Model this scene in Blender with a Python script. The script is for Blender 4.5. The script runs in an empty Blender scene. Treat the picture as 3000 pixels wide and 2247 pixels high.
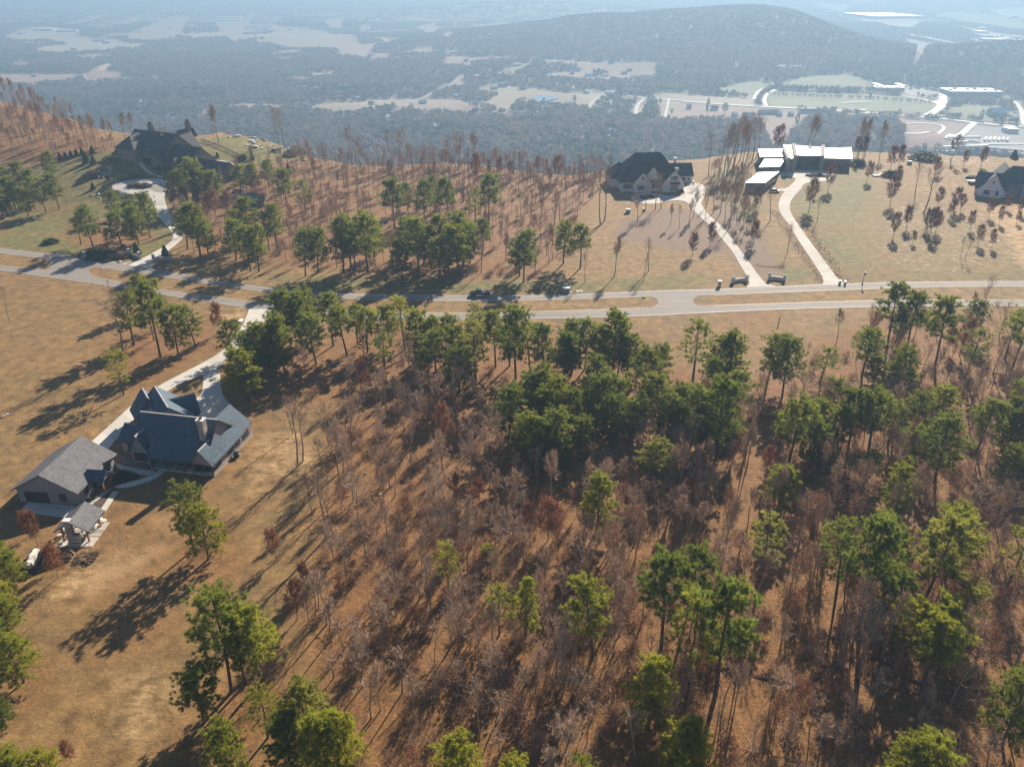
import bpy, math, random
import numpy as np
from mathutils import Vector, Matrix
R = math.radians
HAZE = 0.00034
rng = np.random.default_rng(7)
random.seed(7)
SC = bpy.context.scene
COL = SC.collection

# ------------------------------------------------------------------ camera, sky, sun, exposure
CAM_H, PITCH, FPX = 88.0, R(28.0), 2270.0          # drone height over the road, tilt, focal length in px of the 3000 px frame
cam_d = bpy.data.cameras.new('camera')
cam_d.sensor_width = 36.0
cam_d.lens = FPX / 3000.0 * 36.0
cam_d.clip_start = 1.0
cam_d.clip_end = 60000.0
cam = bpy.data.objects.new('camera', cam_d)
cam.location = (0, 0, CAM_H)
cam.rotation_euler = (R(90) - PITCH, 0, 0)
COL.objects.link(cam)
SC.camera = cam

SUN_AZ, SUN_EL = R(23.0), R(27.5)
world = bpy.data.worlds.new('World')
SC.world = world
world.use_nodes = True
wn = world.node_tree
sky = wn.nodes.new('ShaderNodeTexSky')
sky.sky_type = 'NISHITA'
sky.sun_disc = False
sky.sun_elevation = SUN_EL
sky.sun_rotation = SUN_AZ
sky.altitude = 300
sky.air_density = 1.0
sky.dust_density = 0.4
sky.ozone_density = 3.0
bg = wn.nodes['Background']
bg.inputs['Strength'].default_value = 0.05
wn.links.new(sky.outputs['Color'], bg.inputs['Color'])

sun_d = bpy.data.lights.new('sun', 'SUN')
sun_d.energy = 5.0
sun_d.angle = R(0.55)
sun_d.color = (1.0, 0.90, 0.76)
sun = bpy.data.objects.new('sun', sun_d)
SUN = Vector((math.sin(SUN_AZ) * math.cos(SUN_EL), math.cos(SUN_AZ) * math.cos(SUN_EL), math.sin(SUN_EL)))
sun.rotation_euler = (-SUN).to_track_quat('-Z', 'Y').to_euler()
sun.location = (60, 150, 300)
COL.objects.link(sun)

SC.view_settings.view_transform = 'Standard'
SC.view_settings.look = 'None'
SC.view_settings.exposure = 1.25
SC.view_settings.gamma = 1.0
SC.view_settings.use_curve_mapping = False
SC.render.engine = 'CYCLES'
SC.cycles.max_bounces = 5
SC.cycles.diffuse_bounces = 2
SC.cycles.glossy_bounces = 2
SC.cycles.transmission_bounces = 2
SC.cycles.transparent_max_bounces = 4
SC.cycles.volume_bounces = 0
SC.cycles.caustics_reflective = False
SC.cycles.caustics_refractive = False
SC.cycles.use_denoising = True

# ------------------------------------------------------------------ helpers: pixels and terrain
def sstep(t):
    t = np.clip(t, 0, 1)
    return t * t * (3 - 2 * t)
def vnoise(x, y, s, seed=0):
    """smooth value noise, vectorised"""
    x = np.asarray(x, float) / s + 1000 + seed * 17.3; y = np.asarray(y, float) / s + 1000 + seed * 31.7
    xi = np.floor(x).astype(np.int64); yi = np.floor(y).astype(np.int64)
    fx = sstep(x - xi); fy = sstep(y - yi)
    def h(a, b):
        n = (a * 374761393 + b * 668265263 + seed * 974634777) & 0x7fffffff
        n = ((n ^ (n >> 13)) * 1274126177) & 0x7fffffff
        return ((n ^ (n >> 16)) & 0xffff) / 65535.0
    return ((h(xi, yi) * (1 - fx) + h(xi + 1, yi) * fx) * (1 - fy) + (h(xi, yi + 1) * (1 - fx) + h(xi + 1, yi + 1) * fx) * fy) * 2 - 1
def ray(x, y):
    u = (x - 1500) / FPX; v = -(y - 1123.5) / FPX
    return np.array([u, math.cos(PITCH) + v * math.sin(PITCH), -math.sin(PITCH) + v * math.cos(PITCH)])
def plane(x, y, z):
    d = ray(x, y)
    t = (z - CAM_H) / d[2]
    return d[0] * t, d[1] * t
def hill(X, Y):
    """top of the ridge: level, rising towards the mansion at the far left"""
    return 13.0 * sstep((np.asarray(Y, float) - 300) / 110) * sstep((-np.asarray(X, float) - 60) / 120)
def hit(x, y, f=hill, z0=0.0, n=25):
    z = z0
    for _ in range(n):
        X, Y = plane(x, y, z)
        z = float(f(X, Y))
    return X, Y, z
def project(X, Y, Z):
    c, s = math.cos(PITCH), math.sin(PITCH)
    Zr = np.asarray(Z) - CAM_H
    zc = Y * c - Zr * s
    return 1500 + FPX * X / zc, 1123.5 - FPX * (Y * s + Zr * c) / zc
def height_at(Xb, Yb, x, y):
    d = ray(x, y)
    return CAM_H + d[2] * math.hypot(Xb, Yb) / math.hypot(d[0], d[1])
def zr(o, s, pts):
    """points read off an enlarged view: origin o, scale s -> photo pixels"""
    return [(o[0] + p[0] / s, o[1] + p[1] / s) + tuple(p[2:]) for p in pts]
ZS = 2.212
def wpoly(pts, f=hill, z0=0.0):
    return np.array([hit(p[0], p[1], f, z0)[:2] for p in pts])
def inside(P, X, Y):
    X = np.asarray(X, float); Y = np.asarray(Y, float)
    r = np.zeros(X.shape, bool)
    n = len(P)
    for i in range(n):
        x0, y0 = P[i]; x1, y1 = P[(i + 1) % n]
        c = (y0 > Y) != (y1 > Y)
        r ^= c & (X < (x1 - x0) * (Y - y0) / ((y1 - y0) if y1 != y0 else 1e-9) + x0)
    return r
def sdist(P, X, Y, closed=True):
    """signed distance, negative inside"""
    d = np.full(np.shape(X), 1e9)
    n = len(P)
    for i in range(n if closed else n - 1):
        a = P[i]; b = P[(i + 1) % n]
        ab = b - a
        t = np.clip(((X - a[0]) * ab[0] + (Y - a[1]) * ab[1]) / max(1e-9, ab @ ab), 0, 1)
        d = np.minimum(d, np.hypot(X - a[0] - t * ab[0], Y - a[1] - t * ab[1]))
    return np.where(inside(P, X, Y), -d, d) if closed else d

# ------------------------------------------------------------------ helpers: objects
def mesh_np(name, V, Fs, mats=None, midx=None, smooth=False):
    """V (n,3); Fs = list of int arrays (m,k)"""
    me = bpy.data.meshes.new(name)
    V = np.asarray(V, np.float32)
    Fs = [np.asarray(f, np.int32) for f in Fs if len(f)]
    me.vertices.add(len(V)); me.vertices.foreach_set('co', V.ravel())
    tot = np.concatenate([np.full(len(f), f.shape[1], np.int32) for f in Fs])
    idx = np.concatenate([f.ravel() for f in Fs])
    me.loops.add(len(idx)); me.loops.foreach_set('vertex_index', idx)
    me.polygons.add(len(tot))
    start = np.zeros(len(tot), np.int32); start[1:] = np.cumsum(tot)[:-1]
    me.polygons.foreach_set('loop_start', start)
    me.polygons.foreach_set('loop_total', tot)
    for m in (mats or []): me.materials.append(m)
    if midx is not None: me.polygons.foreach_set('material_index', np.asarray(midx, np.int32))
    me.update(calc_edges=True)
    me.polygons.foreach_set('use_smooth', np.full(len(tot), smooth))
    return me
def pmesh(name, V, F, mat):
    me = bpy.data.meshes.new(name)
    me.from_pydata([tuple(map(float, v)) for v in V], [], [tuple(f) for f in F])
    me.materials.append(mat); me.update()
    return me
def obj(name, me, parent=None, loc=None, rz=0.0, scale=None):
    o = bpy.data.objects.new(name, me)
    COL.objects.link(o)
    if parent is not None: o.parent = parent
    if loc is not None: o.location = loc
    if rz: o.rotation_euler = (0, 0, rz)
    if scale is not None: o.scale = scale
    return o
def empty(name, loc=(0, 0, 0), rz=0.0, scale=None):
    o = obj(name, None, None, loc, rz, scale)
    o.empty_display_size = 0.5
    return o
def tag(o, label, cat, group=None):
    o['label'] = label; o['category'] = cat
    if group: o['group'] = group
    return o
def struct(o, kind='structure'):
    o['kind'] = kind
    return o

# ------------------------------------------------------------------ helpers: materials
class NT:
    def __init__(s, name):
        s.m = bpy.data.materials.new(name); s.m.use_nodes = True
        s.t = s.m.node_tree; s.p = s.t.nodes['Principled BSDF']; s.out = s.t.nodes['Material Output']
        s.p.inputs['Specular IOR Level'].default_value = 0.25
    def n(s, typ, **k):
        nd = s.t.nodes.new('ShaderNode' + typ)
        for a, v in k.items():
            if a in nd.inputs: nd.inputs[a].default_value = v
            else: setattr(nd, a, v)
        return nd
    def l(s, a, b): s.t.links.new(a, b)
    def coord(s, kind='Object'):
        if kind == 'World':
            return s.n('NewGeometry').outputs['Position']
        return s.n('TexCoord').outputs[kind]
    def noise(s, scale, detail=4.0, rough=0.6, kind='World', stretch=None):
        c = s.coord(kind)
        if stretch:
            mp = s.n('Mapping'); mp.inputs['Scale'].default_value = stretch; s.l(c, mp.inputs[0]); c = mp.outputs[0]
        nd = s.n('TexNoise'); nd.inputs['Scale'].default_value = scale; nd.inputs['Detail'].default_value = detail; nd.inputs['Roughness'].default_value = rough
        s.l(c, nd.inputs['Vector'])
        return nd.outputs['Fac']
    def ramp(s, fac, stops):
        nd = s.n('ValToRGB'); r = nd.color_ramp
        while len(r.elements) < len(stops): r.elements.new(0.5)
        for e, (p, c) in zip(r.elements, stops):
            e.position = p; e.color = (*c, 1) if len(c) == 3 else c
        s.l(fac, nd.inputs['Fac'])
        return nd.outputs['Color']
    def mix(s, fac, a, b, mode='MIX'):
        nd = s.n('Mix', data_type='RGBA', blend_type=mode)
        for sock, v in ((nd.inputs[0], fac), (nd.inputs[6], a), (nd.inputs[7], b)):
            if hasattr(v, 'is_linked'): s.l(v, sock)
            elif isinstance(v, (int, float)): sock.default_value = v
            else: sock.default_value = (*v, 1)
        return nd.outputs[2]
    def math(s, op, a, b=None):
        nd = s.n('Math', operation=op)
        for i, v in enumerate((a, b)):
            if v is None: continue
            if hasattr(v, 'is_linked'): s.l(v, nd.inputs[i])
            else: nd.inputs[i].default_value = v
        return nd.outputs[0]
    def color(s, c):
        if hasattr(c, 'is_linked'): s.l(c, s.p.inputs['Base Color'])
        else: s.p.inputs['Base Color'].default_value = (*c, 1)
    def bump(s, h, strength=0.5, dist=0.1):
        b = s.n('Bump'); b.inputs['Strength'].default_value = strength; b.inputs['Distance'].default_value = dist
        s.l(h, b.inputs['Height']); s.l(b.outputs[0], s.p.inputs['Normal'])
    def rough(s, v): s.p.inputs['Roughness'].default_value = v
MATS = {}
def mat(name, c, rough=0.75, var=0.25, scale=1.2, bump=0.0, metal=0.0, kind='Object', spec=0.25, fine=None):
    """plain procedural surface: base colour broken up by two octaves of noise"""
    if name in MATS: return MATS[name]
    t = NT(name)
    a = tuple(x * (1 - var) for x in c); b = tuple(min(1, x * (1 + var)) for x in c)
    f = t.noise(scale, 5.0, 0.65, kind)
    col = t.ramp(f, [(0.3, a), (0.7, b)])
    if fine:
        g = t.noise(fine, 2.0, 0.6, kind)
        col = t.mix(0.5, col, t.ramp(g, [(0.35, a), (0.65, b)]))
    t.color(col); t.rough(rough); t.p.inputs['Metallic'].default_value = metal; t.p.inputs['Specular IOR Level'].default_value = spec
    if bump: t.bump(t.noise(scale * 6, 3.0, 0.6, kind), bump, 0.05)
    MATS[name] = t.m
    return t.m
def leafmat(name, dark, light, trans=0.35, use_objcol=True):
    t = NT(name)
    oi = t.n('ObjectInfo')
    f = t.noise(0.9, 3.0, 0.6, 'Object')
    c = t.ramp(f, [(0.32, dark), (0.68, light)])
    if use_objcol: c = t.mix(1.0, c, oi.outputs['Color'], 'MULTIPLY')
    t.color(c); t.rough(0.6); t.p.inputs['Specular IOR Level'].default_value = 0.2
    tr = t.n('BsdfTranslucent'); t.l(c, tr.inputs['Color'])
    mx = t.n('MixShader'); mx.inputs[0].default_value = trans
    t.l(t.p.outputs[0], mx.inputs[1]); t.l(tr.outputs[0], mx.inputs[2]); t.l(mx.outputs[0], t.out.inputs['Surface'])
    MATS[name] = t.m
    return t.m

ORD = ['first', 'second', 'third', 'fourth', 'fifth', 'sixth', 'seventh', 'eighth', 'ninth', 'tenth', 'eleventh', 'twelfth', 'thirteenth', 'fourteenth']
def label_rows(items, kind, where, cat, group, per=8):
    """items = [(root, X, Y)]: rows by distance, counted from the left"""
    items = sorted(items, key=lambda q: q[2])
    nrow = max(1, int(math.ceil(len(items) / per)))
    n = len(items)
    for k in range(nrow):
        row = sorted(items[k * n // nrow:(k + 1) * n // nrow], key=lambda q: q[1] / q[2])
        rn = '' if nrow == 1 else ('front row of ' if k == 0 else ('back row of ' if k == nrow - 1 else ORD[k] + ' row of '))
        for j, (r, X, Y) in enumerate(row):
            tag(r, ('%s %s from left, %s%s' % (ORD[j], kind, rn, where)) if len(row) > 1 else '%s in %s%s' % (kind, rn, where), cat, group)
# ------------------------------------------------------------------ the ridge top and its cliff edge
EDGE_PX = [(-140, 286), (0, 298), (59, 310), (149, 335), (217, 353), (290, 380), (430, 395), (556, 402), (646, 389), (723, 398), (814, 425), (895, 457), (1000, 479),
           (1113, 488), (1226, 481), (1294, 475), (1407, 486), (1520, 502), (1678, 515), (1741, 504), (1850, 488), (1958, 470), (2000, 472), (2136, 452), (2217, 445),
           (2497, 447), (2610, 447), (2768, 454), (3000, 463), (3150, 468)]
_e = np.array([hit(x, y)[:2] for x, y in EDGE_PX])
_e = _e[np.argsort(_e[:, 0])]
EX = np.concatenate([[-2000, _e[0, 0] - 60], _e[:, 0], [_e[-1, 0] + 60, 2000]])
EY = np.concatenate([[_e[0, 1] + 60, _e[0, 1] + 20], _e[:, 1], [_e[-1, 1], _e[-1, 1] - 120]])
def edge_d(X, Y):
    return np.asarray(Y, float) - np.interp(X, EX, EY) + 1.5 * vnoise(X, Y, 9, 3)
def ground_z(X, Y):
    d = edge_d(X, Y)
    drop = np.where(d > 0, 0.55 * d + 0.012 * d * d, 0)
    return hill(X, Y) - drop + np.clip((d + 14) / 14, 0, 1) * 0.35 * vnoise(X, Y, 5, 5) * (d > -14)
VZ = -161.0
def valley_z(X, Y):
    X = np.asarray(X, float); Y = np.asarray(Y, float)
    z = VZ + 5 * vnoise(X, Y, 420, 11) + 3 * vnoise(X, Y, 170, 12)
    # wooded ridge behind the highway
    prof = np.interp(X, [-1300, -800, -450, -150, 200, 600, 900, 1010, 1140, 1320, 1400], [0, 6, 20, 46, 88, 112, 122, 110, 70, 16, 0])
    z = z + prof * np.exp(-((Y - 3050 - 0.12 * X) / 700) ** 2) * (1 + 0.12 * vnoise(X, Y, 260, 13))
    z = z + 70 * np.exp(-((X - 100) / 900) ** 2 - ((Y - 5600) / 700) ** 2)
    # smaller wooded hill at the right
    z = z + 62 * np.exp(-((X - 1480) / 330) ** 2 - ((Y - 2420) / 260) ** 2)
    z = z + 26 * np.exp(-((X - 640) / 130) ** 2 - ((Y - 1240) / 110) ** 2)
    z = z + 120 * sstep((Y - 7500) / 4500) * (0.7 + 0.5 * vnoise(X, Y, 2200, 14))
    d = Y - np.interp(X, EX, EY)
    t = np.clip(d / 560, 0, 1)
    slope = -30 + (-161 + 30) * (1 - (1 - t) ** 1.8)
    z = np.where(d < 560, np.maximum(z, slope + 4 * vnoise(X, Y, 60, 15)), z)
    return np.where(d < 15, -45.0, z)

def grid_mesh(name, X, Y, Z, mats, keep=None):
    h, w = X.shape
    V = np.stack([X, Y, Z], -1).reshape(-1, 3)
    i = np.arange(h * w).reshape(h, w)
    F = np.stack([i[:-1, :-1], i[:-1, 1:], i[1:, 1:], i[1:, :-1]], -1).reshape(-1, 4)
    if keep is not None:
        k = keep.reshape(-1)
        F = F[k[F].all(1)]
        used = np.zeros(len(V), bool); used[F.ravel()] = True
        m = np.cumsum(used) - 1
        return mesh_np(name, V[used], [m[F]], mats, smooth=True), used
    return mesh_np(name, V, [F], mats, smooth=True), np.ones(len(V), bool)
def set_attr(me, name, A):
    at = me.color_attributes.new(name, 'FLOAT_COLOR', 'POINT')
    at.data.foreach_set('color', np.ascontiguousarray(A, np.float32).ravel())

# zones of the ridge top, read off the photograph
D_ = 3000 / 2212.0                                   # whole-picture view -> photo pixels
def dp(pts): return [(x * D_, y * D_) for x, y in pts]
WOODS_FRONT = dp([(640, 760), (760, 720), (900, 705), (1150, 715), (1330, 730), (1470, 790), (1560, 830), (1650, 800), (1760, 740), (1880, 690), (2260, 645), (2300, 1720), (780, 1720), (690, 1500), (625, 1330), (700, 1180), (690, 1020), (720, 930), (690, 870), (560, 870), (520, 800)])
WOODS_BACK = dp([(440, 445), (520, 380), (620, 345), (680, 352), (850, 345), (1000, 355), (1250, 372), (1300, 400), (1270, 470), (1200, 560), (1170, 600), (1000, 600), (850, 585), (600, 575), (470, 545), (420, 560), (385, 500), (360, 430)])
WOODS_FARLEFT = dp([(-60, 215), (90, 235), (200, 275), (255, 320), (200, 335), (120, 352), (60, 350), (-60, 345)])
STRAW = [dp([(150, 470), (330, 480), (340, 520), (240, 545), (150, 530)]), dp([(225, 735), (470, 690), (480, 760), (300, 850), (215, 800)]), dp([(370, 1160), (500, 1150), (510, 1230), (400, 1250)]),
         dp([(0, 1420), (75, 1440), (60, 1520), (0, 1530)]), dp([(380, 1590), (500, 1480), (610, 1400), (640, 1470), (560, 1657), (380, 1657)])]
LAWNS = [dp([(0, 430), (70, 360), (180, 330), (300, 330), (450, 300), (600, 300), (650, 340), (560, 360), (420, 390), (350, 460), (400, 510), (330, 560), (200, 560), (0, 540)]),
         dp([(1500, 390), (1590, 360), (1640, 400), (1640, 560), (1760, 590), (1740, 610), (1690, 610), (1650, 520), (1540, 420)]),
         dp([(1690, 360), (1850, 330), (1900, 420), (1850, 520), (1900, 600), (1820, 600), (1740, 480), (1690, 420)]),
         dp([(1830, 560), (2100, 580), (2212, 590), (2212, 608), (1830, 608)]), dp([(600, 600), (1250, 608), (1500, 590), (1560, 600), (1480, 625), (1000, 640), (600, 615)])]
MULCH = [dp([(1330, 480), (1430, 450), (1520, 455), (1560, 490), (1580, 540), (1520, 550), (1400, 530), (1340, 510)]), dp([(1540, 420), (1600, 470), (1640, 520), (1690, 600), (1620, 600), (1560, 500)])]
ROCKY_GLINTS = [(dp([(1900, 450), (2020, 430), (2212, 480), (2212, 580), (1980, 600), (1880, 560)]), 0.55), (dp([(1760, 430), (1840, 470), (1810, 500), (1760, 480)]), 0.5), (dp([(1800, 520), (1880, 570), (1880, 600), (1800, 590)]), 0.45),
         (dp([(1950, 330), (2160, 340), (2150, 365), (1950, 350)]), 0.6), (dp([(1000, 690), (1500, 690), (1780, 690), (1780, 712), (1400, 718)]), 0.42), (dp([(560, 300), (640, 318), (660, 338), (590, 335)]), 0.7),
         (dp([(1190, 430), (1270, 420), (1290, 450), (1230, 480), (1100, 520), (1090, 505)]), 0.45), (dp([(1400, 520), (1540, 500), (1560, 570), (1400, 580)]), 0.35), (dp([(480, 690), (545, 640), (560, 680), (520, 730)]), 0.4),
         (dp([(1730, 790), (1990, 850), (1950, 900), (1650, 900)]), 0.42), (dp([(1740, 360), (1830, 380), (1950, 420), (1900, 440)]), 0.35), (dp([(1738, 688), (1782, 687), (1782, 696), (1738, 697)]), 0.95), (dp([(1770, 674), (1790, 673), (1790, 682), (1770, 683)]), 0.95), (dp([(1540, 702), (1580, 701), (1580, 710), (1540, 711)]), 0.95), (dp([(1644, 703), (1676, 702), (1676, 711), (1644, 712)]), 0.95), (dp([(1891, 665), (1919, 664), (1919, 673), (1891, 674)]), 0.95), (dp([(1766, 877), (1790, 876), (1790, 885), (1766, 886)]), 0.95), (dp([(1808, 841), (1828, 840), (1828, 849), (1808, 850)]), 0.95), (dp([(1654, 874), (1682, 873), (1682, 882), (1654, 883)]), 0.95), (dp([(1956, 853), (1974, 852), (1974, 861), (1956, 862)]), 0.95), (dp([(1885, 892), (1905, 891), (1905, 900), (1885, 901)]), 0.95), (dp([(1731, 837), (1749, 836), (1749, 845), (1731, 846)]), 0.95)]  # last small patches: wet glints put in as pale broken rock
DIRT = [(dp([(150, 1240), (330, 1180), (340, 1220), (210, 1290), (120, 1310)]), 0.7), (dp([(330, 1110), (420, 1080), (430, 1150), (340, 1160)]), 0.35), (dp([(240, 1460), (340, 1480), (330, 1600), (250, 1560)]), 0.3), (dp([(2130, 450), (2240, 440), (2260, 600), (2200, 560)]), 0.5),
        (dp([(520, 960), (640, 930), (690, 1000), (560, 1060)]), 0.3), (dp([(480, 690), (540, 650), (545, 700), (510, 730)]), 0.5)]

gx = np.arange(-440, 345, 1.6); gy = np.arange(-60, 620, 1.6)
GX, GY = np.meshgrid(gx, gy)
GZ = ground_z(GX, GY)
jx = GX + 2.6 * vnoise(GX, GY, 7, 21) + 1.2 * vnoise(GX, GY, 3.3, 22); jy = GY + 2.6 * vnoise(GX, GY, 7, 23) + 1.2 * vnoise(GX, GY, 3.3, 24)
def zone(polys, soft):
    m = np.zeros(GX.shape)
    for P in polys:
        w = 1.0
        if isinstance(P, tuple): P, w = P
        m = np.maximum(m, w * sstep(0.5 - sdist(wpoly(P), jx, jy) / soft / 2))
    return m
leaf = zone([WOODS_FRONT, WOODS_BACK, WOODS_FARLEFT] + STRAW, 5.0)
leaf = np.maximum(leaf, np.clip(vnoise(GX, GY, 26, 31) * 1.1 - 0.45, 0, 0.5))
green = zone([LAWNS[0], (LAWNS[1], 1.0), (LAWNS[2], 0.85), (LAWNS[3], 0.5), (LAWNS[4], 0.9), (dp([(1690, 400), (1850, 380), (2050, 440), (2212, 560), (2212, 605), (1830, 605), (1740, 500)]), 0.3)], 4.0)
mulch = zone(MULCH, 1.5)
rocky_glints = zone(ROCKY_GLINTS, 6.0)
rocky_glints = np.maximum(rocky_glints, sstep((edge_d(GX, GY) + 4) / 5) * 0.5)
dirt = zone(DIRT, 3.0)
keep = edge_d(GX, GY) < 55

t = NT('ridge_ground')
at1 = t.n('Attribute'); at1.attribute_name = 'zone_a'
at2 = t.n('Attribute'); at2.attribute_name = 'zone_b'
s1 = t.n('SeparateColor'); t.l(at1.outputs['Color'], s1.inputs[0])
s2 = t.n('SeparateColor'); t.l(at2.outputs['Color'], s2.inputs[0])
n_big = t.noise(0.035, 5, 0.6); n_mid = t.noise(0.35, 6, 0.65); n_fine = t.noise(1.7, 6, 0.8)
n_str = t.noise(0.8, 5, 0.7, stretch=(0.5, 1.6, 1)); n_pat = t.noise(0.11, 6, 0.7)
grass = t.mix(0.55, t.ramp(n_big, [(0.3, (0.150, 0.092, 0.030)), (0.5, (0.220, 0.140, 0.048)), (0.72, (0.32, 0.205, 0.075))]), t.ramp(n_str, [(0.3, (0.10, 0.062, 0.022)), (0.55, (0.20, 0.125, 0.046)), (0.75, (0.40, 0.255, 0.105))]))
grass = t.mix(0.42, grass, t.ramp(n_fine, [(0.3, (0.085, 0.055, 0.026)), (0.7, (0.36, 0.24, 0.12))]))
grass = t.mix(t.ramp(n_pat, [(0.42, (0, 0, 0)), (0.6, (0.6, 0.6, 0.6))]), grass, t.ramp(n_mid, [(0.3, (0.19, 0.098, 0.033)), (0.7, (0.36, 0.215, 0.088))]))
leafc = t.mix(0.5, t.ramp(n_mid, [(0.28, (0.060, 0.028, 0.010)), (0.5, (0.205, 0.098, 0.030)), (0.72, (0.37, 0.19, 0.064))]), t.ramp(n_fine, [(0.3, (0.035, 0.017, 0.007)), (0.5, (0.170, 0.078, 0.026)), (0.68, (0.46, 0.245, 0.09))]))
greenc = t.mix(0.4, t.ramp(n_mid, [(0.3, (0.100, 0.108, 0.026)), (0.7, (0.170, 0.162, 0.046))]), t.ramp(n_fine, [(0.3, (0.08, 0.072, 0.02)), (0.7, (0.22, 0.18, 0.065))]))
dirtc = t.mix(0.25, t.ramp(n_mid, [(0.3, (0.44, 0.26, 0.115)), (0.7, (0.66, 0.44, 0.23))]), grass)
mulchc = t.mix(0.5, t.ramp(n_mid, [(0.3, (0.135, 0.082, 0.05)), (0.7, (0.22, 0.142, 0.092))]), t.ramp(n_fine, [(0.3, (0.08, 0.048, 0.03)), (0.7, (0.28, 0.185, 0.125))]))
rockc = t.ramp(n_fine, [(0.3, (0.24, 0.17, 0.11)), (0.7, (0.48, 0.38, 0.29))])
brk = t.math('SUBTRACT', t.math('ADD', n_mid, n_str), 1.0)
def soft_mask(m, gain=2.2):
    return t.math('MINIMUM', t.math('MAXIMUM', t.math('ADD', m, t.math('MULTIPLY', t.math('MULTIPLY', brk, gain), t.math('MULTIPLY', t.math('MULTIPLY', m, t.math('SUBTRACT', 1.0, m)), 4.0))), 0.0), 1.0)
mott = t.ramp(n_mid, [(0.28, (0.56, 0.53, 0.46)), (0.5, (0.93, 0.89, 0.78)), (0.74, (1.28, 1.22, 1.05))])
grass = t.mix(1.0, grass, mott, 'MULTIPLY'); greenc = t.mix(1.0, greenc, mott, 'MULTIPLY'); greenc = t.mix(t.ramp(n_pat, [(0.46, (0, 0, 0)), (0.64, (0.5, 0.5, 0.5))]), greenc, grass)
c = t.mix(soft_mask(s1.outputs[1]), grass, greenc)
c = t.mix(soft_mask(s1.outputs[2]), c, dirtc)
c = t.mix(soft_mask(s2.outputs[0]), c, mulchc)
c = t.mix(soft_mask(s1.outputs[0]), c, leafc)
rk = t.math('GREATER_THAN', t.math('ADD', t.math('MULTIPLY', t.noise(0.55, 6, 0.72, stretch=(0.6, 1.5, 1)), 1.0), t.math('MULTIPLY', s2.outputs[1], 0.42)), 0.83)
c = t.mix(rk, c, rockc)
t.color(c)
rr = t.math('SUBTRACT', 0.9, t.math('MULTIPLY', rk, 0.22)); t.l(rr, t.p.inputs['Roughness'])
t.bump(n_fine, 1.0, 0.22)
me, used = grid_mesh('ground', GX, GY, GZ, [t.m], keep)
set_attr(me, 'zone_a', np.stack([leaf, green, dirt, leaf * 0 + 1], -1).reshape(-1, 4)[used])
set_attr(me, 'zone_b', np.stack([mulch, rocky_glints, leaf * 0, leaf * 0 + 1], -1).reshape(-1, 4)[used])
GROUND = struct(obj('ground', me))

# ------------------------------------------------------------------ roads and paved ways
def gz(x, y): return float(ground_z(x, y))
def resample(P, step):
    P = np.asarray(P, float)
    L = np.concatenate([[0], np.cumsum(np.hypot(*np.diff(P, axis=0).T))])
    n = max(2, int(round(L[-1] / step)) + 1)
    s = np.linspace(0, L[-1], n)
    return np.stack([np.interp(s, L, P[:, 0]), np.interp(s, L, P[:, 1])], -1)
def smooth_line(P, it=2):
    P = np.asarray(P, float)
    for _ in range(it):
        Q = [P[0]]
        for a, b in zip(P[:-1], P[1:]): Q += [a * 0.75 + b * 0.25, a * 0.25 + b * 0.75]
        Q.append(P[-1]); P = np.array(Q)
    return P
def strip_mesh(name, A, B, dz, m, cols=4):
    n = len(A); V = []; F = []
    for i in range(n):
        for j in range(cols + 1):
            p = A[i] + (B[i] - A[i]) * j / cols
            V.append((p[0], p[1], gz(p[0], p[1]) + dz))
    for i in range(n - 1):
        for j in range(cols):
            a = i * (cols + 1) + j
            F.append((a, a + 1, a + cols + 2, a + cols + 1))
    return pmesh(name, V, F, m)
def pair(up, lo, step=4.0, it=2):
    A = smooth_line(wpoly(up), it); B = smooth_line(wpoly(lo), it)
    n = int(max(np.hypot(*np.diff(A, axis=0).T).sum(), np.hypot(*np.diff(B, axis=0).T).sum()) / step) + 2
    def rs(P):
        L = np.concatenate([[0], np.cumsum(np.hypot(*np.diff(P, axis=0).T))]); s = np.linspace(0, L[-1], n)
        return np.stack([np.interp(s, L, P[:, 0]), np.interp(s, L, P[:, 1])], -1)
    return rs(A), rs(B)
t = NT('asphalt')
f1 = t.noise(0.25, 5, 0.6); f2 = t.noise(5.0, 3, 0.7); f3 = t.noise(0.5, 4, 0.6, stretch=(0.06, 1.0, 1))
t.color(t.mix(0.35, t.mix(0.5, t.ramp(f1, [(0.3, (0.235, 0.198, 0.166)), (0.7, (0.31, 0.265, 0.225))]), t.ramp(f3, [(0.35, (0.18, 0.153, 0.13)), (0.65, (0.32, 0.275, 0.235))])), t.ramp(f2, [(0.3, (0.13, 0.118, 0.108)), (0.7, (0.245, 0.222, 0.2))])))
t.rough(0.82); t.p.inputs['Specular IOR Level'].default_value = 0.15; t.bump(f2, 0.3, 0.02); M_ASPH = t.m
M_WHITE_LINE = mat('white_line_paint', (0.62, 0.61, 0.58), 0.6, 0.2, 2.0, kind='World')
M_YELLOW_LINE = mat('yellow_line_paint', (0.62, 0.40, 0.07), 0.6, 0.2, 2.0, kind='World')
N_UP = [(-120, 713), (0, 727), (68, 737), (212, 749), (289, 760), (375, 773), (452, 789), (624, 821), (768, 841), (836, 850), (1000, 861), (1271, 866), (1588, 866), (1723, 861), (1859, 854), (2000, 850), (2136, 847), (2316, 838), (2452, 832), (2678, 826), (3000, 824), (3120, 824)]
N_LO = [(-120, 729), (0, 743), (127, 759), (200, 770), (316, 789), (601, 832), (769, 857), (880, 868), (1000, 878), (1271, 884), (1452, 885), (1678, 879), (1859, 872), (1950, 870), (2045, 868), (2316, 857), (2497, 850), (2723, 842), (3000, 841), (3120, 841)]
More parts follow.
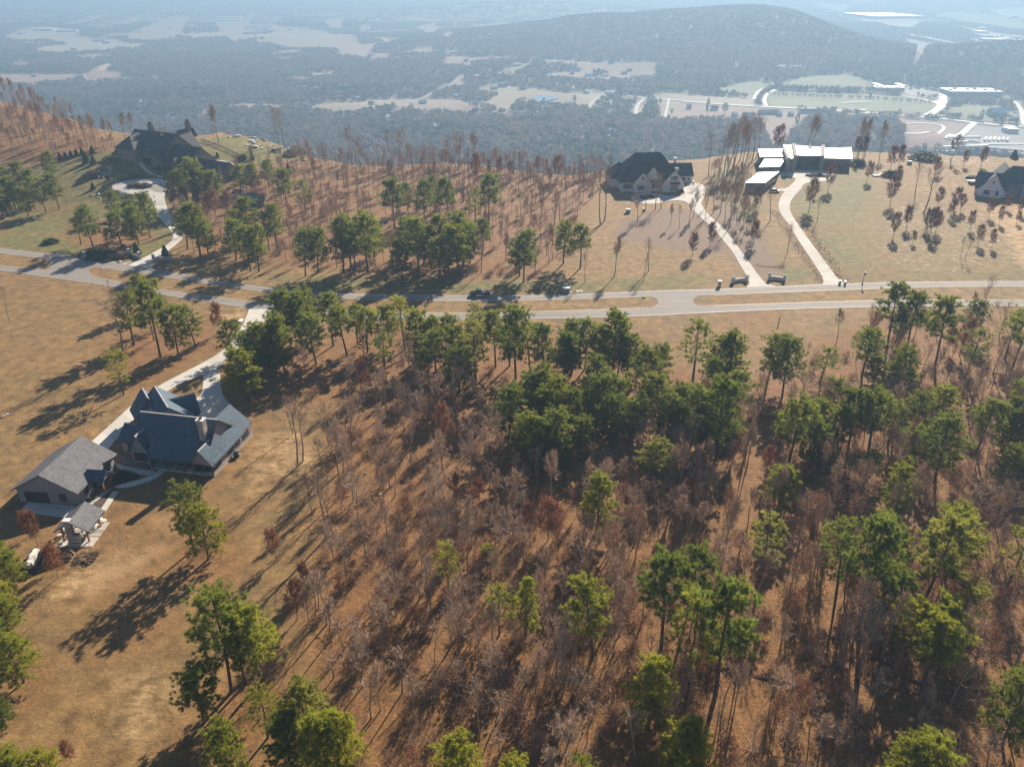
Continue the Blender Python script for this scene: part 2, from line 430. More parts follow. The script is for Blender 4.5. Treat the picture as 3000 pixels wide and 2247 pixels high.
S_UP = [(-120, 762), (0, 777), (90, 786), (258, 807), (384, 832), (452, 846), (678, 875), (836, 896), (960, 908), (1090, 915), (1362, 916), (1542, 913), (1769, 906), (1895, 901), (2045, 896), (2316, 887), (2588, 879), (2769, 877), (3000, 879), (3120, 880)]
S_LO = [(-120, 776), (0, 793), (181, 819), (375, 846), (452, 859), (588, 884), (723, 902), (823, 914), (960, 929), (1090, 936), (1452, 938), (1678, 933), (1904, 927), (2000, 921), (2316, 906), (2542, 901), (2769, 896), (3000, 898), (3120, 899)]
NA, NB = pair(N_UP, N_LO); SA, SB = pair(S_UP, S_LO)
struct(obj('road_far_carriageway', strip_mesh('road_far_carriageway', NA, NB, 0.06, M_ASPH)))
struct(obj('road_near_carriageway', strip_mesh('road_near_carriageway', SA, SB, 0.06, M_ASPH)))
def crossover(x0, x1):
    """paved gap through the median, edges flared towards both carriageways"""
    def at(P, x):
        q = np.array(P); return (x, float(np.interp(x, q[:, 0], q[:, 1])))
    V = []; F = []
    for k in range(9):
        s = k / 8; fl = 26 * (abs(2 * s - 1) ** 2.2)
        a0, b0 = at(N_LO, x0 - fl), at(S_UP, x0 - fl); a1, b1 = at(N_LO, x1 + fl), at(S_UP, x1 + fl)
        for (a, b) in ((a0, b0), (a1, b1)):
            ss = -0.12 + 1.24 * s
            p = hit(a[0] + (b[0] - a[0]) * ss, a[1] + (b[1] - a[1]) * ss)
            V.append((p[0], p[1], gz(p[0], p[1]) + 0.052))
    F = [(2 * k, 2 * k + 1, 2 * k + 3, 2 * k + 2) for k in range(8)]
    struct(obj('road_crossover', pmesh('road_crossover', V, F, M_ASPH)))
crossover(150, 262); crossover(1928, 2030)
def line_strip(name, P, Q, inset, w, m, dz=0.072, skip=()):
    D = (Q - P); D = D / np.linalg.norm(D, axis=1)[:, None]
    A = P + D * inset; B = A + D * w
    k = 0
    px = project(A[:, 0], A[:, 1], np.array([gz(*a) for a in A]))[0]
    ok = np.ones(len(A), bool)
    for a, b in skip: ok &= ~((px > a) & (px < b))
    i = 0
    while i < len(A):
        if not ok[i]: i += 1; continue
        j = i
        while j < len(A) and ok[j]: j += 1
        if j - i > 1: struct(obj(name, strip_mesh(name, A[i:j], B[i:j], dz, m, 1)))
        i = j
line_strip('white_edge_line', NA, NB, 0.28, 0.16, M_WHITE_LINE)
line_strip('yellow_edge_line', NB, NA, 0.28, 0.16, M_YELLOW_LINE, skip=((120, 290), (1900, 2060)))
line_strip('white_edge_line', SB, SA, 0.28, 0.16, M_WHITE_LINE)
line_strip('yellow_edge_line', SA, SB, 0.28, 0.16, M_YELLOW_LINE, skip=((120, 290), (1900, 2060)))

t = NT('concrete')
oi = t.n('ObjectInfo')
f1 = t.noise(0.5, 5, 0.65); f2 = t.noise(7.0, 3, 0.7)
cc = t.mix(0.4, t.ramp(f1, [(0.3, (0.48, 0.44, 0.385)), (0.7, (0.62, 0.575, 0.51))]), t.ramp(f2, [(0.3, (0.42, 0.385, 0.335)), (0.7, (0.66, 0.615, 0.545))]))
cc = t.mix(1.0, cc, t.ramp(oi.outputs['Random'], [(0, (0.84, 0.84, 0.84)), (1, (1.0, 0.99, 0.97))]), 'MULTIPLY')
t.color(cc); t.rough(0.9); t.p.inputs['Specular IOR Level'].default_value = 0.08; t.bump(f2, 0.2, 0.01); M_CONC = t.m
M_JOINT = mat('joint_sand', (0.30, 0.265, 0.22), 0.9, 0.2, 2.0, kind='World')
def prism(name, P, dz0, dz1, m, parent=None, flat=None):
    """upright slab over a ground polygon"""
    P = [tuple(p) for p in P]
    n = len(P)
    zz = [(gz(*p) if flat is None else flat) for p in P]
    V = [(p[0], p[1], z + dz1) for p, z in zip(P, zz)] + [(p[0], p[1], z + dz0) for p, z in zip(P, zz)]
    area = sum(P[i][0] * P[(i + 1) % n][1] - P[(i + 1) % n][0] * P[i][1] for i in range(n))
    top = list(range(n)); 
    if area < 0: top.reverse()
    F = [tuple(top)]
    for i in range(n):
        j = (i + 1) % n
        F.append((i, i + n, j + n, j) if area > 0 else (j, j + n, i + n, i))
    return obj(name, pmesh(name, V, F, m), parent)
def ribbon(root, left, right, slab=4.2, it=2, gap=0.03, lift=0.09):
    A, B = pair(left, right, slab, it)
    A2, B2 = pair(left, right, slab / 4, it)
    base = obj('base', strip_mesh('base', A2, B2, 0.05, M_JOINT, 2), root)
    n = len(A)
    def at(P, s):
        i = min(int(s), len(P) - 2); f = s - i
        return P[i] + (P[i + 1] - P[i]) * f
    for i in range(n - 1):
        L = 0.5 * (np.linalg.norm(A[i + 1] - A[i]) + np.linalg.norm(B[i + 1] - B[i]))
        e = gap / 2 / max(L, 0.1)
        a0, a1 = at(A, i + e), at(A, i + 1 - e); b0, b1 = at(B, i + e), at(B, i + 1 - e)
        W = np.linalg.norm(a0 - b0)
        parts = 2 if W > 6.5 else 1
        for k in range(parts):
            s0, s1 = k / parts + (0.015 / W if k else 0), (k + 1) / parts - (0.015 / W if k < parts - 1 else 0)
            q = [a0 + (b0 - a0) * s0, a1 + (b1 - a1) * s0, a1 + (b1 - a1) * s1, a0 + (b0 - a0) * s1]
            prism('slab', q, 0.0, lift, M_CONC, root)
def clip_cell(P, x0, x1, y0, y1):
    for ax, lim, sg in ((0, x0, 1), (0, x1, -1), (1, y0, 1), (1, y1, -1)):
        Q = []
        for i in range(len(P)):
            a, b = P[i - 1], P[i]
            ia, ib = (a[ax] - lim) * sg >= 0, (b[ax] - lim) * sg >= 0
            if ia != ib:
                s = (lim - a[ax]) / (b[ax] - a[ax]); Q.append(a + (b - a) * s)
            if ib: Q.append(b)
        P = Q
        if len(P) < 3: return []
    return P
def court(root, poly_px, cell=4.5, ang=0.0, lift=0.10, name='slab', m=None, it=1, hole=None):
    P = wpoly(poly_px)
    P = smooth_line(np.vstack([P, P[:1]]), it)[:-1] if it else P
    prism('base', P, -0.3, 0.055, M_JOINT, root)
    c, s = math.cos(ang), math.sin(ang)
    Rm = np.array([[c, s], [-s, c]])
    L = P @ Rm.T
    x = L[:, 0].min()
    while x < L[:, 0].max():
        y = L[:, 1].min()
        while y < L[:, 1].max():
            Q = clip_cell([p for p in L], x + 0.015, x + cell - 0.015, y + 0.015, y + cell - 0.015)
            if len(Q) >= 3:
                Qn = np.array(Q)
                ar = 0.5 * abs(np.dot(Qn[:, 0], np.roll(Qn[:, 1], 1)) - np.dot(Qn[:, 1], np.roll(Qn[:, 0], 1)))
                if ar > 0.25: prism(name, Qn @ Rm, 0.0, lift, m or M_CONC, root)
            y += cell
        x += cell
def way(name): return struct(empty(name))
oA = (0, 900); oR = (2000, 400); oL = (0, 500)
# driveway of the near house
d = way('driveway_near_house')
ribbon(d, zr(oA, ZS, [(1615, 12), (1602, 50), (1580, 110), (1520, 200), (1440, 290), (1330, 355), (1200, 420), (1000, 525), (870, 620), (720, 760), (590, 875)]),
       zr(oA, ZS, [(1832, 22), (1720, 80), (1650, 150), (1590, 225), (1500, 330), (1400, 400), (1290, 445), (1070, 545), (960, 640), (850, 740), (690, 935)]))
court(d, zr(oA, ZS, [(1318, 441), (1420, 385), (1428, 470), (1435, 545), (1460, 600), (1510, 645), (1545, 690), (1420, 730), (1300, 740), (1180, 690), (1150, 640), (1210, 622), (1270, 600), (1312, 550)]), 4.0, 0.2, 0.12)
# driveway of the mansion with its turning circle
d = way('driveway_mansion')
ribbon(d, zr(oL, ZS, [(790, 606), (860, 592), (925, 572), (1000, 530), (1100, 470), (1132, 430), (1100, 380), (1050, 330), (1012, 270), (985, 190)]),
       zr(oL, ZS, [(985, 640), (985, 615), (1010, 590), (1090, 520), (1180, 450), (1202, 410), (1160, 350), (1110, 300), (1078, 230), (1066, 180)]))
court(d, zr(oL, ZS, [(990, 196), (930, 170), (850, 158), (770, 148), (728, 122), (722, 100), (760, 78), (840, 62), (930, 56), (1000, 52), (1066, 60), (1075, 110), (1072, 185)]), 5.0, 0.4, 0.12)
oM = (300, 350); sM = 5.267
court(d, zr(oM, sM, [(1500, 625), (1640, 655), (1870, 632), (2030, 690), (2180, 762), (2090, 830), (1970, 960), (1950, 850), (1740, 740)]), 6.0, 0.4, 0.12)
w = way('front_walk_mansion')
ribbon(w, zr(oM, sM, [(450, 640), (540, 670), (580, 720), (650, 800), (760, 860), (870, 905)]), zr(oM, sM, [(520, 605), (620, 650), (640, 710), (720, 800), (830, 860), (945, 892)]), 2.2)
w = way('garden_walk_mansion')
ribbon(w, zr(oM, sM, [(1360, 420), (1440, 455), (1510, 510), (1520, 560), (1560, 600), (1640, 650)]), zr(oM, sM, [(1400, 400), (1520, 440), (1570, 500), (1575, 560), (1610, 600), (1675, 645)]), 2.2)
# driveway of the brick house
d = way('driveway_brick_house')
ribbon(d, zr(oR, ZS, [(412, 980), (446, 950), (380, 850), (320, 740), (250, 660), (190, 590), (130, 540), (70, 480), (40, 440)]),
       zr(oR, ZS, [(606, 973), (535, 958), (490, 900), (420, 800), (330, 680), (265, 590), (205, 545), (150, 490), (122, 440)]))
oC = (1760, 420); sC = 6.9125
court(d, zr(oC, sC, [(1770, 812), (2040, 820), (2105, 900), (2128, 985), (2090, 1110), (2035, 1200), (2035, 1250), (2040, 1290), (1830, 1285), (1740, 1200), (1650, 1167), (1450, 1160), (1250, 1210), (1050, 1240), (830, 1222), (660, 1180), (595, 1120), (650, 1060), (830, 1012), (1050, 1010), (1250, 1055), (1450, 1075), (1600, 1070), (1712, 1035), (1680, 960), (1615, 925), (1700, 905)]), 5.0, 0.1, 0.12)
# driveway of the white-roofed modern house
d = way('driveway_modern_house')
ribbon(d, zr(oR, ZS, [(903, 966), (916, 938), (900, 900), (820, 780), (740, 660), (690, 570), (645, 520), (620, 470), (622, 430), (640, 380), (680, 340)]),
       zr(oR, ZS, [(1078, 963), (1012, 938), (960, 860), (860, 730), (760, 590), (702, 505), (688, 445), (715, 395), (750, 360), (780, 330)]))
oW = (2160, 400); sW = 5.53
court(d, zr(oW, sW, [(690, 640), (700, 575), (900, 556), (1330, 556), (1460, 556), (1580, 590), (1622, 640), (1550, 700), (1400, 730), (1230, 742), (1110, 760), (1030, 830), (950, 900), (760, 900), (690, 885), (640, 850), (780, 852), (860, 800), (955, 700), (900, 665), (790, 655)]), 5.5, 0.1, 0.12)
# ------------------------------------------------------------------ geometry-node scatter for what nobody could count
def scatter_object(name, pts, scl, rot, idx, protos, sz=None):
    """one object: protos instanced on points (kind = stuff)"""
    pc = bpy.data.collections.new(name + '_kinds')
    for k, me_ in enumerate(protos):
        o_ = bpy.data.objects.new('%s_%02d' % (name, k), me_); pc.objects.link(o_)
    me_ = bpy.data.meshes.new(name)
    me_.vertices.add(len(pts)); me_.vertices.foreach_set('co', np.asarray(pts, np.float32).ravel())
    sv = np.stack([scl, scl, scl if sz is None else sz], -1).astype(np.float32)
    a = me_.attributes.new('s', 'FLOAT_VECTOR', 'POINT'); a.data.foreach_set('vector', sv.ravel())
    a = me_.attributes.new('r', 'FLOAT', 'POINT'); a.data.foreach_set('value', np.asarray(rot, np.float32))
    a = me_.attributes.new('k', 'INT', 'POINT'); a.data.foreach_set('value', np.asarray(idx, np.int32))
    ng = bpy.data.node_groups.new(name + '_nodes', 'GeometryNodeTree')
    ng.interface.new_socket('Geometry', in_out='INPUT', socket_type='NodeSocketGeometry')
    ng.interface.new_socket('Geometry', in_out='OUTPUT', socket_type='NodeSocketGeometry')
    N = ng.nodes.new
    gi, go = N('NodeGroupInput'), N('NodeGroupOutput')
    ci = N('GeometryNodeCollectionInfo'); ci.inputs['Collection'].default_value = pc
    ci.inputs['Separate Children'].default_value = True; ci.inputs['Reset Children'].default_value = True
    ip = N('GeometryNodeInstanceOnPoints'); ip.inputs['Pick Instance'].default_value = True
    def attr(nm, typ):
        n_ = N('GeometryNodeInputNamedAttribute'); n_.data_type = typ; n_.inputs['Name'].default_value = nm
        return [o for o in n_.outputs if o.enabled and o.name == 'Attribute'][0]
    cx = N('ShaderNodeCombineXYZ')
    L = ng.links.new
    L(gi.outputs[0], ip.inputs['Points']); L(ci.outputs[0], ip.inputs['Instance'])
    L(attr('k', 'INT'), ip.inputs['Instance Index']); L(attr('r', 'FLOAT'), cx.inputs['Z']); L(cx.outputs[0], ip.inputs['Rotation'])
    L(attr('s', 'FLOAT_VECTOR'), ip.inputs['Scale']); L(ip.outputs[0], go.inputs[0])
    o_ = struct(obj(name, me_), 'stuff')
    md = o_.modifiers.new('scatter', 'NODES'); md.node_group = ng
    return o_

# ------------------------------------------------------------------ the valley
def vpx(x, y): return hit(x, y, valley_z, VZ, 40)
o0, o1, o2 = (0, 0), (1000, 0), (2000, 0)
TAN, TAN2, PINK, GRN, PALE, GREY, DIRTC = (0.31, 0.245, 0.165), (0.36, 0.30, 0.22), (0.31, 0.21, 0.16), (0.235, 0.235, 0.125), (0.46, 0.43, 0.37), (0.31, 0.295, 0.28), (0.47, 0.34, 0.24)
FIELDS = [
 (o0, TAN, [(820, 240), (1080, 112), (1225, 105), (1195, 200), (1150, 240), (1020, 272), (830, 264)]), (o0, PINK, [(395, 162), (560, 115), (725, 85), (700, 108), (560, 150), (470, 168)]),
 (o0, TAN2, [(20, 240), (120, 190), (230, 172), (340, 178), (520, 192), (520, 232), (640, 262), (740, 250), (860, 290), (830, 322), (700, 330), (560, 335), (420, 352), (230, 342), (260, 300), (430, 290), (300, 262), (140, 270), (60, 262)]),
 (o0, GRN, [(90, 405), (205, 403), (180, 440), (75, 452)]), (o0, TAN, [(1385, 140), (1560, 132), (1640, 72), (1668, 95), (1600, 180), (1540, 280), (1490, 270), (1430, 218)]),
 (o0, PINK, [(1540, 270), (1530, 235), (1620, 240), (1600, 265)]), (o0, TAN, [(1640, 275), (1720, 230), (1780, 195), (1860, 178), (1980, 190), (2100, 200), (2230, 235), (2230, 330), (2100, 318), (1900, 320), (1760, 290)]),
 (o0, PINK, [(1790, 110), (1840, 95), (1800, 140), (1740, 150)]), (o0, DIRTC, [(590, 452), (690, 418), (760, 390), (790, 396), (730, 445), (640, 470)]), (o0, PINK, [(545, 500), (600, 455), (700, 455), (820, 470), (760, 530), (620, 535), (560, 530)]),
 (o0, TAN2, [(2010, 480), (2175, 460), (2165, 495), (2020, 502)]), (o0, TAN, [(760, 305), (820, 280), (900, 282), (1010, 290), (900, 310)]), (o0, PINK, [(2080, 140), (2212, 110), (2230, 190), (2140, 190)]),
 (o0, TAN, [(930, 390), (1090, 385), (1130, 400), (960, 410)]), (o0, TAN, [(1800, 380), (1880, 365), (1900, 395), (1810, 400)]),
 (o1, PINK, [(-20, 215), (95, 232), (130, 290), (230, 280), (180, 372), (-20, 372)]), (o1, PINK, [(110, 180), (190, 155), (200, 200), (120, 205)]), (o1, PINK, [(480, 182), (600, 148), (640, 200), (570, 232), (520, 200)]),
 (o1, PINK, [(650, 242), (700, 210), (735, 222), (690, 252)]), (o1, TAN, [(400, 342), (500, 310), (600, 300), (590, 330), (820, 318), (710, 360), (640, 352), (430, 357)]), (o1, TAN, [(1040, 470), (1080, 432), (1270, 393), (1180, 455), (1120, 482)]),
 (o1, TAN, [(850, 572), (1000, 540), (1120, 560), (1300, 582), (1480, 600), (1690, 600), (1640, 650), (1590, 702), (1440, 700), (1320, 692), (1240, 650), (1150, 650), (1080, 732), (960, 690), (840, 722), (830, 700), (990, 632), (890, 600)]),
 (o1, TAN, [(690, 562), (770, 488), (830, 545), (740, 577)]), (o1, TAN2, [(1560, 612), (1700, 596), (1780, 575), (1800, 610), (1700, 640), (1600, 660)]), (o1, TAN, [(2010, 612), (2230, 600), (2230, 800), (2080, 802), (2040, 682)]),
 (o1, TAN2, [(1700, 640), (1900, 640), (1900, 690), (1760, 690)]), (o1, TAN2, [(350, 590), (450, 580), (540, 600), (470, 612)]), (o1, DIRTC, [(960, 850), (1010, 878), (1060, 880), (1160, 905), (1150, 930), (1060, 925), (980, 890)]),
 (o1, DIRTC, [(1560, 885), (1595, 858), (1575, 920), (1535, 952)]), (o1, DIRTC, [(1720, 860), (1745, 830), (1750, 880), (1730, 910)]), (o1, TAN2, [(290, 775), (350, 765), (350, 790), (300, 800)]), (o1, DIRTC, [(600, 850), (690, 845), (690, 890), (610, 890)]),
 (o1, DIRTC, [(1900, 690), (1960, 650), (1950, 740), (1910, 760)]), (o1, TAN2, [(470, 770), (580, 735), (560, 755), (480, 782)]),
 (o2, GRN, [(225, 582), (330, 545), (460, 520), (592, 542), (490, 598), (460, 650), (330, 612), (205, 602)]), (o2, GRN, [(600, 545), (720, 510), (850, 488), (1000, 482), (1060, 472), (1150, 500), (1235, 530), (1230, 592), (900, 582), (650, 572)]),
 (o2, GRN, [(520, 630), (560, 590), (700, 590), (900, 602), (1300, 612), (1600, 642), (1665, 690), (1640, 730), (1500, 745), (1200, 728), (900, 710), (560, 692)]),
 (o2, PINK, [(-10, 662), (300, 680), (500, 700), (900, 722), (900, 742), (780, 800), (640, 960), (560, 960), (500, 800), (-10, 790)]), (o2, TAN2, [(0, 615), (460, 640), (470, 690), (0, 655)]),
 (o2, PINK, [(900, 735), (1300, 758), (1860, 795), (1780, 880), (1700, 990), (1420, 1020), (1440, 900), (1400, 810), (1330, 780), (1100, 760)]), (o2, GREY, [(1860, 805), (2300, 835), (2300, 1060), (1640, 1010), (1780, 890)]),
 (o2, GRN, [(1740, 692), (1900, 682), (2060, 690), (2140, 730), (2190, 800), (1900, 782), (1650, 745), (1720, 720)]), (o2, PALE, [(1420, 572), (1560, 575), (1665, 592), (1700, 602), (1700, 700), (1640, 715), (1640, 640), (1430, 622)]), (o2, PALE, [(1700, 618), (2020, 632), (2140, 650), (2230, 660), (2230, 690), (2140, 660), (1700, 640)]),
 (o2, TAN2, [(1418, 250), (1560, 270), (1760, 312), (1640, 340), (1510, 378), (1488, 300)]), (o2, GRN, [(1640, 95), (1780, 75), (2000, 100), (2240, 150), (2240, 200), (2100, 190), (1900, 160), (1640, 112)]), (o2, PALE, [(1960, 72), (2240, 50), (2240, 130), (2060, 105)]),
 (o2, PALE, [(1040, 95), (1480, 118), (1560, 150), (1480, 190), (1330, 172), (1100, 120)]), (o2, PALE, [(845, 20), (1100, 42), (1040, 85), (880, 42)]), (o2, PALE, [(1050, -6), (1250, -6), (1200, 24), (1100, 20)]), (o2, GRN, [(1850, 250), (2240, 260), (2240, 330), (1950, 310)]),
 (o2, PALE, [(1500, 120), (1760, 175), (1990, 235), (2240, 262), (2240, 240), (1900, 190)]), (o2, PALE, [(1440, 215), (1700, 262), (1960, 305), (1930, 322), (1680, 282), (1430, 232)]), (o2, PALE, [(1860, 205), (1960, 215), (2100, 255), (1900, 240)]),
]
VROADS = [(o1, 11, [(780, 425), (1000, 470), (1200, 512), (1400, 552), (1650, 600), (1800, 612), (1950, 640), (2212, 655)]), (o2, 14, [(0, 660), (480, 695), (1000, 716), (1600, 762), (1860, 795), (2260, 828)]), (o1, 8, [(1598, 705), (1640, 650), (1700, 615)]), (o1, 8, [(1908, 760), (1910, 690), (1960, 645)]),
          (o2, 7, [(460, 650), (480, 600), (520, 580), (590, 545)]), (o2, 9, [(1640, 655), (1668, 690), (1640, 725), (1560, 748)]), (o2, 9, [(1420, 625), (1560, 645), (1650, 675)]), (o2, 16, [(1685, 605), (1690, 690), (1600, 745)]), (o2, 8, [(540, 690), (524, 650), (545, 612), (600, 585)]),
          (o2, 6, [(1440, 805), (1560, 800), (1670, 812), (1700, 830), (1670, 860), (1580, 878), (1440, 868)]), (o2, 12, [(1720, 905), (1830, 850), (1890, 800)]), (o2, 9, [(2140, 655), (2190, 700), (2205, 790), (2212, 815)]), (o2, 7, [(1700, 960), (1960, 945), (2212, 935)]),
          (o1, 6, [(800, 490), (700, 560), (480, 660), (280, 765)]), (o1, 6, [(850, 590), (930, 570), (1080, 530), (1220, 525)]), (o1, 5, [(2125, 640), (2105, 720), (2092, 795)]), (o0, 8, [(680, 255), (850, 262), (1040, 268)]), (o0, 7, [(545, 480), (560, 520), (590, 540)]), (o2, 7, [(1020, 672), (1100, 665), (1230, 662)])]
FIELD_W = [(wpoly(zr(o, ZS, P), valley_z, VZ), col) for o, col, P in FIELDS]
nR, nC = 330, 420
vy = 330.0 * (15000 / 330.0) ** (np.linspace(0, 1, nR))
VY, VS = np.meshgrid(vy, np.linspace(-1, 1, nC), indexing='ij')
VX = VS * (0.82 * VY + 420)
VZZ = valley_z(VX, VY)
fcol = np.zeros((nR, nC, 4), np.float32)
jx2 = VX + 0.006 * VY * vnoise(VX, VY, 90, 41); jy2 = VY + 0.012 * VY * vnoise(VX, VY, 70, 42)
for P, col in FIELD_W:
    lo = P.min(0) - 120; hi = P.max(0) + 120
    sel = (VX > lo[0]) & (VX < hi[0]) & (VY > lo[1]) & (VY < hi[1])
    if not sel.any(): continue
    m = sstep(0.5 - sdist(P, jx2[sel], jy2[sel]) / np.maximum(14, VY[sel] * 0.008))
    fcol[sel] = fcol[sel] * (1 - m[:, None]) + np.array([*col, 1.0]) * m[:, None]
def clearing(X, Y):
    m = vnoise(X, Y, 230, 71) + 0.7 * vnoise(X, Y, 95, 72)
    w_ = sstep((Y - 1350) / 400) * sstep((6500 - Y) / 1500) * np.exp(-np.clip((X - 100) / 500, 0, 9) ** 2)
    return sstep((m - 0.47) / 0.1) * w_ * (valley_z(X, Y) < VZ + 28)
cl = clearing(VX, VY)[..., None] * (1 - fcol[..., 3:])
cm_ = sstep(vnoise(VX, VY, 310, 73))[..., None]
fcol = fcol + cl * (np.array([*TAN2, 1.0]) * cm_ + np.array([*PINK, 1.0]) * (1 - cm_)).astype(np.float32)
t = NT('valley_ground')
a1 = t.n('Attribute'); a1.attribute_name = 'field'
floor = t.ramp(t.noise(0.012, 6, 0.65), [(0.3, (0.14, 0.11, 0.085)), (0.6, (0.20, 0.155, 0.115)), (0.8, (0.26, 0.20, 0.15))])
fv = t.mix(1.0, a1.outputs['Color'], t.ramp(t.noise(0.02, 6, 0.7), [(0.25, (0.74, 0.74, 0.74)), (0.7, (1.1, 1.08, 1.05))]), 'MULTIPLY')
t.color(t.mix(a1.outputs['Alpha'], floor, fv)); t.rough(0.95)
me, _ = grid_mesh('valley', VX, VY, VZZ, [t.m])
set_attr(me, 'field', fcol.reshape(-1, 4))
struct(obj('valley_floor', me))
M_VROAD = mat('valley_road', (0.31, 0.285, 0.25), 0.7, 0.15, 0.05, kind='World')
ROADPTS = []
for o, wd, P in VROADS:
    L = resample(smooth_line(np.array([vpx(*p)[:2] for p in zr(o, ZS, P)]), 2), 14)
    T = np.gradient(L, axis=0); T /= np.linalg.norm(T, axis=1)[:, None]
    Nn = np.stack([-T[:, 1], T[:, 0]], -1)
    V = []
    for p, n_ in zip(L, Nn):
        for s_ in (-1, -0.33, 0.33, 1):
            q = p + n_ * wd / 2 * s_; V.append((q[0], q[1], float(valley_z(*q)) + 1.0))
    F = [(4 * i + j, 4 * i + j + 1, 4 * i + j + 5, 4 * i + j + 4) for i in range(len(L) - 1) for j in range(3)]
    struct(obj('valley_road', pmesh('valley_road', V, F, M_VROAD)))
    ROADPTS.append((L, wd))
t = NT('pond_water'); t.color((0.10, 0.13, 0.15)); t.rough(0.08); t.p.inputs['Specular IOR Level'].default_value = 0.5
t.bump(t.noise(0.6, 3, 0.6), 0.05, 0.1)
POND = smooth_line(np.array([vpx(*p)[:2] for p in zr(o1, ZS, [(1238, 645), (1262, 628), (1300, 619), (1370, 625), (1425, 640), (1370, 652), (1318, 672), (1272, 678), (1238, 645)])]), 2)[:-1]
pz = float(max(valley_z(POND[:, 0], POND[:, 1]))) + 0.6
struct(obj('pond', pmesh('pond', [(p[0], p[1], pz) for p in POND], [tuple(range(len(POND)))[::1]], t.m)))

# ------------------------------------------------------------------ valley buildings, each a thing
M_VW = [mat('valley_wall_white', (0.62, 0.61, 0.58), 0.8, 0.1, 0.2), mat('valley_wall_brick', (0.27, 0.17, 0.13), 0.8, 0.15, 0.2), mat('valley_wall_grey', (0.32, 0.33, 0.34), 0.8, 0.1, 0.2)]
M_VR = {'white': mat('valley_roof_white', (0.80, 0.80, 0.78), 0.28, 0.05, 0.1, spec=0.5), 'grey': mat('valley_roof_grey', (0.21, 0.20, 0.20), 0.7, 0.15, 0.2), 'dark': mat('valley_roof_dark', (0.075, 0.08, 0.09), 0.7, 0.15, 0.2), 'tin': mat('valley_roof_tin', (0.55, 0.57, 0.60), 0.35, 0.08, 0.2, metal=0.3), 'red': mat('valley_roof_red', (0.33, 0.16, 0.11), 0.7, 0.1, 0.2)}
VB_SPOTS = []
def vbuilding(px, py, wpx, depth, h, roof, label, name='house', gable=True, rot=0.0, wall=0, cat='house', group=None):
    X, Y, Z = vpx(px, py)
    dist = math.hypot(X, Y)
    zc = Y * math.cos(PITCH) + (CAM_H - Z) * math.sin(PITCH)
    wd = max(7.0, wpx * zc / FPX)
    VB_SPOTS.append((X, Y, max(wd, depth) * 0.62 + 5))
    r = empty(name, (X, Y, Z - 0.6), rot)
    a, b = wd / 2, depth / 2
    zs = h + 0.6
    V = [(-a, -b, 0), (a, -b, 0), (a, b, 0), (-a, b, 0), (-a, -b, zs), (a, -b, zs), (a, b, zs), (-a, b, zs)]
    F = [(0, 1, 5, 4), (1, 2, 6, 5), (2, 3, 7, 6), (3, 0, 4, 7)]
    o = 0.6
    if gable:
        rise = min(b * 0.55, 7.0)
        V += [(-a, 0, zs + rise), (a, 0, zs + rise)]
        F += [(4, 7, 8), (5, 9, 6)]
        k = rise / b
        RV = [(-a - o, -b - o, zs - o * k + .12), (a + o, -b - o, zs - o * k + .12), (a + o, 0, zs + rise + .12), (-a - o, 0, zs + rise + .12), (a + o, b + o, zs - o * k + .12), (-a - o, b + o, zs - o * k + .12)]
        RV += [(x, y, z + 0.35) for x, y, z in RV]
        RF = [(6, 7, 8, 9), (9, 8, 10, 11), (3, 2, 1, 0), (5, 4, 2, 3), (0, 1, 7, 6), (4, 5, 11, 10), (1, 2, 8, 7), (2, 4, 10, 8), (5, 3, 9, 11), (3, 0, 6, 9)]
    else:
        F += [(4, 5, 6, 7)]
        RV = [(-a - o, -b - o, zs + .05), (a + o, -b - o, zs + .05), (a + o, b + o, zs + .05), (-a - o, b + o, zs + .05)]
        RV += [(x, y, z + 0.6) for x, y, z in RV]
        RF = [(4, 5, 6, 7), (3, 2, 1, 0), (0, 1, 5, 4), (1, 2, 6, 5), (2, 3, 7, 6), (3, 0, 4, 7)]
    obj('wall', pmesh('wall', V, F, M_VW[wall]), r)
    obj('roof', pmesh('roof', RV, RF, M_VR[roof]), r)
    tag(r, label, cat, group)
    return r
def q0(x, y): return x / ZS, y / ZS
def q1(x, y): return 1000 + x / ZS, y / ZS
def q2(x, y): return 2000 + x / ZS, y / ZS
# poultry barns at the upper left
for k, (x, y, wz) in enumerate([(1482, 118, 172), (1478, 128, 172), (1476, 138, 168)]):
    vbuilding(*q0(x, y), wz / ZS, 40, 5, 'white', ('far', 'middle', 'near')[k] + ' one of three long white-roofed barns left of the gravel road', 'farm_barn', False, cat='barn', group='long white barns on the hill')
for k, (x, y, wz) in enumerate([(1704, 140, 110), (1705, 158, 160), (1690, 172, 175), (1680, 184, 180), (1665, 196, 175)]):
    vbuilding(*q0(x, y), wz / ZS, 24, 5, 'white', ('short farthest', 'second', 'third', 'fourth', 'nearest')[k] + ' white barn of the five right of the gravel road', 'farm_barn', False, cat='barn', group='long white barns on the hill')
vbuilding(*q0(1548, 97), 38 / ZS, 22, 5, 'white', 'small white barn behind the three long barns', 'farm_barn', False, cat='barn')
vbuilding(*q0(300, 198), 118 / ZS, 60, 7, 'white', 'large bright white warehouse above the fairground at upper left', 'warehouse', False, cat='warehouse')
vbuilding(*q0(445, 208), 130 / ZS, 45, 7, 'tin', 'pale metal warehouse right of the bright white one', 'warehouse', False, cat='warehouse')
for k in range(5):
    vbuilding(*q0(120 + 38 * k, 283 + 5 * (k % 2) + k), 34 / ZS, 14, 4, 'white', ('leftmost', 'second', 'third', 'fourth', 'rightmost')[k] + ' low white shed of the row below the fairground', 'shed', cat='shed', group='white sheds below the fairground')
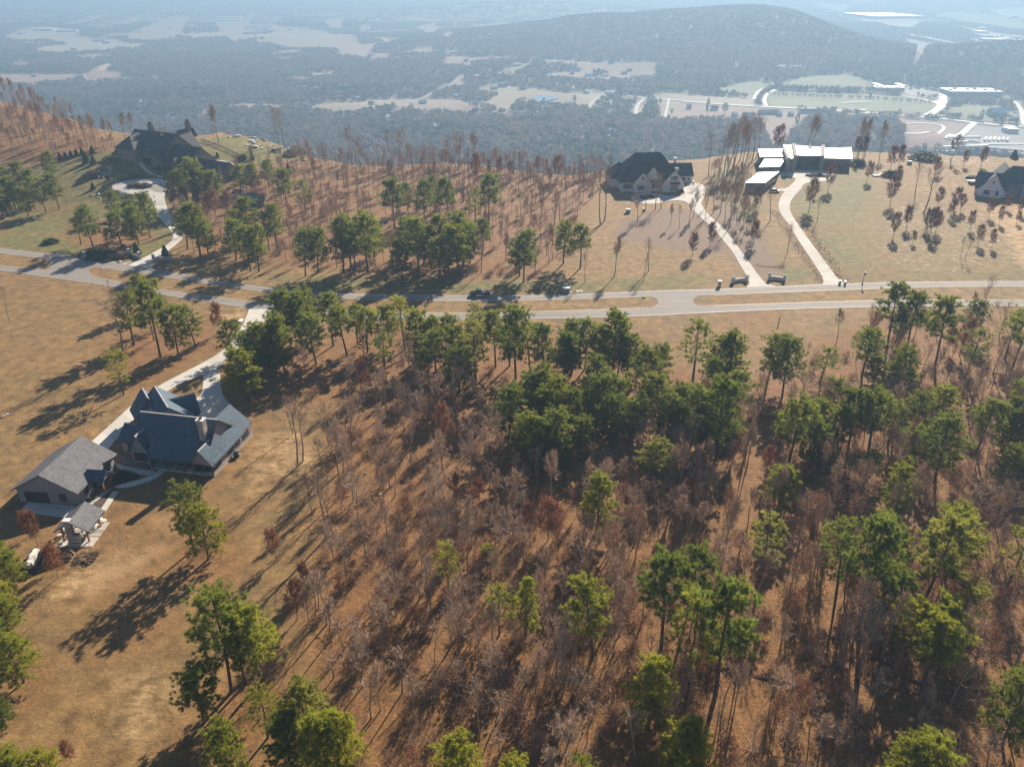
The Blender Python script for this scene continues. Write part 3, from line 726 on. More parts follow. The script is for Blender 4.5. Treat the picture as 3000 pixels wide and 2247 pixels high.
LEFT = [(135, 226, 40, 'white'), (640, 272, 70, 'tin'), (690, 285, 50, 'dark'), (480, 328, 36, 'grey'), (440, 345, 34, 'dark'), (780, 316, 60, 'white'), (940, 122, 40, 'white'), (1210, 222, 32, 'grey'), (970, 400, 60, 'white'), (740, 415, 40, 'tin'), (1700, 255, 26, 'dark'),
        (1110, 245, 18, 'white'), (1445, 250, 20, 'white'), (1865, 350, 22, 'white'), (1845, 395, 44, 'white'), (1965, 432, 40, 'grey'), (2000, 450, 22, 'white'), (2070, 470, 40, 'dark'), (1525, 385, 20, 'white'), (1580, 395, 20, 'tin'), (1665, 398, 18, 'white'), (1985, 602, 20, 'tin')]
NAMES_L = ['white-roofed shed left of the white warehouse', 'metal-roofed sheds complex by the fairground road', 'dark-roofed house beside the fairground road', 'grey-roofed house below the fairground road', 'dark-roofed house at the fairground field corner', 'long white house below the big tan field', 'white building at the top left corner of the tan field', 'grey-roofed farmhouse at the right edge of the tan field', 'long white house in the woods below the tan field', 'pale metal building above the bare dirt field', 'dark-roofed shed left of the pink hill field',
           'tiny white house at the bottom edge of the tan field', 'small white house left of the five barns', 'small white house in the woods above the wooded slope', 'long white mobile home right of the dark wood', 'grey-roofed house at the small tan clearing', 'small white outbuilding beside the clearing house', 'dark-roofed house left end of the small clearing', 'leftmost small white house in the woods row', 'middle pale house in the woods row', 'rightmost white house in the woods row', 'lone pale house low on the wooded slope']
for (x, y, wz, rf), nm in zip(LEFT, NAMES_L):
    vbuilding(*q0(x, y), wz / ZS, 12, 4, rf, nm, 'house', rot=rng.uniform(-0.4, 0.4), wall=int(rng.integers(0, 3)), cat='house', group='houses scattered through the valley')
MID = [(590, 285, 20, 'white'), (430, 310, 34, 'white'), (530, 672, 46, 'white'), (455, 692, 22, 'white'), (333, 797, 42, 'white'), (745, 632, 24, 'white'), (785, 626, 14, 'white'), (1045, 565, 60, 'dark'), (985, 618, 54, 'grey'), (890, 650, 40, 'white'), (875, 676, 26, 'tin'), (1005, 425, 60, 'grey'), (1375, 690, 90, 'dark'), (1440, 700, 60, 'grey'), (1330, 705, 40, 'white'), (1470, 680, 36, 'tin'),
       (1765, 738, 12, 'white'), (1725, 682, 26, 'white'), (2020, 668, 50, 'grey'), (1990, 700, 36, 'dark'), (685, 868, 60, 'red'), (775, 876, 40, 'white'), (460, 795, 24, 'red'), (600, 830, 20, 'white'), (635, 855, 70, 'dark'), (1555, 322, 22, 'white'), (1605, 305, 20, 'tin'), (1510, 157, 16, 'white'), (1895, 345, 30, 'white'), (900, 250, 24, 'white'), (1745, 860, 22, 'white'), (1975, 790, 50, 'dark'), (1140, 428, 50, 'white'), (430, 598, 30, 'tin')]
NAMES_M = ['tiny white house among the pink hill fields', 'white house on the tan clearing of the left hill', 'bright white barn in the left woods of the valley', 'small white shed beside the bright white barn', 'long white mobile home nearest the cliff at left', 'white house left of the pond field', 'tiny white shed left of the pond field', 'dark-roofed farmhouse at the top of the pond field', 'grey-roofed house below the dark farmhouse', 'white-roofed barn at the left edge of the pond field', 'pale metal shed below the white-roofed barn', 'grey-roofed church hall left of the steeple clearing', 'dark roof of the long farm shed below the pond', 'grey-roofed shed right of the long farm shed', 'white shed left of the long farm shed', 'pale metal shed near the pond dam',
           'tiny white house in the woods below the highway', 'white house left of the dark evergreen grove', 'grey-roofed house beside the right side road', 'dark-roofed house below the side road junction', 'red-roofed house in the slope clearing', 'white trailer right of the red-roofed house', 'small red-roofed house at left of the slope', 'white shed above the dark-roofed slope house', 'dark-roofed house on the slope clearing', 'white house on the wooded ridge side', 'pale house right of the white one on the wooded ridge', 'tiny white house high on the wooded ridge', 'white house at the right of the wooded ridge', 'white house above the pink hill fields', 'white house at the edge of the lower woods', 'dark-roofed house near the brick mansion roofline', 'white parking slab building beside the steeple', 'pale house above the left woods track']
for (x, y, wz, rf), nm in zip(MID, NAMES_M):
    vbuilding(*q1(x, y), wz / ZS, 13, 4, rf, nm, 'house', rot=rng.uniform(-0.4, 0.4), wall=int(rng.integers(0, 3)), cat='house', group='houses scattered through the valley')
# church steeple building
r = vbuilding(*q1(1080, 432), 30 / ZS, 18, 7, 'grey', 'grey church with slim white steeple at the ridge foot', 'church', cat='church', wall=0)
V = []; F = []
for z, a in ((7, 1.6), (16, 1.5), (16, 1.5), (32, 0.05)):
    V += [(-a, -a, z), (a, -a, z), (a, a, z), (-a, a, z)]
for k in range(3):
    for i in range(4): F.append((4 * k + i, 4 * k + (i + 1) % 4, 4 * k + 4 + (i + 1) % 4, 4 * k + 4 + i))
obj('steeple', pmesh('steeple', V, F, M_VW[0]), r)
# right: schools / plants / depot
vbuilding(*q2(1332, 585), 176 / ZS, 26, 7, 'white', 'white flat-roofed building with raised ends right of the track', 'flat_building', False, -0.05, 2, 'building')
for x, nm in ((1258, 'left'), (1402, 'right')):
    vbuilding(*q2(x, 576), 30 / ZS, 40, 9, 'white', nm + ' raised end block of the low white building', 'end_block', False, -0.05, 2, 'building')
pass
for r_, nx in ((vbuilding(*q2(1862, 612), 322 / ZS, 60, 9, 'white', 'very long white flat-roofed building before the wooded hill', 'warehouse', False, -0.06, 2, 'warehouse'), 9),):
    for k in range(nx):
        x_ = -88 + 20 * k + rng.uniform(-4, 4); y_ = rng.uniform(-14, 14)
        V = [(x_ - 3, y_ - 3, 10.2), (x_ + 3, y_ - 3, 10.2), (x_ + 3, y_ + 3, 10.2), (x_ - 3, y_ + 3, 10.2), (x_ - 3, y_ - 3, 12.8), (x_ + 3, y_ - 3, 12.8), (x_ + 3, y_ + 3, 12.8), (x_ - 3, y_ + 3, 12.8)]
        obj('roof_unit', pmesh('roof_unit', V, [(4, 5, 6, 7), (0, 1, 5, 4), (1, 2, 6, 5), (2, 3, 7, 6), (3, 0, 4, 7)], M_VR['grey']), r_)
vbuilding(*q2(1290, 112), 330 / ZS, 420, 14, 'white', 'huge gleaming white factory roof at the top right', 'factory', False, 0.05, 2, 'factory')
vbuilding(*q2(2030, 750), 92 / ZS, 26, 7, 'tin', 'pale gabled barn on the green field at far right', 'barn', cat='barn', rot=-0.1, wall=2)
vbuilding(*q2(2118, 858), 66 / ZS, 22, 7, 'tin', 'pale boxy office building in the depot yard', 'office_building', False, cat='building', wall=0)
for k, (x, y, wz) in enumerate([(1960, 265, 40), (2030, 268, 80), (2090, 262, 50), (1940, 192, 22), (1120, 5, 120), (980, 45, 150), (1930, 215, 60), (2180, 275, 60)]):
    vbuilding(*q2(x, y), wz / ZS, 60, 8, 'white', ['small white shed left of the white cluster at right', 'widest white shed of the cluster at right', 'right white shed of the cluster at right', 'round white tank-like shed above the right cluster', 'distant white plant at the very top edge', 'distant white sheds left of the factory', 'pale shed row by the upper right fields', 'white shed at the far right edge'][k], 'shed', False, cat='shed', group='far white sheds')
for k, (x, y, wz, rf) in enumerate([(205, 715, 40, 'dark'), (555, 742, 130, 'dark'), (830, 735, 150, 'dark'), (335, 755, 26, 'white'), (625, 752, 14, 'white'), (700, 752, 14, 'white'), (740, 435, 60, 'white'), (640, 425, 50, 'tin'), (40, 705, 26, 'tin'), (430, 760, 60, 'dark')]):
    vbuilding(*q2(x, y), wz / ZS, 13, 4.5, rf, ['dark-roofed house left of the round tree below the highway', 'long dark-roofed house below the highway, left one', 'long dark-roofed house below the highway, right one', 'small white-domed shed below the highway', 'tiny white shed at the end of the left long house', 'tiny white shed left of the tall valley tree', 'white house at the ridge foot clearing', 'pale house left at the ridge foot clearing', 'pale shed at the left of the brown field', 'dark-roofed house behind the tall bare trees'][k], 'house', cat='house', rot=rng.uniform(-0.15, 0.15), wall=int(rng.integers(0, 3)), group='houses scattered through the valley')
# trailers of the depot and trucks on the highway
def trailer(px, py, ln, rot, label, mt='white'):
    X, Y, Z = vpx(px, py)
    r = empty('truck_trailer', (X, Y, Z + 0.2), rot)
    a, b = ln / 2, 1.5
    def bx(n, x0, x1, y0, y1, z0, z1, m):
        V = [(x0, y0, z0), (x1, y0, z0), (x1, y1, z0), (x0, y1, z0), (x0, y0, z1), (x1, y0, z1), (x1, y1, z1), (x0, y1, z1)]
        obj(n, pmesh(n, V, [(0, 3, 2, 1), (4, 5, 6, 7), (0, 1, 5, 4), (1, 2, 6, 5), (2, 3, 7, 6), (3, 0, 4, 7)], m), r)
    bx('box', -a, a, -b, b, 1.3, 4.4, M_VR[mt]); bx('axles', -a + 0.6, -a + 3.2, -1.2, 1.2, 0, 1.28, M_VR['dark']); bx('landing_leg', a - 2.6, a - 2.2, -1.1, 1.1, 0, 1.28, M_VR['dark'])
    tag(r, label, 'trailer', 'trailers in the depot yard'); VB_SPOTS.append((X, Y, 12))
for k in range(6): trailer(*q2(1960 + 28 * k, 915 + 2 * (k % 2)), 26, 0.95, ('first', 'second', 'third', 'fourth', 'fifth', 'last')[k] + ' from the left of the slanted trailer row in the depot')
for k, (x, y, ln, ro) in enumerate([(1820, 905, 52, 0.05), (1830, 965, 70, 0.1), (2005, 975, 80, -0.5), (1760, 985, 60, 0.1), (1800, 935, 24, 0.2)]):
    trailer(*q2(x, y), ln, ro, ['long white trailer at the left depot fence', 'long white trailer row left of the slanted row', 'very long white trailer nearest the right house', 'white trailer at the near left depot corner', 'short white trailer between the left depot ones'][k])
trailer(*q2(1640, 766), 22, -0.06, 'grey semi trailer driving on the highway by the junction', 'tin'); trailer(*q2(1158, 727), 16, -0.04, 'bright white box truck on the highway below the track')
# cars in the parking lots
CARM = [mat('far_car_white', (0.7, 0.7, 0.7), 0.3, 0.02, 1), mat('far_car_dark', (0.05, 0.06, 0.08), 0.3, 0.02, 1), mat('far_car_red', (0.3, 0.04, 0.03), 0.3, 0.02, 1)]
def far_car_mesh(m):
    V = []; F = []
    for (x0, x1, y, z0, z1, tp) in ((-2.2, 2.2, 0.9, 0.3, 0.95, 0), (-1.2, 1.5, 0.8, 0.95, 1.5, 0.5)):
        b = len(V)
        V += [(x0, -y, z0), (x1, -y, z0), (x1, y, z0), (x0, y, z0), (x0 + tp, -y + tp * .3, z1), (x1 - tp, -y + tp * .3, z1), (x1 - tp, y - tp * .3, z1), (x0 + tp, y - tp * .3, z1)]
        F += [(b + 4, b + 5, b + 6, b + 7), (b, b + 1, b + 5, b + 4), (b + 1, b + 2, b + 6, b + 5), (b + 2, b + 3, b + 7, b + 6), (b + 3, b, b + 4, b + 7)]
    return pmesh('far_car', V, F, m)
FC = [far_car_mesh(m) for m in CARM]
for (cx, cy, w_, n_, lab) in [(1540, 597, 150, 12, 'lot of the low white building'), (1850, 632, 230, 16, 'lot before the very long white building'), (1320, 780 / 1, 0, 0, '')]:
    its_ = []
    for k in range(n_):
        X, Y, Z = vpx(*q2(cx - w_ / 2 + w_ * k / max(1, n_ - 1) + rng.uniform(-2, 2), cy + (w_ and (k / n_) * 10) + rng.uniform(-2, 2)))
        c_ = obj('parked_car', FC[int(rng.choice(3, p=[.6, .3, .1]))], None, (X, Y, Z), rng.uniform(-0.2, 0.2) + 1.4)
        its_.append((c_, X, Y))
    if its_: label_rows(its_, 'parked car', lab, 'car', 'cars in the valley parking lots', 14)

# small homes strewn along the valley floor
nh = 0; homes = {}
for (u_, v_) in zip(rng.uniform(40, 1900, 900), rng.uniform(70, 360, 900)):
    X, Y, Z = vpx(u_, v_)
    if not (1550 < Y < 5200) or clearing(X, Y) < 0.02 and rng.uniform() < 0.72: continue
    if float(valley_z(X, Y)) > VZ + 60 or any(math.hypot(X - a, Y - b) < c_ + 18 for a, b, c_ in VB_SPOTS): continue
    zc = Y * math.cos(PITCH) + (CAM_H - Z) * math.sin(PITCH)
    hw_ = 'far left part of the valley' if u_ < 700 else ('middle of the hazy valley' if u_ < 1300 else 'valley woods right of centre')
    hm_ = vbuilding(u_, v_, rng.uniform(11, 17) * FPX / zc, rng.uniform(8, 11), 3.6, ['white', 'tin', 'grey', 'dark', 'red'][int(rng.choice(5, p=[.4, .2, .2, .15, .05]))], 'small house', 'house', True, rng.uniform(-0.6, 0.6), int(rng.integers(0, 3)), 'house', 'small homes strewn over the valley')
    homes.setdefault(hw_, []).append((hm_, X, Y)); nh += 1
    if nh >= 105: break
for hw_, its_ in homes.items(): label_rows(its_, 'small house', hw_, 'house', 'small homes strewn over the valley', 9)
# ------------------------------------------------------------------ valley woods: one mass of trees nobody could count
def leaf_cloud(n, rad, hgt, zc, size, seed, up=0.0):
    g_ = np.random.default_rng(seed)
    d = g_.normal(size=(n, 3)); d /= np.linalg.norm(d, axis=1)[:, None]
    r_ = g_.uniform(0.35, 1.0, n) ** 0.5
    p = d * r_[:, None] * np.array([rad, rad, hgt]) + np.array([0, 0, zc])
    a = g_.normal(size=(n, 3)); a[:, 2] += up; a /= np.linalg.norm(a, axis=1)[:, None]
    b = np.cross(a, g_.normal(size=(n, 3))); b /= np.linalg.norm(b, axis=1)[:, None]
    s_ = size * g_.uniform(0.6, 1.3, n)[:, None]
    V = np.stack([p - a * s_ * .5 - b * s_ * .35, p - a * s_ * .5 + b * s_ * .35, p + a * s_ * .7], 1).reshape(-1, 3)
    return V, np.arange(3 * n).reshape(-1, 3)
def valley_tree(seed, kind):
    t_ = 0.25
    if kind == 'pine': V, F = leaf_cloud(110, 3.4, 5.2, 9.5, 2.1, seed)
    else: V, F = leaf_cloud(90, 4.2, 5.4, 9.0, 2.0, seed, 1.5)
    n = len(V)
    tv = np.array([(-t_, -t_, 0), (t_, -t_, 0), (0, t_, 0), (-.1, -.1, 10), (.1, -.1, 10), (0, .1, 10)])
    m = M_VPINE if kind == 'pine' else M_VBARE
    return mesh_np('valley_tree', np.vstack([V, tv]), [np.vstack([F, n + np.array([(0, 1, 3), (1, 4, 3), (1, 2, 4), (2, 5, 4), (2, 0, 5), (0, 3, 5)])])], [m])
def stuffleaf(name, stops, trans):
    t = NT(name); oi = t.n('ObjectInfo'); c = t.ramp(oi.outputs['Random'], stops)
    t.color(c); t.rough(0.9); t.p.inputs['Specular IOR Level'].default_value = 0.05
    tr = t.n('BsdfTranslucent'); t.l(c, tr.inputs['Color']); mx = t.n('MixShader'); mx.inputs[0].default_value = trans
    t.l(t.p.outputs[0], mx.inputs[1]); t.l(tr.outputs[0], mx.inputs[2]); t.l(mx.outputs[0], t.out.inputs['Surface'])
    return t.m
M_VPINE = stuffleaf('valley_pine_needles', [(0.0, (0.045, 0.07, 0.036)), (0.6, (0.065, 0.095, 0.046)), (1.0, (0.09, 0.12, 0.058))], 0.55)
M_VBARE = stuffleaf('valley_bare_twigs', [(0.0, (0.125, 0.10, 0.09)), (0.5, (0.165, 0.13, 0.112)), (1.0, (0.21, 0.165, 0.14))], 0.6)
VP = [valley_tree(i, 'bare') for i in range(4)] + [valley_tree(20 + i, 'pine') for i in range(3)]
def sample_band(y0, y1, n):
    yy = np.sqrt(rng.uniform(y0 * y0, y1 * y1, n)); xx = rng.uniform(-1, 1, n) * (0.76 * yy + 120)
    return xx, yy
bx_, by_, bs_, bz_ = [], [], [], []
for (y0, y1, n, sc0, sc1) in [(430, 1500, 26000, 0.6, 1.5), (1500, 2600, 42000, 0.6, 1.6), (2600, 4600, 78000, 1.2, 1.9), (4600, 12500, 46000, 2.4, 4.2)]:
    x_, y_ = sample_band(y0, y1, n)
    bx_.append(x_); by_.append(y_); s_ = rng.uniform(sc0, sc1, n); bs_.append(s_); bz_.append(rng.uniform(0.7, 1.05, n) if y0 < 1400 else (rng.uniform(0.5, 0.85, n) if y0 < 2600 else rng.uniform(0.4, 0.7, n)))
bx_, by_, bs_, bz_ = map(np.concatenate, (bx_, by_, bs_, bz_))
ok = (by_ - np.interp(bx_, EX, EY)) > 22
ok &= clearing(bx_, by_) < 0.5
for P, col in FIELD_W:
    lo = P.min(0); hi = P.max(0); sel = np.where(ok & (bx_ > lo[0]) & (bx_ < hi[0]) & (by_ > lo[1]) & (by_ < hi[1]))[0]
    ok[sel[inside(P, bx_[sel], by_[sel])]] = False
for L, wd in ROADPTS + [(np.vstack([POND, POND[:1]]), 26)]:
    lo = L.min(0) - 30; hi = L.max(0) + 30; sel = np.where(ok & (bx_ > lo[0]) & (bx_ < hi[0]) & (by_ > lo[1]) & (by_ < hi[1]))[0]
    if len(sel): ok[sel[sdist(L, bx_[sel], by_[sel], False) < wd / 2 + 7]] = False
for X, Y, rr_ in VB_SPOTS: ok &= np.hypot(bx_ - X, by_ - Y) > rr_
bx_, by_, bs_, bz_ = bx_[ok], by_[ok], bs_[ok], bz_[ok]
pn = vnoise(bx_, by_, 260, 51) + 0.6 * vnoise(bx_, by_, 90, 52)
pinep = 0.10 + 0.5 * sstep((pn - 0.15) / 0.6) + 0.45 * np.exp(-((bx_ - 1480) / 420) ** 2 - ((by_ - 2350) / 350) ** 2)
kind_ = np.where(rng.uniform(size=len(bx_)) < pinep, rng.integers(4, 7, len(bx_)), rng.integers(0, 4, len(bx_)))
scatter_object('valley_woods', np.stack([bx_, by_, valley_z(bx_, by_) - 0.5], -1), bs_, rng.uniform(0, 6.28, len(bx_)), kind_, VP, bz_)
# trees one can pick out in the valley
def vtree(px, py, hpx, k, label, wid=1.0):
    X, Y, Z = vpx(px, py)
    zc = Y * math.cos(PITCH) + (CAM_H - Z) * math.sin(PITCH)
    h = hpx * zc / FPX
    me_ = VP[k]
    s = h / 14.5
    r = empty('valley_tree', (X, Y, Z - 0.3), rng.uniform(0, 6.28), (s * wid, s * wid, s))
    obj('crown', VTC[k], r); obj('trunk', VTT, r)
    tag(r, label, 'tree', 'single trees in the valley fields')
_c = [leaf_cloud(160, 4.0, 5.4, 9.0, 1.7, 70 + i) for i in range(7)]
VTC = [mesh_np('valley_crown', V_, [F_], [M_VBARE if i < 4 else M_VPINE]) for i, (V_, F_) in enumerate(_c)]
VTT = pmesh('valley_trunk', [(-.3, -.3, 0), (.3, -.3, 0), (0, .3, 0), (-.1, -.1, 9), (.1, -.1, 9), (0, .1, 9)], [(0, 1, 4, 3), (1, 2, 5, 4), (2, 0, 3, 5)], mat('valley_bark', (0.09, 0.075, 0.06), 0.9, 0.2))
for x, y, h, k, w_, lb in [(1310, 690, 55, 5, 0.8, 'pointed dark conifer in front of the pond'), (1510, 670, 50, 5, 1.0, 'dark conifer right of the pond dam'), (1510, 700, 40, 6, 1.0, 'lower dark conifer right of the farm sheds'), (1230, 720, 75, 2, 1.3, 'largest round tree at the left of the pond'), (1165, 720, 70, 1, 1.2, 'round grey tree left of the pond'), (1110, 725, 50, 5, 1.2, 'dark tree at the lower left of the pond field'), (1030, 750, 50, 5, 0.8, 'slim dark conifer below the pond field'),
                           (935, 668, 35, 6, 1.2, 'round dark tree by the white-roofed barn'), (2065, 680, 40, 5, 0.9, 'dark conifer by the grey house at the side road'), (1975, 720, 45, 6, 1.5, 'big round dark tree at the side road'), (2140, 745, 40, 5, 1.0, 'dark tree in the field near the right centre'), (960, 750, 60, 2, 1.0, 'grey tree standing in the lower woods')]:
    vtree(*q1(x, y), h / ZS, k, lb, w_)
for k in range(9): vtree(*q1(1765 + 16 * k, 682 + (k % 3) * 3), 42 / ZS, 4 + k % 3, ('leftmost', 'second', 'third', 'fourth', 'fifth', 'sixth', 'seventh', 'eighth', 'rightmost')[k] + ' tree of the dark evergreen grove by the highway', 1.3)
for x, y, h, k, w_, lb in [(272, 740, 70, 5, 1.1, 'big round dark evergreen below the highway at right'), (155, 760, 120, 4, 0.35, 'tall slim dark tree left of the round evergreen'), (735, 830, 95, 5, 0.6, 'tall dark evergreen behind the modern house'), (395, 775, 50, 4, 1.3, 'dark evergreen at the left long house'), (1215, 640, 32, 4, 0.9, 'dark tree in the track infield'), (1130, 605, 42, 4, 0.6, 'slim dark tree at the end of the track hedge'), (1080, 598, 34, 5, 1.2, 'round dark tree near the end of the track hedge'), (1050, 596, 34, 4, 0.6, 'slim dark tree beside the round track tree'), (1930, 780, 70, 2, 0.8, 'grey tree left of the pale barn'), (2110, 740, 66, 2, 1.3, 'grey clump right of the pale barn')]:
    vtree(*q2(x, y), h / ZS, k, lb, w_)
for k in range(12): vtree(*q2(640 + 32 * k, 580 + k * 1.0), 34 / ZS, int(rng.integers(0, 7)), '%s dark tree from left in the hedge row beyond the track' % ORD[k], 1.0)
def hedge_line(pts, n, k, h, lb):
    q_ = np.array([vpx(*q2(*p)) for p in pts])
    L = resample(q_[:, :2], 9)
    pp = L + rng.normal(0, 2.0, L.shape)
    scatter_object('valley_hedge', np.stack([pp[:, 0], pp[:, 1], valley_z(pp[:, 0], pp[:, 1]) - h * 2], -1), np.full(len(pp), 0.9), rng.uniform(0, 6, len(pp)), rng.integers(0, 4, len(pp)), VP[:4], np.full(len(pp), h))
hedge_line([(570, 612), (900, 628), (1300, 645), (1600, 668)], 0, 0, 0.45, '')
hedge_line([(490, 660), (510, 620), (545, 590), (610, 560)], 0, 0, 0.6, '')
hedge_line([(1720, 690), (1760, 672), (2060, 680)], 0, 0, 0.5, '')
# ------------------------------------------------------------------ trees of the ridge top
M_BARK_P = mat('pine_bark', (0.115, 0.080, 0.060), 0.9, 0.3, 3.0)
M_BARK_G = mat('grey_bark', (0.30, 0.215, 0.16), 0.9, 0.3, 3.0)
M_NEEDLE = leafmat('pine_needles', (0.160, 0.180, 0.028), (0.335, 0.338, 0.056), 0.58)
M_OAKLEAF = leafmat('dry_oak_leaves', (0.17, 0.070, 0.038), (0.30, 0.135, 0.070), 0.35)
t = NT('twigs'); oi = t.n('ObjectInfo')
t.color(t.mix(1.0, t.ramp(t.noise(1.5, 2, 0.5, 'Object'), [(0.3, (0.385, 0.255, 0.165)), (0.7, (0.57, 0.41, 0.285))]), oi.outputs['Color'], 'MULTIPLY')); t.rough(0.9); M_TWIG = t.m
class Acc:
    def __init__(s): s.V = []; s.T = []; s.Q = []; s.n = 0
    def add(s, V, T=None, Q=None):
        V = np.asarray(V, float).reshape(-1, 3)
        if T is not None and len(T): s.T.append(np.asarray(T) + s.n)
        if Q is not None and len(Q): s.Q.append(np.asarray(Q) + s.n)
        s.V.append(V); s.n += len(V)
    def tube(s, pts, rad, sides=5):
        pts = np.asarray(pts, float); k = len(pts)
        d = np.gradient(pts, axis=0); d /= np.maximum(1e-6, np.linalg.norm(d, axis=1))[:, None]
        ref = np.array([0, 0, 1.0]) if abs(d[:, 2]).mean() < 0.9 else np.array([1.0, 0, 0])
        a = np.cross(d, ref); a /= np.maximum(1e-6, np.linalg.norm(a, axis=1))[:, None]; b = np.cross(d, a)
        th = np.arange(sides) * 2 * np.pi / sides
        V = pts[:, None] + (np.cos(th)[None, :, None] * a[:, None] + np.sin(th)[None, :, None] * b[:, None]) * np.asarray(rad)[:, None, None]
        i = np.arange(k * sides).reshape(k, sides); j = np.roll(i, -1, 1)
        s.add(V, Q=np.stack([i[:-1], j[:-1], j[1:], i[1:]], -1).reshape(-1, 4))
    def ribbons(s, P, Dn, L, w, g_):
        """thin twig triangles"""
        n = len(P); sd = np.cross(Dn, g_.normal(size=(n, 3))); sd /= np.maximum(1e-6, np.linalg.norm(sd, axis=1))[:, None]
        V = np.stack([P - sd * w[:, None], P + sd * w[:, None], P + Dn * L[:, None]], 1)
        s.add(V, T=np.arange(3 * n).reshape(-1, 3))
    def mesh(s, name, m, smooth=False):
        return mesh_np(name, np.concatenate(s.V), [np.concatenate(x) for x in (s.T, s.Q) if x], [m], smooth=smooth)
def unit(v): return v / np.maximum(1e-9, np.linalg.norm(v, axis=-1, keepdims=True))
def make_pine(seed, form):
    """10 m pine: bare lower stem, whorled limbs, tufts of needles"""
    g_ = np.random.default_rng(seed)
    wood, leafs = Acc(), Acc()
    H = 10.0
    lean = g_.normal(0, 0.25, 2)
    ts = np.linspace(0, 1, 9)
    bend = g_.normal(0, 0.12, 2)
    ctr = np.stack([lean[0] * ts ** 2 + bend[0] * np.sin(ts * 3), lean[1] * ts ** 2 + bend[1] * np.sin(ts * 3), ts * H], -1)
    wood.tube(ctr, 0.17 * (1 - ts) ** 0.8 + 0.02, 6)
    def stem(f): return np.array([np.interp(f, ts, ctr[:, i]) for i in range(3)])
    lo, Rmax, nb, per, dn = {'round': (0.36, 2.9, 62, 9, 38), 'full': (0.20, 2.9, 78, 9, 38), 'cone': (0.2, 2.4, 62, 7, 34), 'sparse': (0.42, 2.6, 32, 8, 28), 'tall': (0.50, 2.4, 48, 9, 38), 'flat': (0.38, 3.2, 50, 10, 34)}[form]
    tp, td = [], []
    for k in range(nb):
        f = lo + (1 - lo) * ((k + g_.uniform(0, 1)) / nb)
        q = (f - lo) / (1 - lo)
        if form in ('cone',): prof = (1 - q) ** 0.75 * 0.95 + 0.1
        elif form in ('flat',): prof = math.sqrt(max(0, 1 - ((q - 0.55) / 0.62) ** 2)) * 0.95 + 0.08
        else: prof = math.sqrt(max(0, 1 - ((q - 0.38) / 0.66) ** 2)) * 0.95 + 0.06
        L = Rmax * prof * g_.uniform(0.70, 1.08)
        az = k * 2.399 + g_.normal(0, 0.5)
        el = -0.12 + 1.05 * q ** 1.3 + g_.normal(0, 0.12)
        d0 = np.array([math.cos(az) * math.cos(el), math.sin(az) * math.cos(el), math.sin(el)])
        p0 = stem(f)
        tip = p0 + d0 * L + np.array([0, 0, 0.16 * L])
        mid = p0 + d0 * L * 0.55
        wood.tube([p0, mid, tip], [0.045 * (1.1 - q), 0.028, 0.01], 3)
        m_ = max(2, int(per * (0.45 + 0.75 * L / Rmax)))
        s_ = g_.uniform(0.34, 1.03, m_)
        pp = p0 + (tip - p0) * s_[:, None] + g_.normal(0, 0.20 * (0.5 + L / Rmax), (m_, 3)) * np.array([1, 1, 0.6])
        tp.append(pp); td.append(np.repeat(unit(d0 + np.array([0, 0, 0.5]))[None], m_, 0))
    tp.append(stem(0.985) + g_.normal(0, 0.16, (5, 3))); td.append(np.tile(np.array([[0, 0, 1.0]]), (5, 1)))
    tp = np.concatenate(tp); td = np.concatenate(td)
    P = np.repeat(tp, dn, 0); Dn = unit(np.repeat(td, dn, 0) * 0.9 + g_.normal(0, 0.65, (len(P), 3)))
    P = P + g_.normal(0, 0.05, P.shape)
    leafs.ribbons(P, Dn, g_.uniform(0.28, 0.55, len(P)), g_.uniform(0.018, 0.030, len(P)), g_)
    return wood.mesh('pine_trunk', M_BARK_P, True), leafs.mesh('pine_crown', M_NEEDLE)
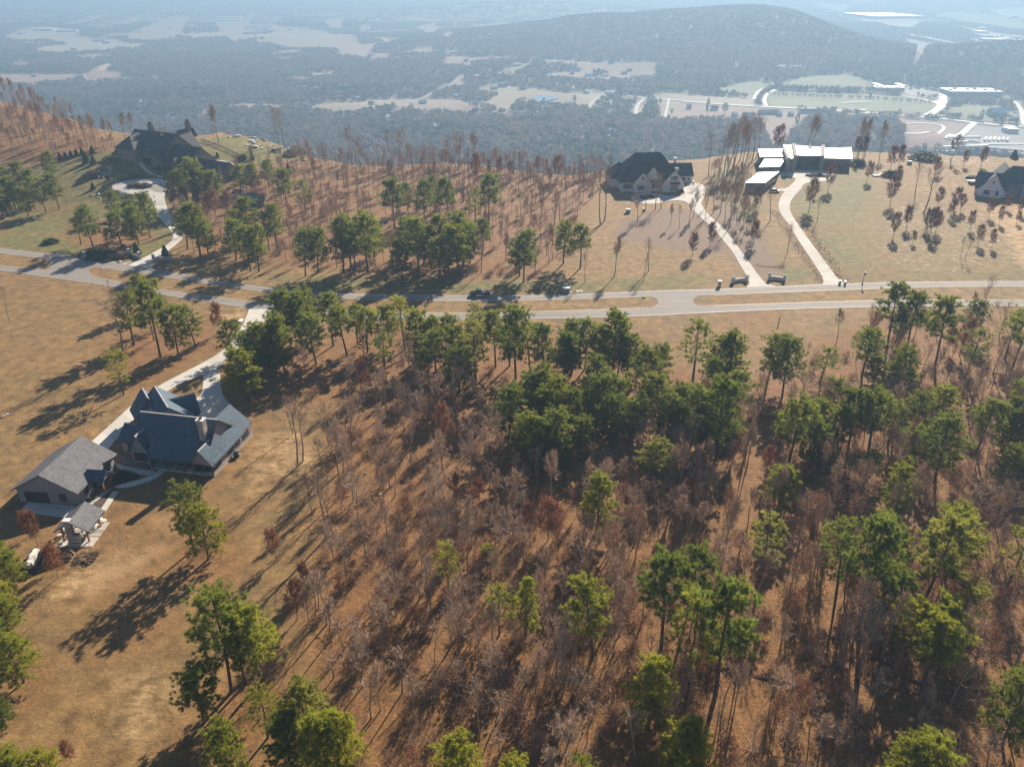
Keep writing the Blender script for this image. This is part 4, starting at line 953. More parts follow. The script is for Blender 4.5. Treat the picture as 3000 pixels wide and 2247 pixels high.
def make_bare(seed, form, leafy=False):
    """10 m leafless tree: stem and limbs in one mesh, spray of twigs in another"""
    g_ = np.random.default_rng(seed)
    wood, tw, lf = Acc(), Acc(), Acc()
    H = 10.0
    cfg = {'upright': (0.48, 15, 0.95, 2.0, 1), 'slim': (0.48, 13, 0.85, 2.3, 1), 'spread': (0.34, 17, 0.62, 2.9, 1), 'multi': (0.16, 20, 1.0, 2.2, 3), 'oak': (0.22, 26, 0.55, 2.6, 1)}[form]
    lo, nb, el0, Rm, stems = cfg
    for st in range(stems):
        off = g_.normal(0, 0.06, 2) if stems == 1 else np.array([math.cos(st * 2.1), math.sin(st * 2.1)]) * 0.2
        sp = (g_.normal(0, 0.3, 2) if stems == 1 else off * 5)
        hs = H * (1 if st == 0 else g_.uniform(0.75, 0.95)) * 0.93
        ts = np.linspace(0, 1, 8)
        ctr = np.stack([off[0] + sp[0] * ts ** 1.4 + 0.12 * np.sin(ts * 7 + seed), off[1] + sp[1] * ts ** 1.4 + 0.12 * np.cos(ts * 6 + seed), ts * hs], -1)
        wood.tube(ctr, (0.135 if stems == 1 else 0.09) * (1 - ts) ** 0.75 + 0.012, 6)
        for k in range(nb // stems):
            f = lo + (0.97 - lo) * (k + g_.uniform(0, 1)) / (nb // stems)
            q = (f - lo) / (1 - lo)
            p0 = np.array([np.interp(f, ts, ctr[:, i]) for i in range(3)])
            az = k * 2.399 + g_.normal(0, 0.4); el = el0 + 0.3 * q + g_.normal(0, 0.12)
            L = Rm * (1.18 - 0.75 * q) * g_.uniform(0.75, 1.25)
            if form == 'oak': L = Rm * (math.sqrt(max(0.05, 1 - ((q - 0.35) / 0.7) ** 2))) * g_.uniform(0.7, 1.1)
            d0 = np.array([math.cos(az) * math.cos(el), math.sin(az) * math.cos(el), math.sin(el)])
            e1 = p0 + d0 * L * 0.5; e2 = p0 + d0 * L + np.array([0, 0, 0.25 * L])
            wood.tube([p0, e1, e2], [0.05 * (1.15 - q), 0.03, 0.01], 4)
            nsub = 4 if form == 'slim' else 6
            for j in range(nsub):
                s_ = 0.25 + 0.75 * (j + g_.uniform(0, 1)) / nsub
                b0 = p0 + (e2 - p0) * s_ + np.array([0, 0, -0.1 * L * math.sin(s_ * 3.14)])
                db = unit(d0 + g_.normal(0, 0.55, 3) + np.array([0, 0, 0.45]))
                lb = L * g_.uniform(0.28, 0.55)
                b1 = b0 + db * lb
                wood.tube([b0, b1], [0.018, 0.006], 3)
                nt = 4 if form == 'slim' else 8
                u_ = g_.uniform(0.1, 1.0, nt)
                P = b0 + (b1 - b0) * u_[:, None]
                Dt = unit(db + g_.normal(0, 0.6, (nt, 3)) + np.array([0, 0, 0.3]))
                Lt = g_.uniform(0.45, 1.0, nt) * (0.5 + 0.22 * L)
                tw.ribbons(P, Dt, Lt, np.full(nt, 0.019 if form == 'slim' else 0.024), g_)
                P2 = np.repeat(P + Dt * Lt[:, None] * 0.45, 2, 0); D2 = unit(np.repeat(Dt, 2, 0) + g_.normal(0, 0.55, (2 * nt, 3)))
                tw.ribbons(P2, D2, np.repeat(Lt, 2) * 0.6, np.full(2 * nt, 0.017), g_)
                if leafy:
                    Q = np.concatenate([P + Dt * Lt[:, None] * x_ for x_ in (0.3, 0.7, 1.0)]); Q = Q + g_.normal(0, 0.12, Q.shape)
                    lf.ribbons(Q, unit(g_.normal(size=Q.shape)), g_.uniform(0.2, 0.36, len(Q)), g_.uniform(0.07, 0.13, len(Q)), g_)
    if leafy:
        for A_ in (tw,): pass
        return wood.mesh('oak_trunk', M_BARK_G, True), lf.mesh('oak_crown', M_OAKLEAF)
    return wood.mesh('bare_trunk', M_BARK_G, True), tw.mesh('bare_crown', M_TWIG)
PINES = {'round': [make_pine(1, 'round'), make_pine(2, 'round'), make_pine(3, 'round')], 'full': [make_pine(4, 'full'), make_pine(5, 'full')], 'cone': [make_pine(6, 'cone'), make_pine(7, 'cone')],
         'sparse': [make_pine(8, 'sparse'), make_pine(9, 'sparse')], 'tall': [make_pine(10, 'tall'), make_pine(11, 'tall')], 'flat': [make_pine(12, 'flat'), make_pine(13, 'flat')]}
BARES = {'upright': [make_bare(21, 'upright'), make_bare(22, 'upright'), make_bare(23, 'upright')], 'slim': [make_bare(24, 'slim'), make_bare(25, 'slim')], 'spread': [make_bare(26, 'spread'), make_bare(27, 'spread')], 'multi': [make_bare(28, 'multi'), make_bare(29, 'multi')]}
OAKS = [make_bare(31, 'oak', True), make_bare(32, 'oak', True), make_bare(33, 'oak', True)]
TREES = []                                            # (x, y, radius) for keeping scatter apart
def put_tree(name, pair_, X, Y, h, wid=1.0, col=None, rz=None, tilt=0.0):
    s = h / 10.0
    r = empty(name, (X, Y, gz(X, Y) - 0.1), rng.uniform(0, 6.28) if rz is None else rz, (s * wid, s * wid, s))
    if tilt: r.rotation_euler[0] = rng.normal(0, tilt); r.rotation_euler[1] = rng.normal(0, tilt)
    obj('trunk', pair_[0], r); c_ = obj('crown', pair_[1], r)
    if col is not None: c_.color = (*col, 1)
    TREES.append((X, Y))
    return r
# every pine: (view origin, x, y of the crown top, x, y of the foot or None, form)
def P_(o, rows): return [(o[0] + r_[0] / ZS, o[1] + r_[1] / ZS, None if r_[2] is None else o[0] + r_[2] / ZS, None if r_[2] is None else o[1] + r_[3] / ZS, r_[4], r_[5] if len(r_) > 5 else None) for r_ in rows]
oB, oCc, oD, oE, oF = (1000, 900), (2000, 850), (0, 1547), (1000, 1547), (2000, 1547)
oN = (1000, 400)
YEL, BRI, NOR, DRK, PAL = (1.4, 1.28, 0.8), (1.2, 1.18, 0.8), (0.92, 0.96, 0.92), (0.74, 0.84, 0.8), (1.25, 1.15, 1.35)
STANDS = [
 ('far left grove below the mansion', P_((0, 0), [(290, 1010, 345, 1190, 'round'), (130, 1075, 150, 1260, 'round'), (40, 1100, 50, 1290, 'round'), (210, 1120, 220, 1330, 'full'), (370, 1145, 385, 1355, 'round'), (100, 1170, 110, 1370, 'round'), (10, 1190, 20, 1400, 'full'), (290, 1200, 300, 1380, 'flat'), (180, 1230, 185, 1400, 'full')]) + P_(oL, [(45, 130, 50, 290, 'full'), (70, 60, 75, 260, 'round')])),
 ('group left of the mansion gate', P_(oL, [(570, 260, 605, 495, 'round', DRK), (770, 285, 800, 510, 'round', DRK), (730, 150, 748, 310, 'round'), (880, 260, 900, 480, 'full'), (930, 180, 975, 435, 'round'), (520, 310, 525, 480, 'sparse'), (690, 380, 700, 470, 'cone', DRK), (850, 210, 870, 420, 'round')])),
 ('clump before the mansion garage', P_((0, 0), [(1220, 1062, 1250, 1330, 'round'), (1380, 1130, 1400, 1330, 'round'), (1300, 1120, 1320, 1340, 'full'), (1170, 1130, 1190, 1330, 'full'), (1840, 1120, 1860, 1330, 'round'), (1960, 1190, 1980, 1390, 'sparse'), (1740, 1060, 1745, 1215, 'round', DRK), (1640, 1080, 1650, 1240, 'full', DRK), (1550, 1090, 1560, 1240, 'full', DRK)])),
 ('trees right of the mansion drive', P_(oL, [(1180, 270, 1215, 510, 'round'), (1290, 240, 1300, 560, 'tall'), (1240, 320, 1290, 512, 'round', BRI), (1340, 330, 1350, 540, 'full'), (1500, 350, 1530, 580, 'round'), (1600, 205, 1620, 480, 'tall'), (1610, 400, 1625, 650, 'round'), (1665, 395, 1680, 655, 'round'), (1790, 255, 1800, 515, 'round'), (1730, 300, 1745, 520, 'sparse'), (1960, 420, 1980, 685, 'round', DRK), (2030, 405, 2060, 665, 'round', DRK), (1530, 280, 1550, 480, 'full')])),
 ('stand beyond the truck', P_(oN, [(0, 560, 15, 885, 'round'), (60, 570, 65, 850, 'tall'), (90, 620, 92, 870, 'tall'), (180, 525, 172, 880, 'round'), (240, 560, 215, 790, 'full'), (340, 305, 345, 600, 'tall', DRK), (420, 320, 430, 480, 'full', DRK), (510, 310, 540, 560, 'round', DRK), (610, 285, 620, 500, 'round', DRK), (690, 300, 700, 590, 'tall', DRK), (945, 205, 955, 590, 'tall', DRK), (865, 360, 870, 560, 'sparse'), (385, 690, 392, 920, 'full'), (495, 570, 500, 870, 'round'), (540, 600, 532, 835, 'full'), (410, 555, 420, 800, 'full'), (645, 540, 640, 830, 'tall'), (650, 690, 645, 915, 'full'), (800, 530, 790, 840, 'full'), (755, 600, 758, 885, 'full', BRI), (840, 600, 835, 820, 'full'), (915, 560, 910, 790, 'tall')])),
 ('roadside trees right of the truck', P_(oN, [(1170, 660, 1180, 945, 'round', DRK), (1150, 690, 1155, 905, 'round', DRK), (1450, 580, 1438, 825, 'round'), (1570, 600, 1548, 855, 'tall')])),
 ('grove left of the near driveway', P_(oL, [(900, 705, 930, 920, 'tall'), (965, 755, 1040, 1205, 'tall'), (840, 830, 870, 1130, 'round'), (1060, 810, 1065, 1000, 'sparse'), (1135, 905, 1155, 1190, 'full'), (1250, 900, 1268, 1140, 'round'), (990, 900, 1000, 1100, 'sparse')])),
 ('trees beside the near house drive', P_(oA, [(750, 310, 802, 566, 'sparse', YEL), (1510, 105, 1495, 325, 'round'), (1570, 300, 1600, 600, 'full', BRI), (1640, 190, 1660, 420, 'full'), (1690, 150, 1700, 440, 'full'), (1770, 105, 1790, 440, 'full'), (1850, 130, 1850, 430, 'full'), (1930, -60, 1955, 265, 'tall'), (2050, 70, 2050, 370, 'round'), (2130, -60, 2160, 250, 'tall'), (1990, 40, 2010, 300, 'tall'), (1640, 320, 1650, 560, 'sparse', BRI), (1990, -90, 2000, 200, 'round'), (1880, -80, 1890, 240, 'full')])),
 ('tree line below the road', P_(oB, [(330, 20, 320, 250, 'round'), (390, -30, 412, 275, 'sparse', YEL), (290, 180, 290, 460, 'sparse'), (140, 200, 145, 330, 'sparse'), (30, 0, 38, 310, 'tall'), (100, 0, 108, 240, 'tall'), (170, 30, 170, 290, 'tall', BRI), (490, 60, 485, 350, 'tall'), (590, 90, 590, 330, 'full'), (610, 180, 613, 455, 'round'), (520, 200, 522, 400, 'full'), (720, 85, 722, 330, 'tall'), (740, 150, 745, 400, 'full'), (830, 110, 830, 320, 'cone', DRK), (760, 280, 762, 560, 'full'), (885, 0, 886, 230, 'sparse', PAL), (920, 60, 922, 320, 'sparse', PAL), (900, 130, 872, 480, 'sparse', PAL), (1010, 70, 1000, 388, 'tall'), (1150, 50, 1130, 462, 'round', DRK), (1090, 120, 1090, 380, 'sparse')])),
 ('dense stand in mid woods', P_(oB, [(1230, 140, 1222, 420, 'sparse', PAL), (1330, 150, 1310, 420, 'full', DRK), (1440, 200, 1440, 480, 'full', DRK), (1490, 130, 1495, 420, 'full', DRK), (1580, 120, 1580, 400, 'tall'), (1520, 270, 1490, 450, 'round', DRK), (1740, 70, 1760, 400, 'full'), (1660, 160, 1665, 420, 'full'), (1800, 170, 1790, 440, 'full'), (1840, 210, 1842, 460, 'round'), (1640, 360, 1645, 640, 'full', DRK), (1320, 420, 1325, 720, 'round'), (1230, 470, 1230, 750, 'full', DRK), (1070, 560, 1086, 845, 'full', DRK), (1300, 560, 1305, 830, 'full'), (1390, 500, 1395, 790, 'full', BRI), (1490, 570, 1495, 830, 'full'), (1650, 470, 1655, 760, 'full', DRK), (1770, 480, 1775, 760, 'full'), (1730, 600, 1735, 880, 'full', DRK), (1900, 620, 1882, 860, 'full'), (1190, 720, 1200, 1010, 'full'), (1370, 705, 1375, 1000, 'full'), (1540, 720, 1545, 950, 'round', DRK), (1290, 760, 1295, 1040, 'full', DRK), (1950, 300, 1932, 610, 'full'), (2050, 260, 2052, 480, 'full'), (2070, 480, 2060, 790, 'round'), (2150, 600, 2110, 880, 'full'), (2170, 520, 2190, 800, 'full'), (1420, 860, 1425, 1060, 'full', DRK)])),
 ('lone round pines in mid woods', P_(oB, [(2040, 890, 2035, 1135, 'round', PAL), (1640, 1130, 1645, 1480, 'full', BRI)])),
 ('right roadside stand', P_(oCc, [(130, 250, 60, 622, 'sparse'), (320, 300, 285, 590, 'full'), (230, 340, 220, 600, 'full'), (220, 480, 190, 720, 'full', DRK), (370, 550, 350, 790, 'full'), (50, 660, 60, 990, 'full'), (300, 630, 215, 1090, 'full', DRK), (160, 710, 150, 1010, 'full', DRK), (580, 320, 545, 610, 'round'), (700, 365, 645, 690, 'round', DRK), (920, 385, 890, 592, 'sparse'), (1230, 280, 1160, 560, 'round'), (1400, 380, 1380, 660, 'round'), (1260, 450, 1225, 670, 'round'), (1400, 0, 1322, 385, 'tall', DRK), (1520, 45, 1450, 392, 'tall', DRK), (1390, 170, 1370, 380, 'tall', DRK), (1740, 100, 1632, 505, 'tall'), (1880, 85, 1870, 300, 'round', DRK), (1920, 290, 1832, 565, 'sparse'), (2190, 100, 2130, 522, 'tall'), (2130, 170, 2090, 440, 'sparse')])),
 ('right slope stand', P_(oCc, [(970, 590, 960, 860, 'round'), (1250, 670, 1205, 1045, 'tall'), (1120, 680, 1068, 1045, 'tall', DRK), (1340, 740, 1330, 1000, 'sparse'), (1550, 680, 1490, 925, 'round'), (1690, 645, 1640, 875, 'round', BRI), (740, 735, 682, 1155, 'tall'), (660, 800, 630, 1000, 'sparse'), (850, 740, 830, 1010, 'full', BRI), (970, 790, 950, 1050, 'round'), (870, 880, 825, 1140, 'full', DRK), (1490, 930, 1470, 1140, 'flat'), (1710, 860, 1635, 1235, 'round', DRK), (1930, 720, 1902, 1060, 'tall'), (2090, 700, 2060, 1010, 'tall', DRK), (2190, 560, 2180, 900, 'tall'), (2140, 1020, 2090, 1250, 'round'), (2010, 1170, 2000, 1320, 'sparse', PAL), (1210, 1060, 1172, 1260, 'round', BRI), (1080, 1080, 1060, 1250, 'sparse', PAL), (1420, 1090, 1420, 1290, 'sparse', BRI), (1430, 1180, 1372, 1465, 'full', BRI), (620, 1160, 612, 1450, 'full', BRI), (2110, 800, 2080, 1080, 'full')])),
 ('left picture edge', P_(oD, [(15, 95, 40, 330, 'full', BRI), (80, 180, 110, 400, 'full', BRI), (55, 355, 70, 560, 'full', YEL), (60, 470, 90, 720, 'full', BRI), (105, 700, 158, 992, 'full', BRI), (30, 1110, 45, 1290, 'full', DRK), (-30, 560, -10, 820, 'full', DRK)])),
 ('lawn pair below the near house', P_(oD, [(1210, -201, 1255, 140, 'flat'), (1325, -118, 1352, 200, 'full', YEL)])),
 ('lower left clump', P_(oD, [(1470, 480, 1500, 1060, 'round'), (1680, 540, 1688, 992, 'round', BRI), (1330, 870, 1322, 1262, 'round', DRK), (1560, 600, 1590, 1010, 'sparse'), (1700, 1085, 1735, 1358, 'sparse', YEL)])),
 ('bottom edge at left', P_(oD, [(170, 1410, 150, 1720, 'full', BRI), (60, 1460, 40, 1760, 'full', BRI), (330, 1430, 340, 1690, 'full', YEL), (1500, 1300, 1500, 1640, 'full', BRI), (1990, 1075, 1980, 1500, 'full', PAL), (2130, 1225, 2130, 1640, 'full', BRI), (1900, 1240, 1890, 1600, 'full'), (2240, 1240, 2240, 1640, 'full', YEL)])),
 ('scattered pines low in the woods', P_(oE, [(700, 150, 695, 420, 'sparse', YEL), (945, 115, 945, 265, 'full', YEL), (1030, 415, 1025, 690, 'sparse', PAL), (1200, 318, 1195, 690, 'cone', BRI), (1650, 392, 1630, 835, 'round', BRI), (770, 1415, 770, 1760, 'full', YEL), (1090, 1525, 1090, 1760, 'full', YEL), (2010, 895, 1990, 1290, 'full', YEL), (2190, 1285, 2180, 1660, 'full', YEL), (2120, 260, 2070, 790, 'tall', DRK), (1575, 1480, 1570, 1680, 'sparse', BRI)])),
 ('lower right tall pines', P_(oF, [(60, 205, 10, 640, 'tall', DRK), (350, 212, 215, 1070, 'tall', DRK), (110, 535, 40, 1050, 'sparse', BRI), (590, -30, 505, 310, 'sparse', PAL), (1050, 45, 995, 430, 'flat', DRK), (1250, 5, 1140, 640, 'tall', DRK), (1365, 48, 1300, 400, 'round'), (1390, 315, 1340, 620, 'full', DRK), (1590, -40, 1528, 556, 'tall', PAL), (1790, -100, 1700, 330, 'round', BRI), (2160, 10, 2080, 420, 'sparse', PAL), (1790, 365, 1780, 640, 'flat', PAL), (1440, 470, 1430, 860, 'round', YEL), (1500, 560, 1530, 1060, 'tall', BRI), (1690, 530, 1640, 980, 'round', BRI), (2090, 905, 2070, 1400, 'full'), (20, 1300, 10, 1660, 'full', YEL), (1560, 1310, 1540, 1720, 'full', BRI), (1430, 1365, 1410, 1700, 'full', BRI), (1340, 1480, 1330, 1760, 'full', YEL)])),
]
for where, rows in STANDS:
    its = []
    for (xt, yt, xb, yb, form, col) in rows:
        if xb is None:
            X, Y = plane(xt, yt, 11.0); h = 11.0
        else:
            X, Y, z = hit(xb, yb); h = height_at(X, Y, xt, yt) - z
        h = min(19.0, max(4.5, h * 1.03))
        base = np.array(col or NOR) * rng.uniform(0.86, 1.12)
        r = put_tree('pine_tree', PINES[form][int(rng.integers(0, len(PINES[form])))], X, Y, h, rng.uniform(0.9, 1.14) * (12.0 / max(8.5, h)) ** 0.35 * (1.14 if Y > 120 else 1.0), tuple(base), tilt=0.035)
        its.append((r, X, Y))
    label_rows(its, 'pine', where, 'pine tree', 'pines of ' + where)

# bare trees read one by one along the cliff and on the lawns
SINGLES = [
 ('cliff edge row', 'slim', [((1000, 0), r_) for r_ in [(75, 1065, 800), (175, 1010, 880), (330, 1090, 830), (390, 1060, 820), (560, 1045, 920), (700, 1060, 870), (740, 1085, 840), (760, 1100, 850), (1155, 1090, 985), (1200, 1100, 980), (1540, 1140, 1000), (1730, 1180, 1000), (260, 1060, 930), (460, 1120, 950), (120, 1050, 900)]] + [((1000, 0), (868, 1050, 865, 'spread'))]),
 ('far left cliff', 'upright', [((0, 0), r_) for r_ in [(65, 690, 490), (112, 690, 505), (168, 700, 540), (262, 770, 560), (300, 905, 660), (810, 905, 730), (505, 935, 755), (455, 905, 720), (945, 830, 720), (90, 880, 690), (200, 900, 720), (380, 920, 740), (620, 930, 760), (700, 935, 770), (560, 950, 750)]]),
 ('mansion lawn edge', 'slim', [((0, 0), r_) for r_ in [(1412, 928, 680), (1815, 942, 690), (1845, 970, 700), (1390, 930, 800)]]),
 ('group left of the modern house', 'slim', [((2000, 0), r_) for r_ in [(170, 1140, 850), (300, 1090, 755), (335, 1070, 750), (372, 1040, 760), (408, 1060, 745), (450, 1040, 740), (482, 1010, 750), (265, 1130, 800), (325, 1140, 790), (385, 1120, 800), (230, 1150, 880)]]),
 ('group behind the modern house', 'upright', [((2000, 0), r_) for r_ in [(715, 935, 740), (735, 930, 745), (1140, 1020, 765), (1180, 1010, 770), (1275, 1015, 785), (1735, 1055, 865)]]),
 ('brick house front lawn', 'slim', [(oN, r_) for r_ in [(1680, 572, 100), (1706, 548, 110), (1920, 562, 372), (1970, 482, 250), (2036, 472, 232), (2070, 468, 240), (2132, 582, 440), (2192, 592, 440), (1765, 905, 665), (1960, 928, 755), (1988, 872, 655), (1580, 945, 745)]]),
 ('strip between the right driveways', 'slim', [(oR, r_) for r_ in [(565, 548, 310), (680, 752, 560), (300, 590, 300), (270, 560, 330), (240, 500, 290), (370, 560, 380), (330, 500, 300), (145, 540, 350), (40, 560, 400), (70, 520, 350), (200, 490, 280), (440, 560, 400), (160, 440, 260), (395, 480, 330)]]),
 ('right lawn', 'slim', [(oR, r_) for r_ in [(870, 548, 385), (1505, 382, 165), (1560, 500, 150), (1800, 780, 640), (1830, 800, 650), (1735, 160, 20)]]),
 ('left field', 'slim', [(oL, r_) for r_ in [(65, 985, 740), (795, 1190, 760), (830, 830, 700), (1255, 870, 780), (710, 790, 700)]] + [(oA, (545, 690, 500)), (oD, (335, 540, 420))]),
 ('slope below the near house', 'slim', [(oA, r_) for r_ in [(1930, 1035, 560), (1895, 820, 560), (1960, 1000, 620), (2110, 1500, 1020), (2020, 1330, 1090), (2160, 1470, 1100)]]),
]
for where, form, rows in SINGLES:
    its = []
    for o, r_ in rows:
        xb, yb = o[0] + r_[0] / ZS, o[1] + r_[1] / ZS
        X, Y, z = hit(xb, yb)
        if edge_d(X, Y) > -1: Y -= float(edge_d(X, Y)) + 2
        h = min(24, max(4, height_at(X, Y, xb, o[1] + r_[2] / ZS) - z))
        fm = r_[3] if len(r_) > 3 else form
        if rng.uniform() < 0.25: fm = 'upright'
        r = put_tree('bare_tree', BARES[fm][int(rng.integers(0, len(BARES[fm])))], X, Y, h, rng.uniform(0.75, 1.0), (0.75, 0.70, 0.70), tilt=0.05)
        its.append((r, X, Y))
    label_rows(its, 'bare tree', where, 'bare tree', 'leafless trees of ' + where)
# oaks that kept their brown leaves
OAKROWS = [
 ('right lawn', [(oR, r_) for r_ in [(820, 482, 275), (940, 350, 180), (1195, 295, 165), (1340, 445, 250), (1395, 285, 190), (1360, 655, 492), (1448, 595, 448), (1600, 645, 458), (1650, 462, 330), (1750, 482, 330), (1732, 525, 405), (1800, 485, 370), (1860, 605, 480), (1912, 702, 570), (2000, 722, 600), (2100, 475, 380), (1492, 695, 612), (2180, 505, 400), (2050, 565, 450), (1985, 525, 400), (2165, 565, 480), (1570, 610, 470), (1640, 620, 480)]]),
 ('cliff behind the right lawn', [(oR, r_) for r_ in [(1345, 212, 62), (1395, 200, 55), (1130, 130, 5), (1165, 135, 0), (1820, 195, 90), (1930, 195, 70), (1640, 250, 135), (560, 70, -100)]]),
 ('strip between the right driveways', [(oR, r_) for r_ in [(478, 478, 320), (460, 705, 545), (180, 705, 560), (60, 775, 630)]]),
 ('middle cliff edge', [((1000, 0), r_) for r_ in [(870, 1180, 1000), (1030, 1150, 1025), (1100, 1170, 1045), (1265, 1100, 1012), (1285, 1250, 1180), (1350, 1180, 1090), (1400, 1170, 1010), (700, 1150, 1080), (960, 1120, 1040)]]),
 ('clump right of the turning circle', [(oL, r_) for r_ in [(1120, 250, 80), (1200, 260, 110), (1290, 270, 120), (1400, 300, 130), (1480, 310, 140), (1350, 320, 170)]]),
 ('ground near the pavilion', [((30 , 1440), (r_[0] / 5.5235 * ZS, r_[1] / 5.5235 * ZS, r_[2] / 5.5235 * ZS)) for r_ in [(440, 880, 270), (330, 700, 260), (780, 1400, 850), (680, 1260, 900)]]),
 ('lower woods', [(oB, r_) for r_ in [(665, 860, 630), (730, 1240, 1085), (900, 1260, 1110), (1215, 1440, 1270), (1340, 1500, 1240), (1720, 1120, 985), (150, 560, 350), (1390, 1480, 1290)]] + [(oCc, r_) for r_ in [(110, 1260, 1065), (320, 1120, 915), (540, 1190, 1005), (1235, 290, 130), (1790, 420, 165), (1720, 400, 240)]]),
 ('lawn edge below the near house', [(oD, r_) for r_ in [(1800, 205, 0), (1925, 590, 330), (1992, 385, 215), (465, 1515, 1365)]] + [(oL, (1420, 1055, 855))]),
]
for where, rows in OAKROWS:
    its = []
    for o, r_ in rows:
        xb, yb = o[0] + r_[0] / ZS, o[1] + r_[1] / ZS
        X, Y, z = hit(xb, yb)
        if edge_d(X, Y) > -1: Y -= float(edge_d(X, Y)) + 2
        h = min(14, max(2.5, height_at(X, Y, xb, o[1] + r_[2] / ZS) - z))
        lawn = o == oR
        r = put_tree('oak_tree', OAKS[int(rng.integers(0, 3))], X, Y, h, rng.uniform(0.72, 0.95), (np.array((0.62, 0.55, 0.62)) if lawn else np.array((1.0, 0.95, 0.9))) * rng.uniform(0.8, 1.2), tilt=0.03)
        its.append((r, X, Y))
    label_rows(its, 'brown-leaved oak', where, 'oak tree', 'oaks of ' + where)

# the leafless woods: the trees that show largest one by one, saplings and brush as a mass
AVOID = [wpoly(zr(oA, ZS, [(1100, -20), (1900, -20), (1700, 200), (1560, 680), (1660, 900), (1420, 1120), (100, 1300), (100, 1150), (560, 850), (1400, 310), (1580, 100)]))]
def fill(poly, n, dmin, used):
    cell = {}
    for a, b in used: cell.setdefault((int(a // 5), int(b // 5)), []).append((a, b))
    def clear(x, y, dm):
        i, j = int(x // 5), int(y // 5)
        return all((x - a) ** 2 + (y - b) ** 2 >= dm * dm for p in (-1, 0, 1) for q in (-1, 0, 1) for a, b in cell.get((i + p, j + q), ()))
    P = wpoly(poly); lo, hi = P.min(0), P.max(0)
    out = []
    tries = 0
    while len(out) < n and tries < 60000:
        tries += 1
        x, y = rng.uniform(lo[0], hi[0]), rng.uniform(lo[1], hi[1])
        if not inside(P, np.array([x]), np.array([y]))[0]: continue
        if edge_d(x, y) > -2: continue
        if any(inside(A_, np.array([x]), np.array([y]))[0] for A_ in AVOID): continue
        if used and not clear(x, y, dmin): continue
        used.append((x, y)); out.append((x, y)); cell.setdefault((int(x // 5), int(y // 5)), []).append((x, y))
    return out
WF_LOW = dp([(690, 980), (800, 900), (1000, 860), (1100, 960), (1250, 1010), (1500, 900), (1680, 880), (1900, 900), (2212, 800), (2240, 1680), (800, 1680), (720, 1520), (660, 1330), (720, 1200)])
used = list(TREES)
def wood_trees(poly, n, dmin, forms, h0, h1, where, group, col=(1, 1, 1)):
    its = []
    for x, y in fill(poly, n, dmin, used):
        fm = forms[int(rng.integers(0, len(forms)))]
        its.append((put_tree('bare_tree', BARES[fm][int(rng.integers(0, len(BARES[fm])))], x, y, rng.uniform(h0, h1), rng.uniform(0.72, 1.0), np.array(col) * rng.uniform(0.75, 1.2), tilt=0.04), x, y))
    label_rows(its, 'leafless tree', where, 'bare tree', group, 7)
LW = 'leafless trees of the lower woods'
wood_trees(dp([(700, 960), (800, 900), (1000, 860), (1100, 960), (1120, 1250), (900, 1450), (720, 1520), (660, 1330), (720, 1200)]), 45, 2.6, ['upright', 'slim', 'spread', 'slim'], 8, 13, 'sunny left woods edge', LW)
wood_trees(dp([(1120, 1000), (1500, 900), (1680, 880), (1700, 1300), (1500, 1450), (1130, 1250)]), 42, 2.8, ['upright', 'slim', 'upright', 'spread'], 8, 12.5, 'middle lower woods', LW)
wood_trees(dp([(900, 1450), (1130, 1250), (1500, 1450), (1700, 1300), (1750, 1680), (820, 1680)]), 30, 2.6, ['spread', 'slim', 'upright'], 7, 11, 'woods at the bottom edge', LW)
wood_trees(dp([(1700, 900), (1900, 900), (2212, 800), (2240, 1680), (1750, 1680)]), 42, 2.7, ['upright', 'slim', 'upright', 'spread'], 8, 13, 'lower right woods', LW)
wood_trees(dp([(640, 770), (900, 760), (1100, 790), (1080, 900), (800, 930), (690, 900)]), 14, 2.6, ['slim', 'upright'], 7, 11, 'woods behind the roadside pines', LW)
wood_trees(dp([(1780, 740), (2000, 660), (2240, 640), (2240, 800), (1900, 900)]), 26, 2.8, ['slim', 'upright'], 7, 11, 'woods below the road at right', LW)
wood_trees(WOODS_BACK, 58, 3.4, ['slim', 'slim', 'upright'], 8, 14, 'woods beyond the road', 'thin bare trees of the far woods', (0.75, 0.68, 0.68))
wood_trees(WOODS_FARLEFT, 16, 4.0, ['slim', 'upright'], 8, 13, 'far left hillside', 'thin bare trees of the far left hillside', (0.7, 0.64, 0.64))
# saplings of the far woods and the brush under the trees: uncountable
SAPL = []
for i in range(3):
    w_, c_ = BARES['slim'][i % 2] if i < 2 else BARES['upright'][0]
    nv = len(w_.vertices)
    a = np.empty(nv * 3, np.float32); w_.vertices.foreach_get('co', a); b = np.empty(len(c_.vertices) * 3, np.float32); c_.vertices.foreach_get('co', b)
    qf = np.array([p.vertices[:] for p in w_.polygons]); tf = np.array([p.vertices[:] for p in c_.polygons])
    SAPL.append(mesh_np('sapling', np.vstack([a.reshape(-1, 3), b.reshape(-1, 3)]), [qf, tf + nv], [M_BARK_G, M_BRUSH if False else M_TWIG], np.concatenate([np.zeros(len(qf)), np.ones(len(tf))])))
w_, c_ = OAKS[0]
nv = len(w_.vertices); a = np.empty(nv * 3, np.float32); w_.vertices.foreach_get('co', a); b = np.empty(len(c_.vertices) * 3, np.float32); c_.vertices.foreach_get('co', b)
qf = np.array([p.vertices[:] for p in w_.polygons]); tf = np.array([p.vertices[:] for p in c_.polygons])[::2]
SAPL.append(mesh_np('russet_sapling', np.vstack([a.reshape(-1, 3), b.reshape(-1, 3)]) * np.array([0.7, 0.7, 0.75]), [qf, tf + nv], [M_BARK_G, M_OAKLEAF], np.concatenate([np.zeros(len(qf)), np.ones(len(tf))])))
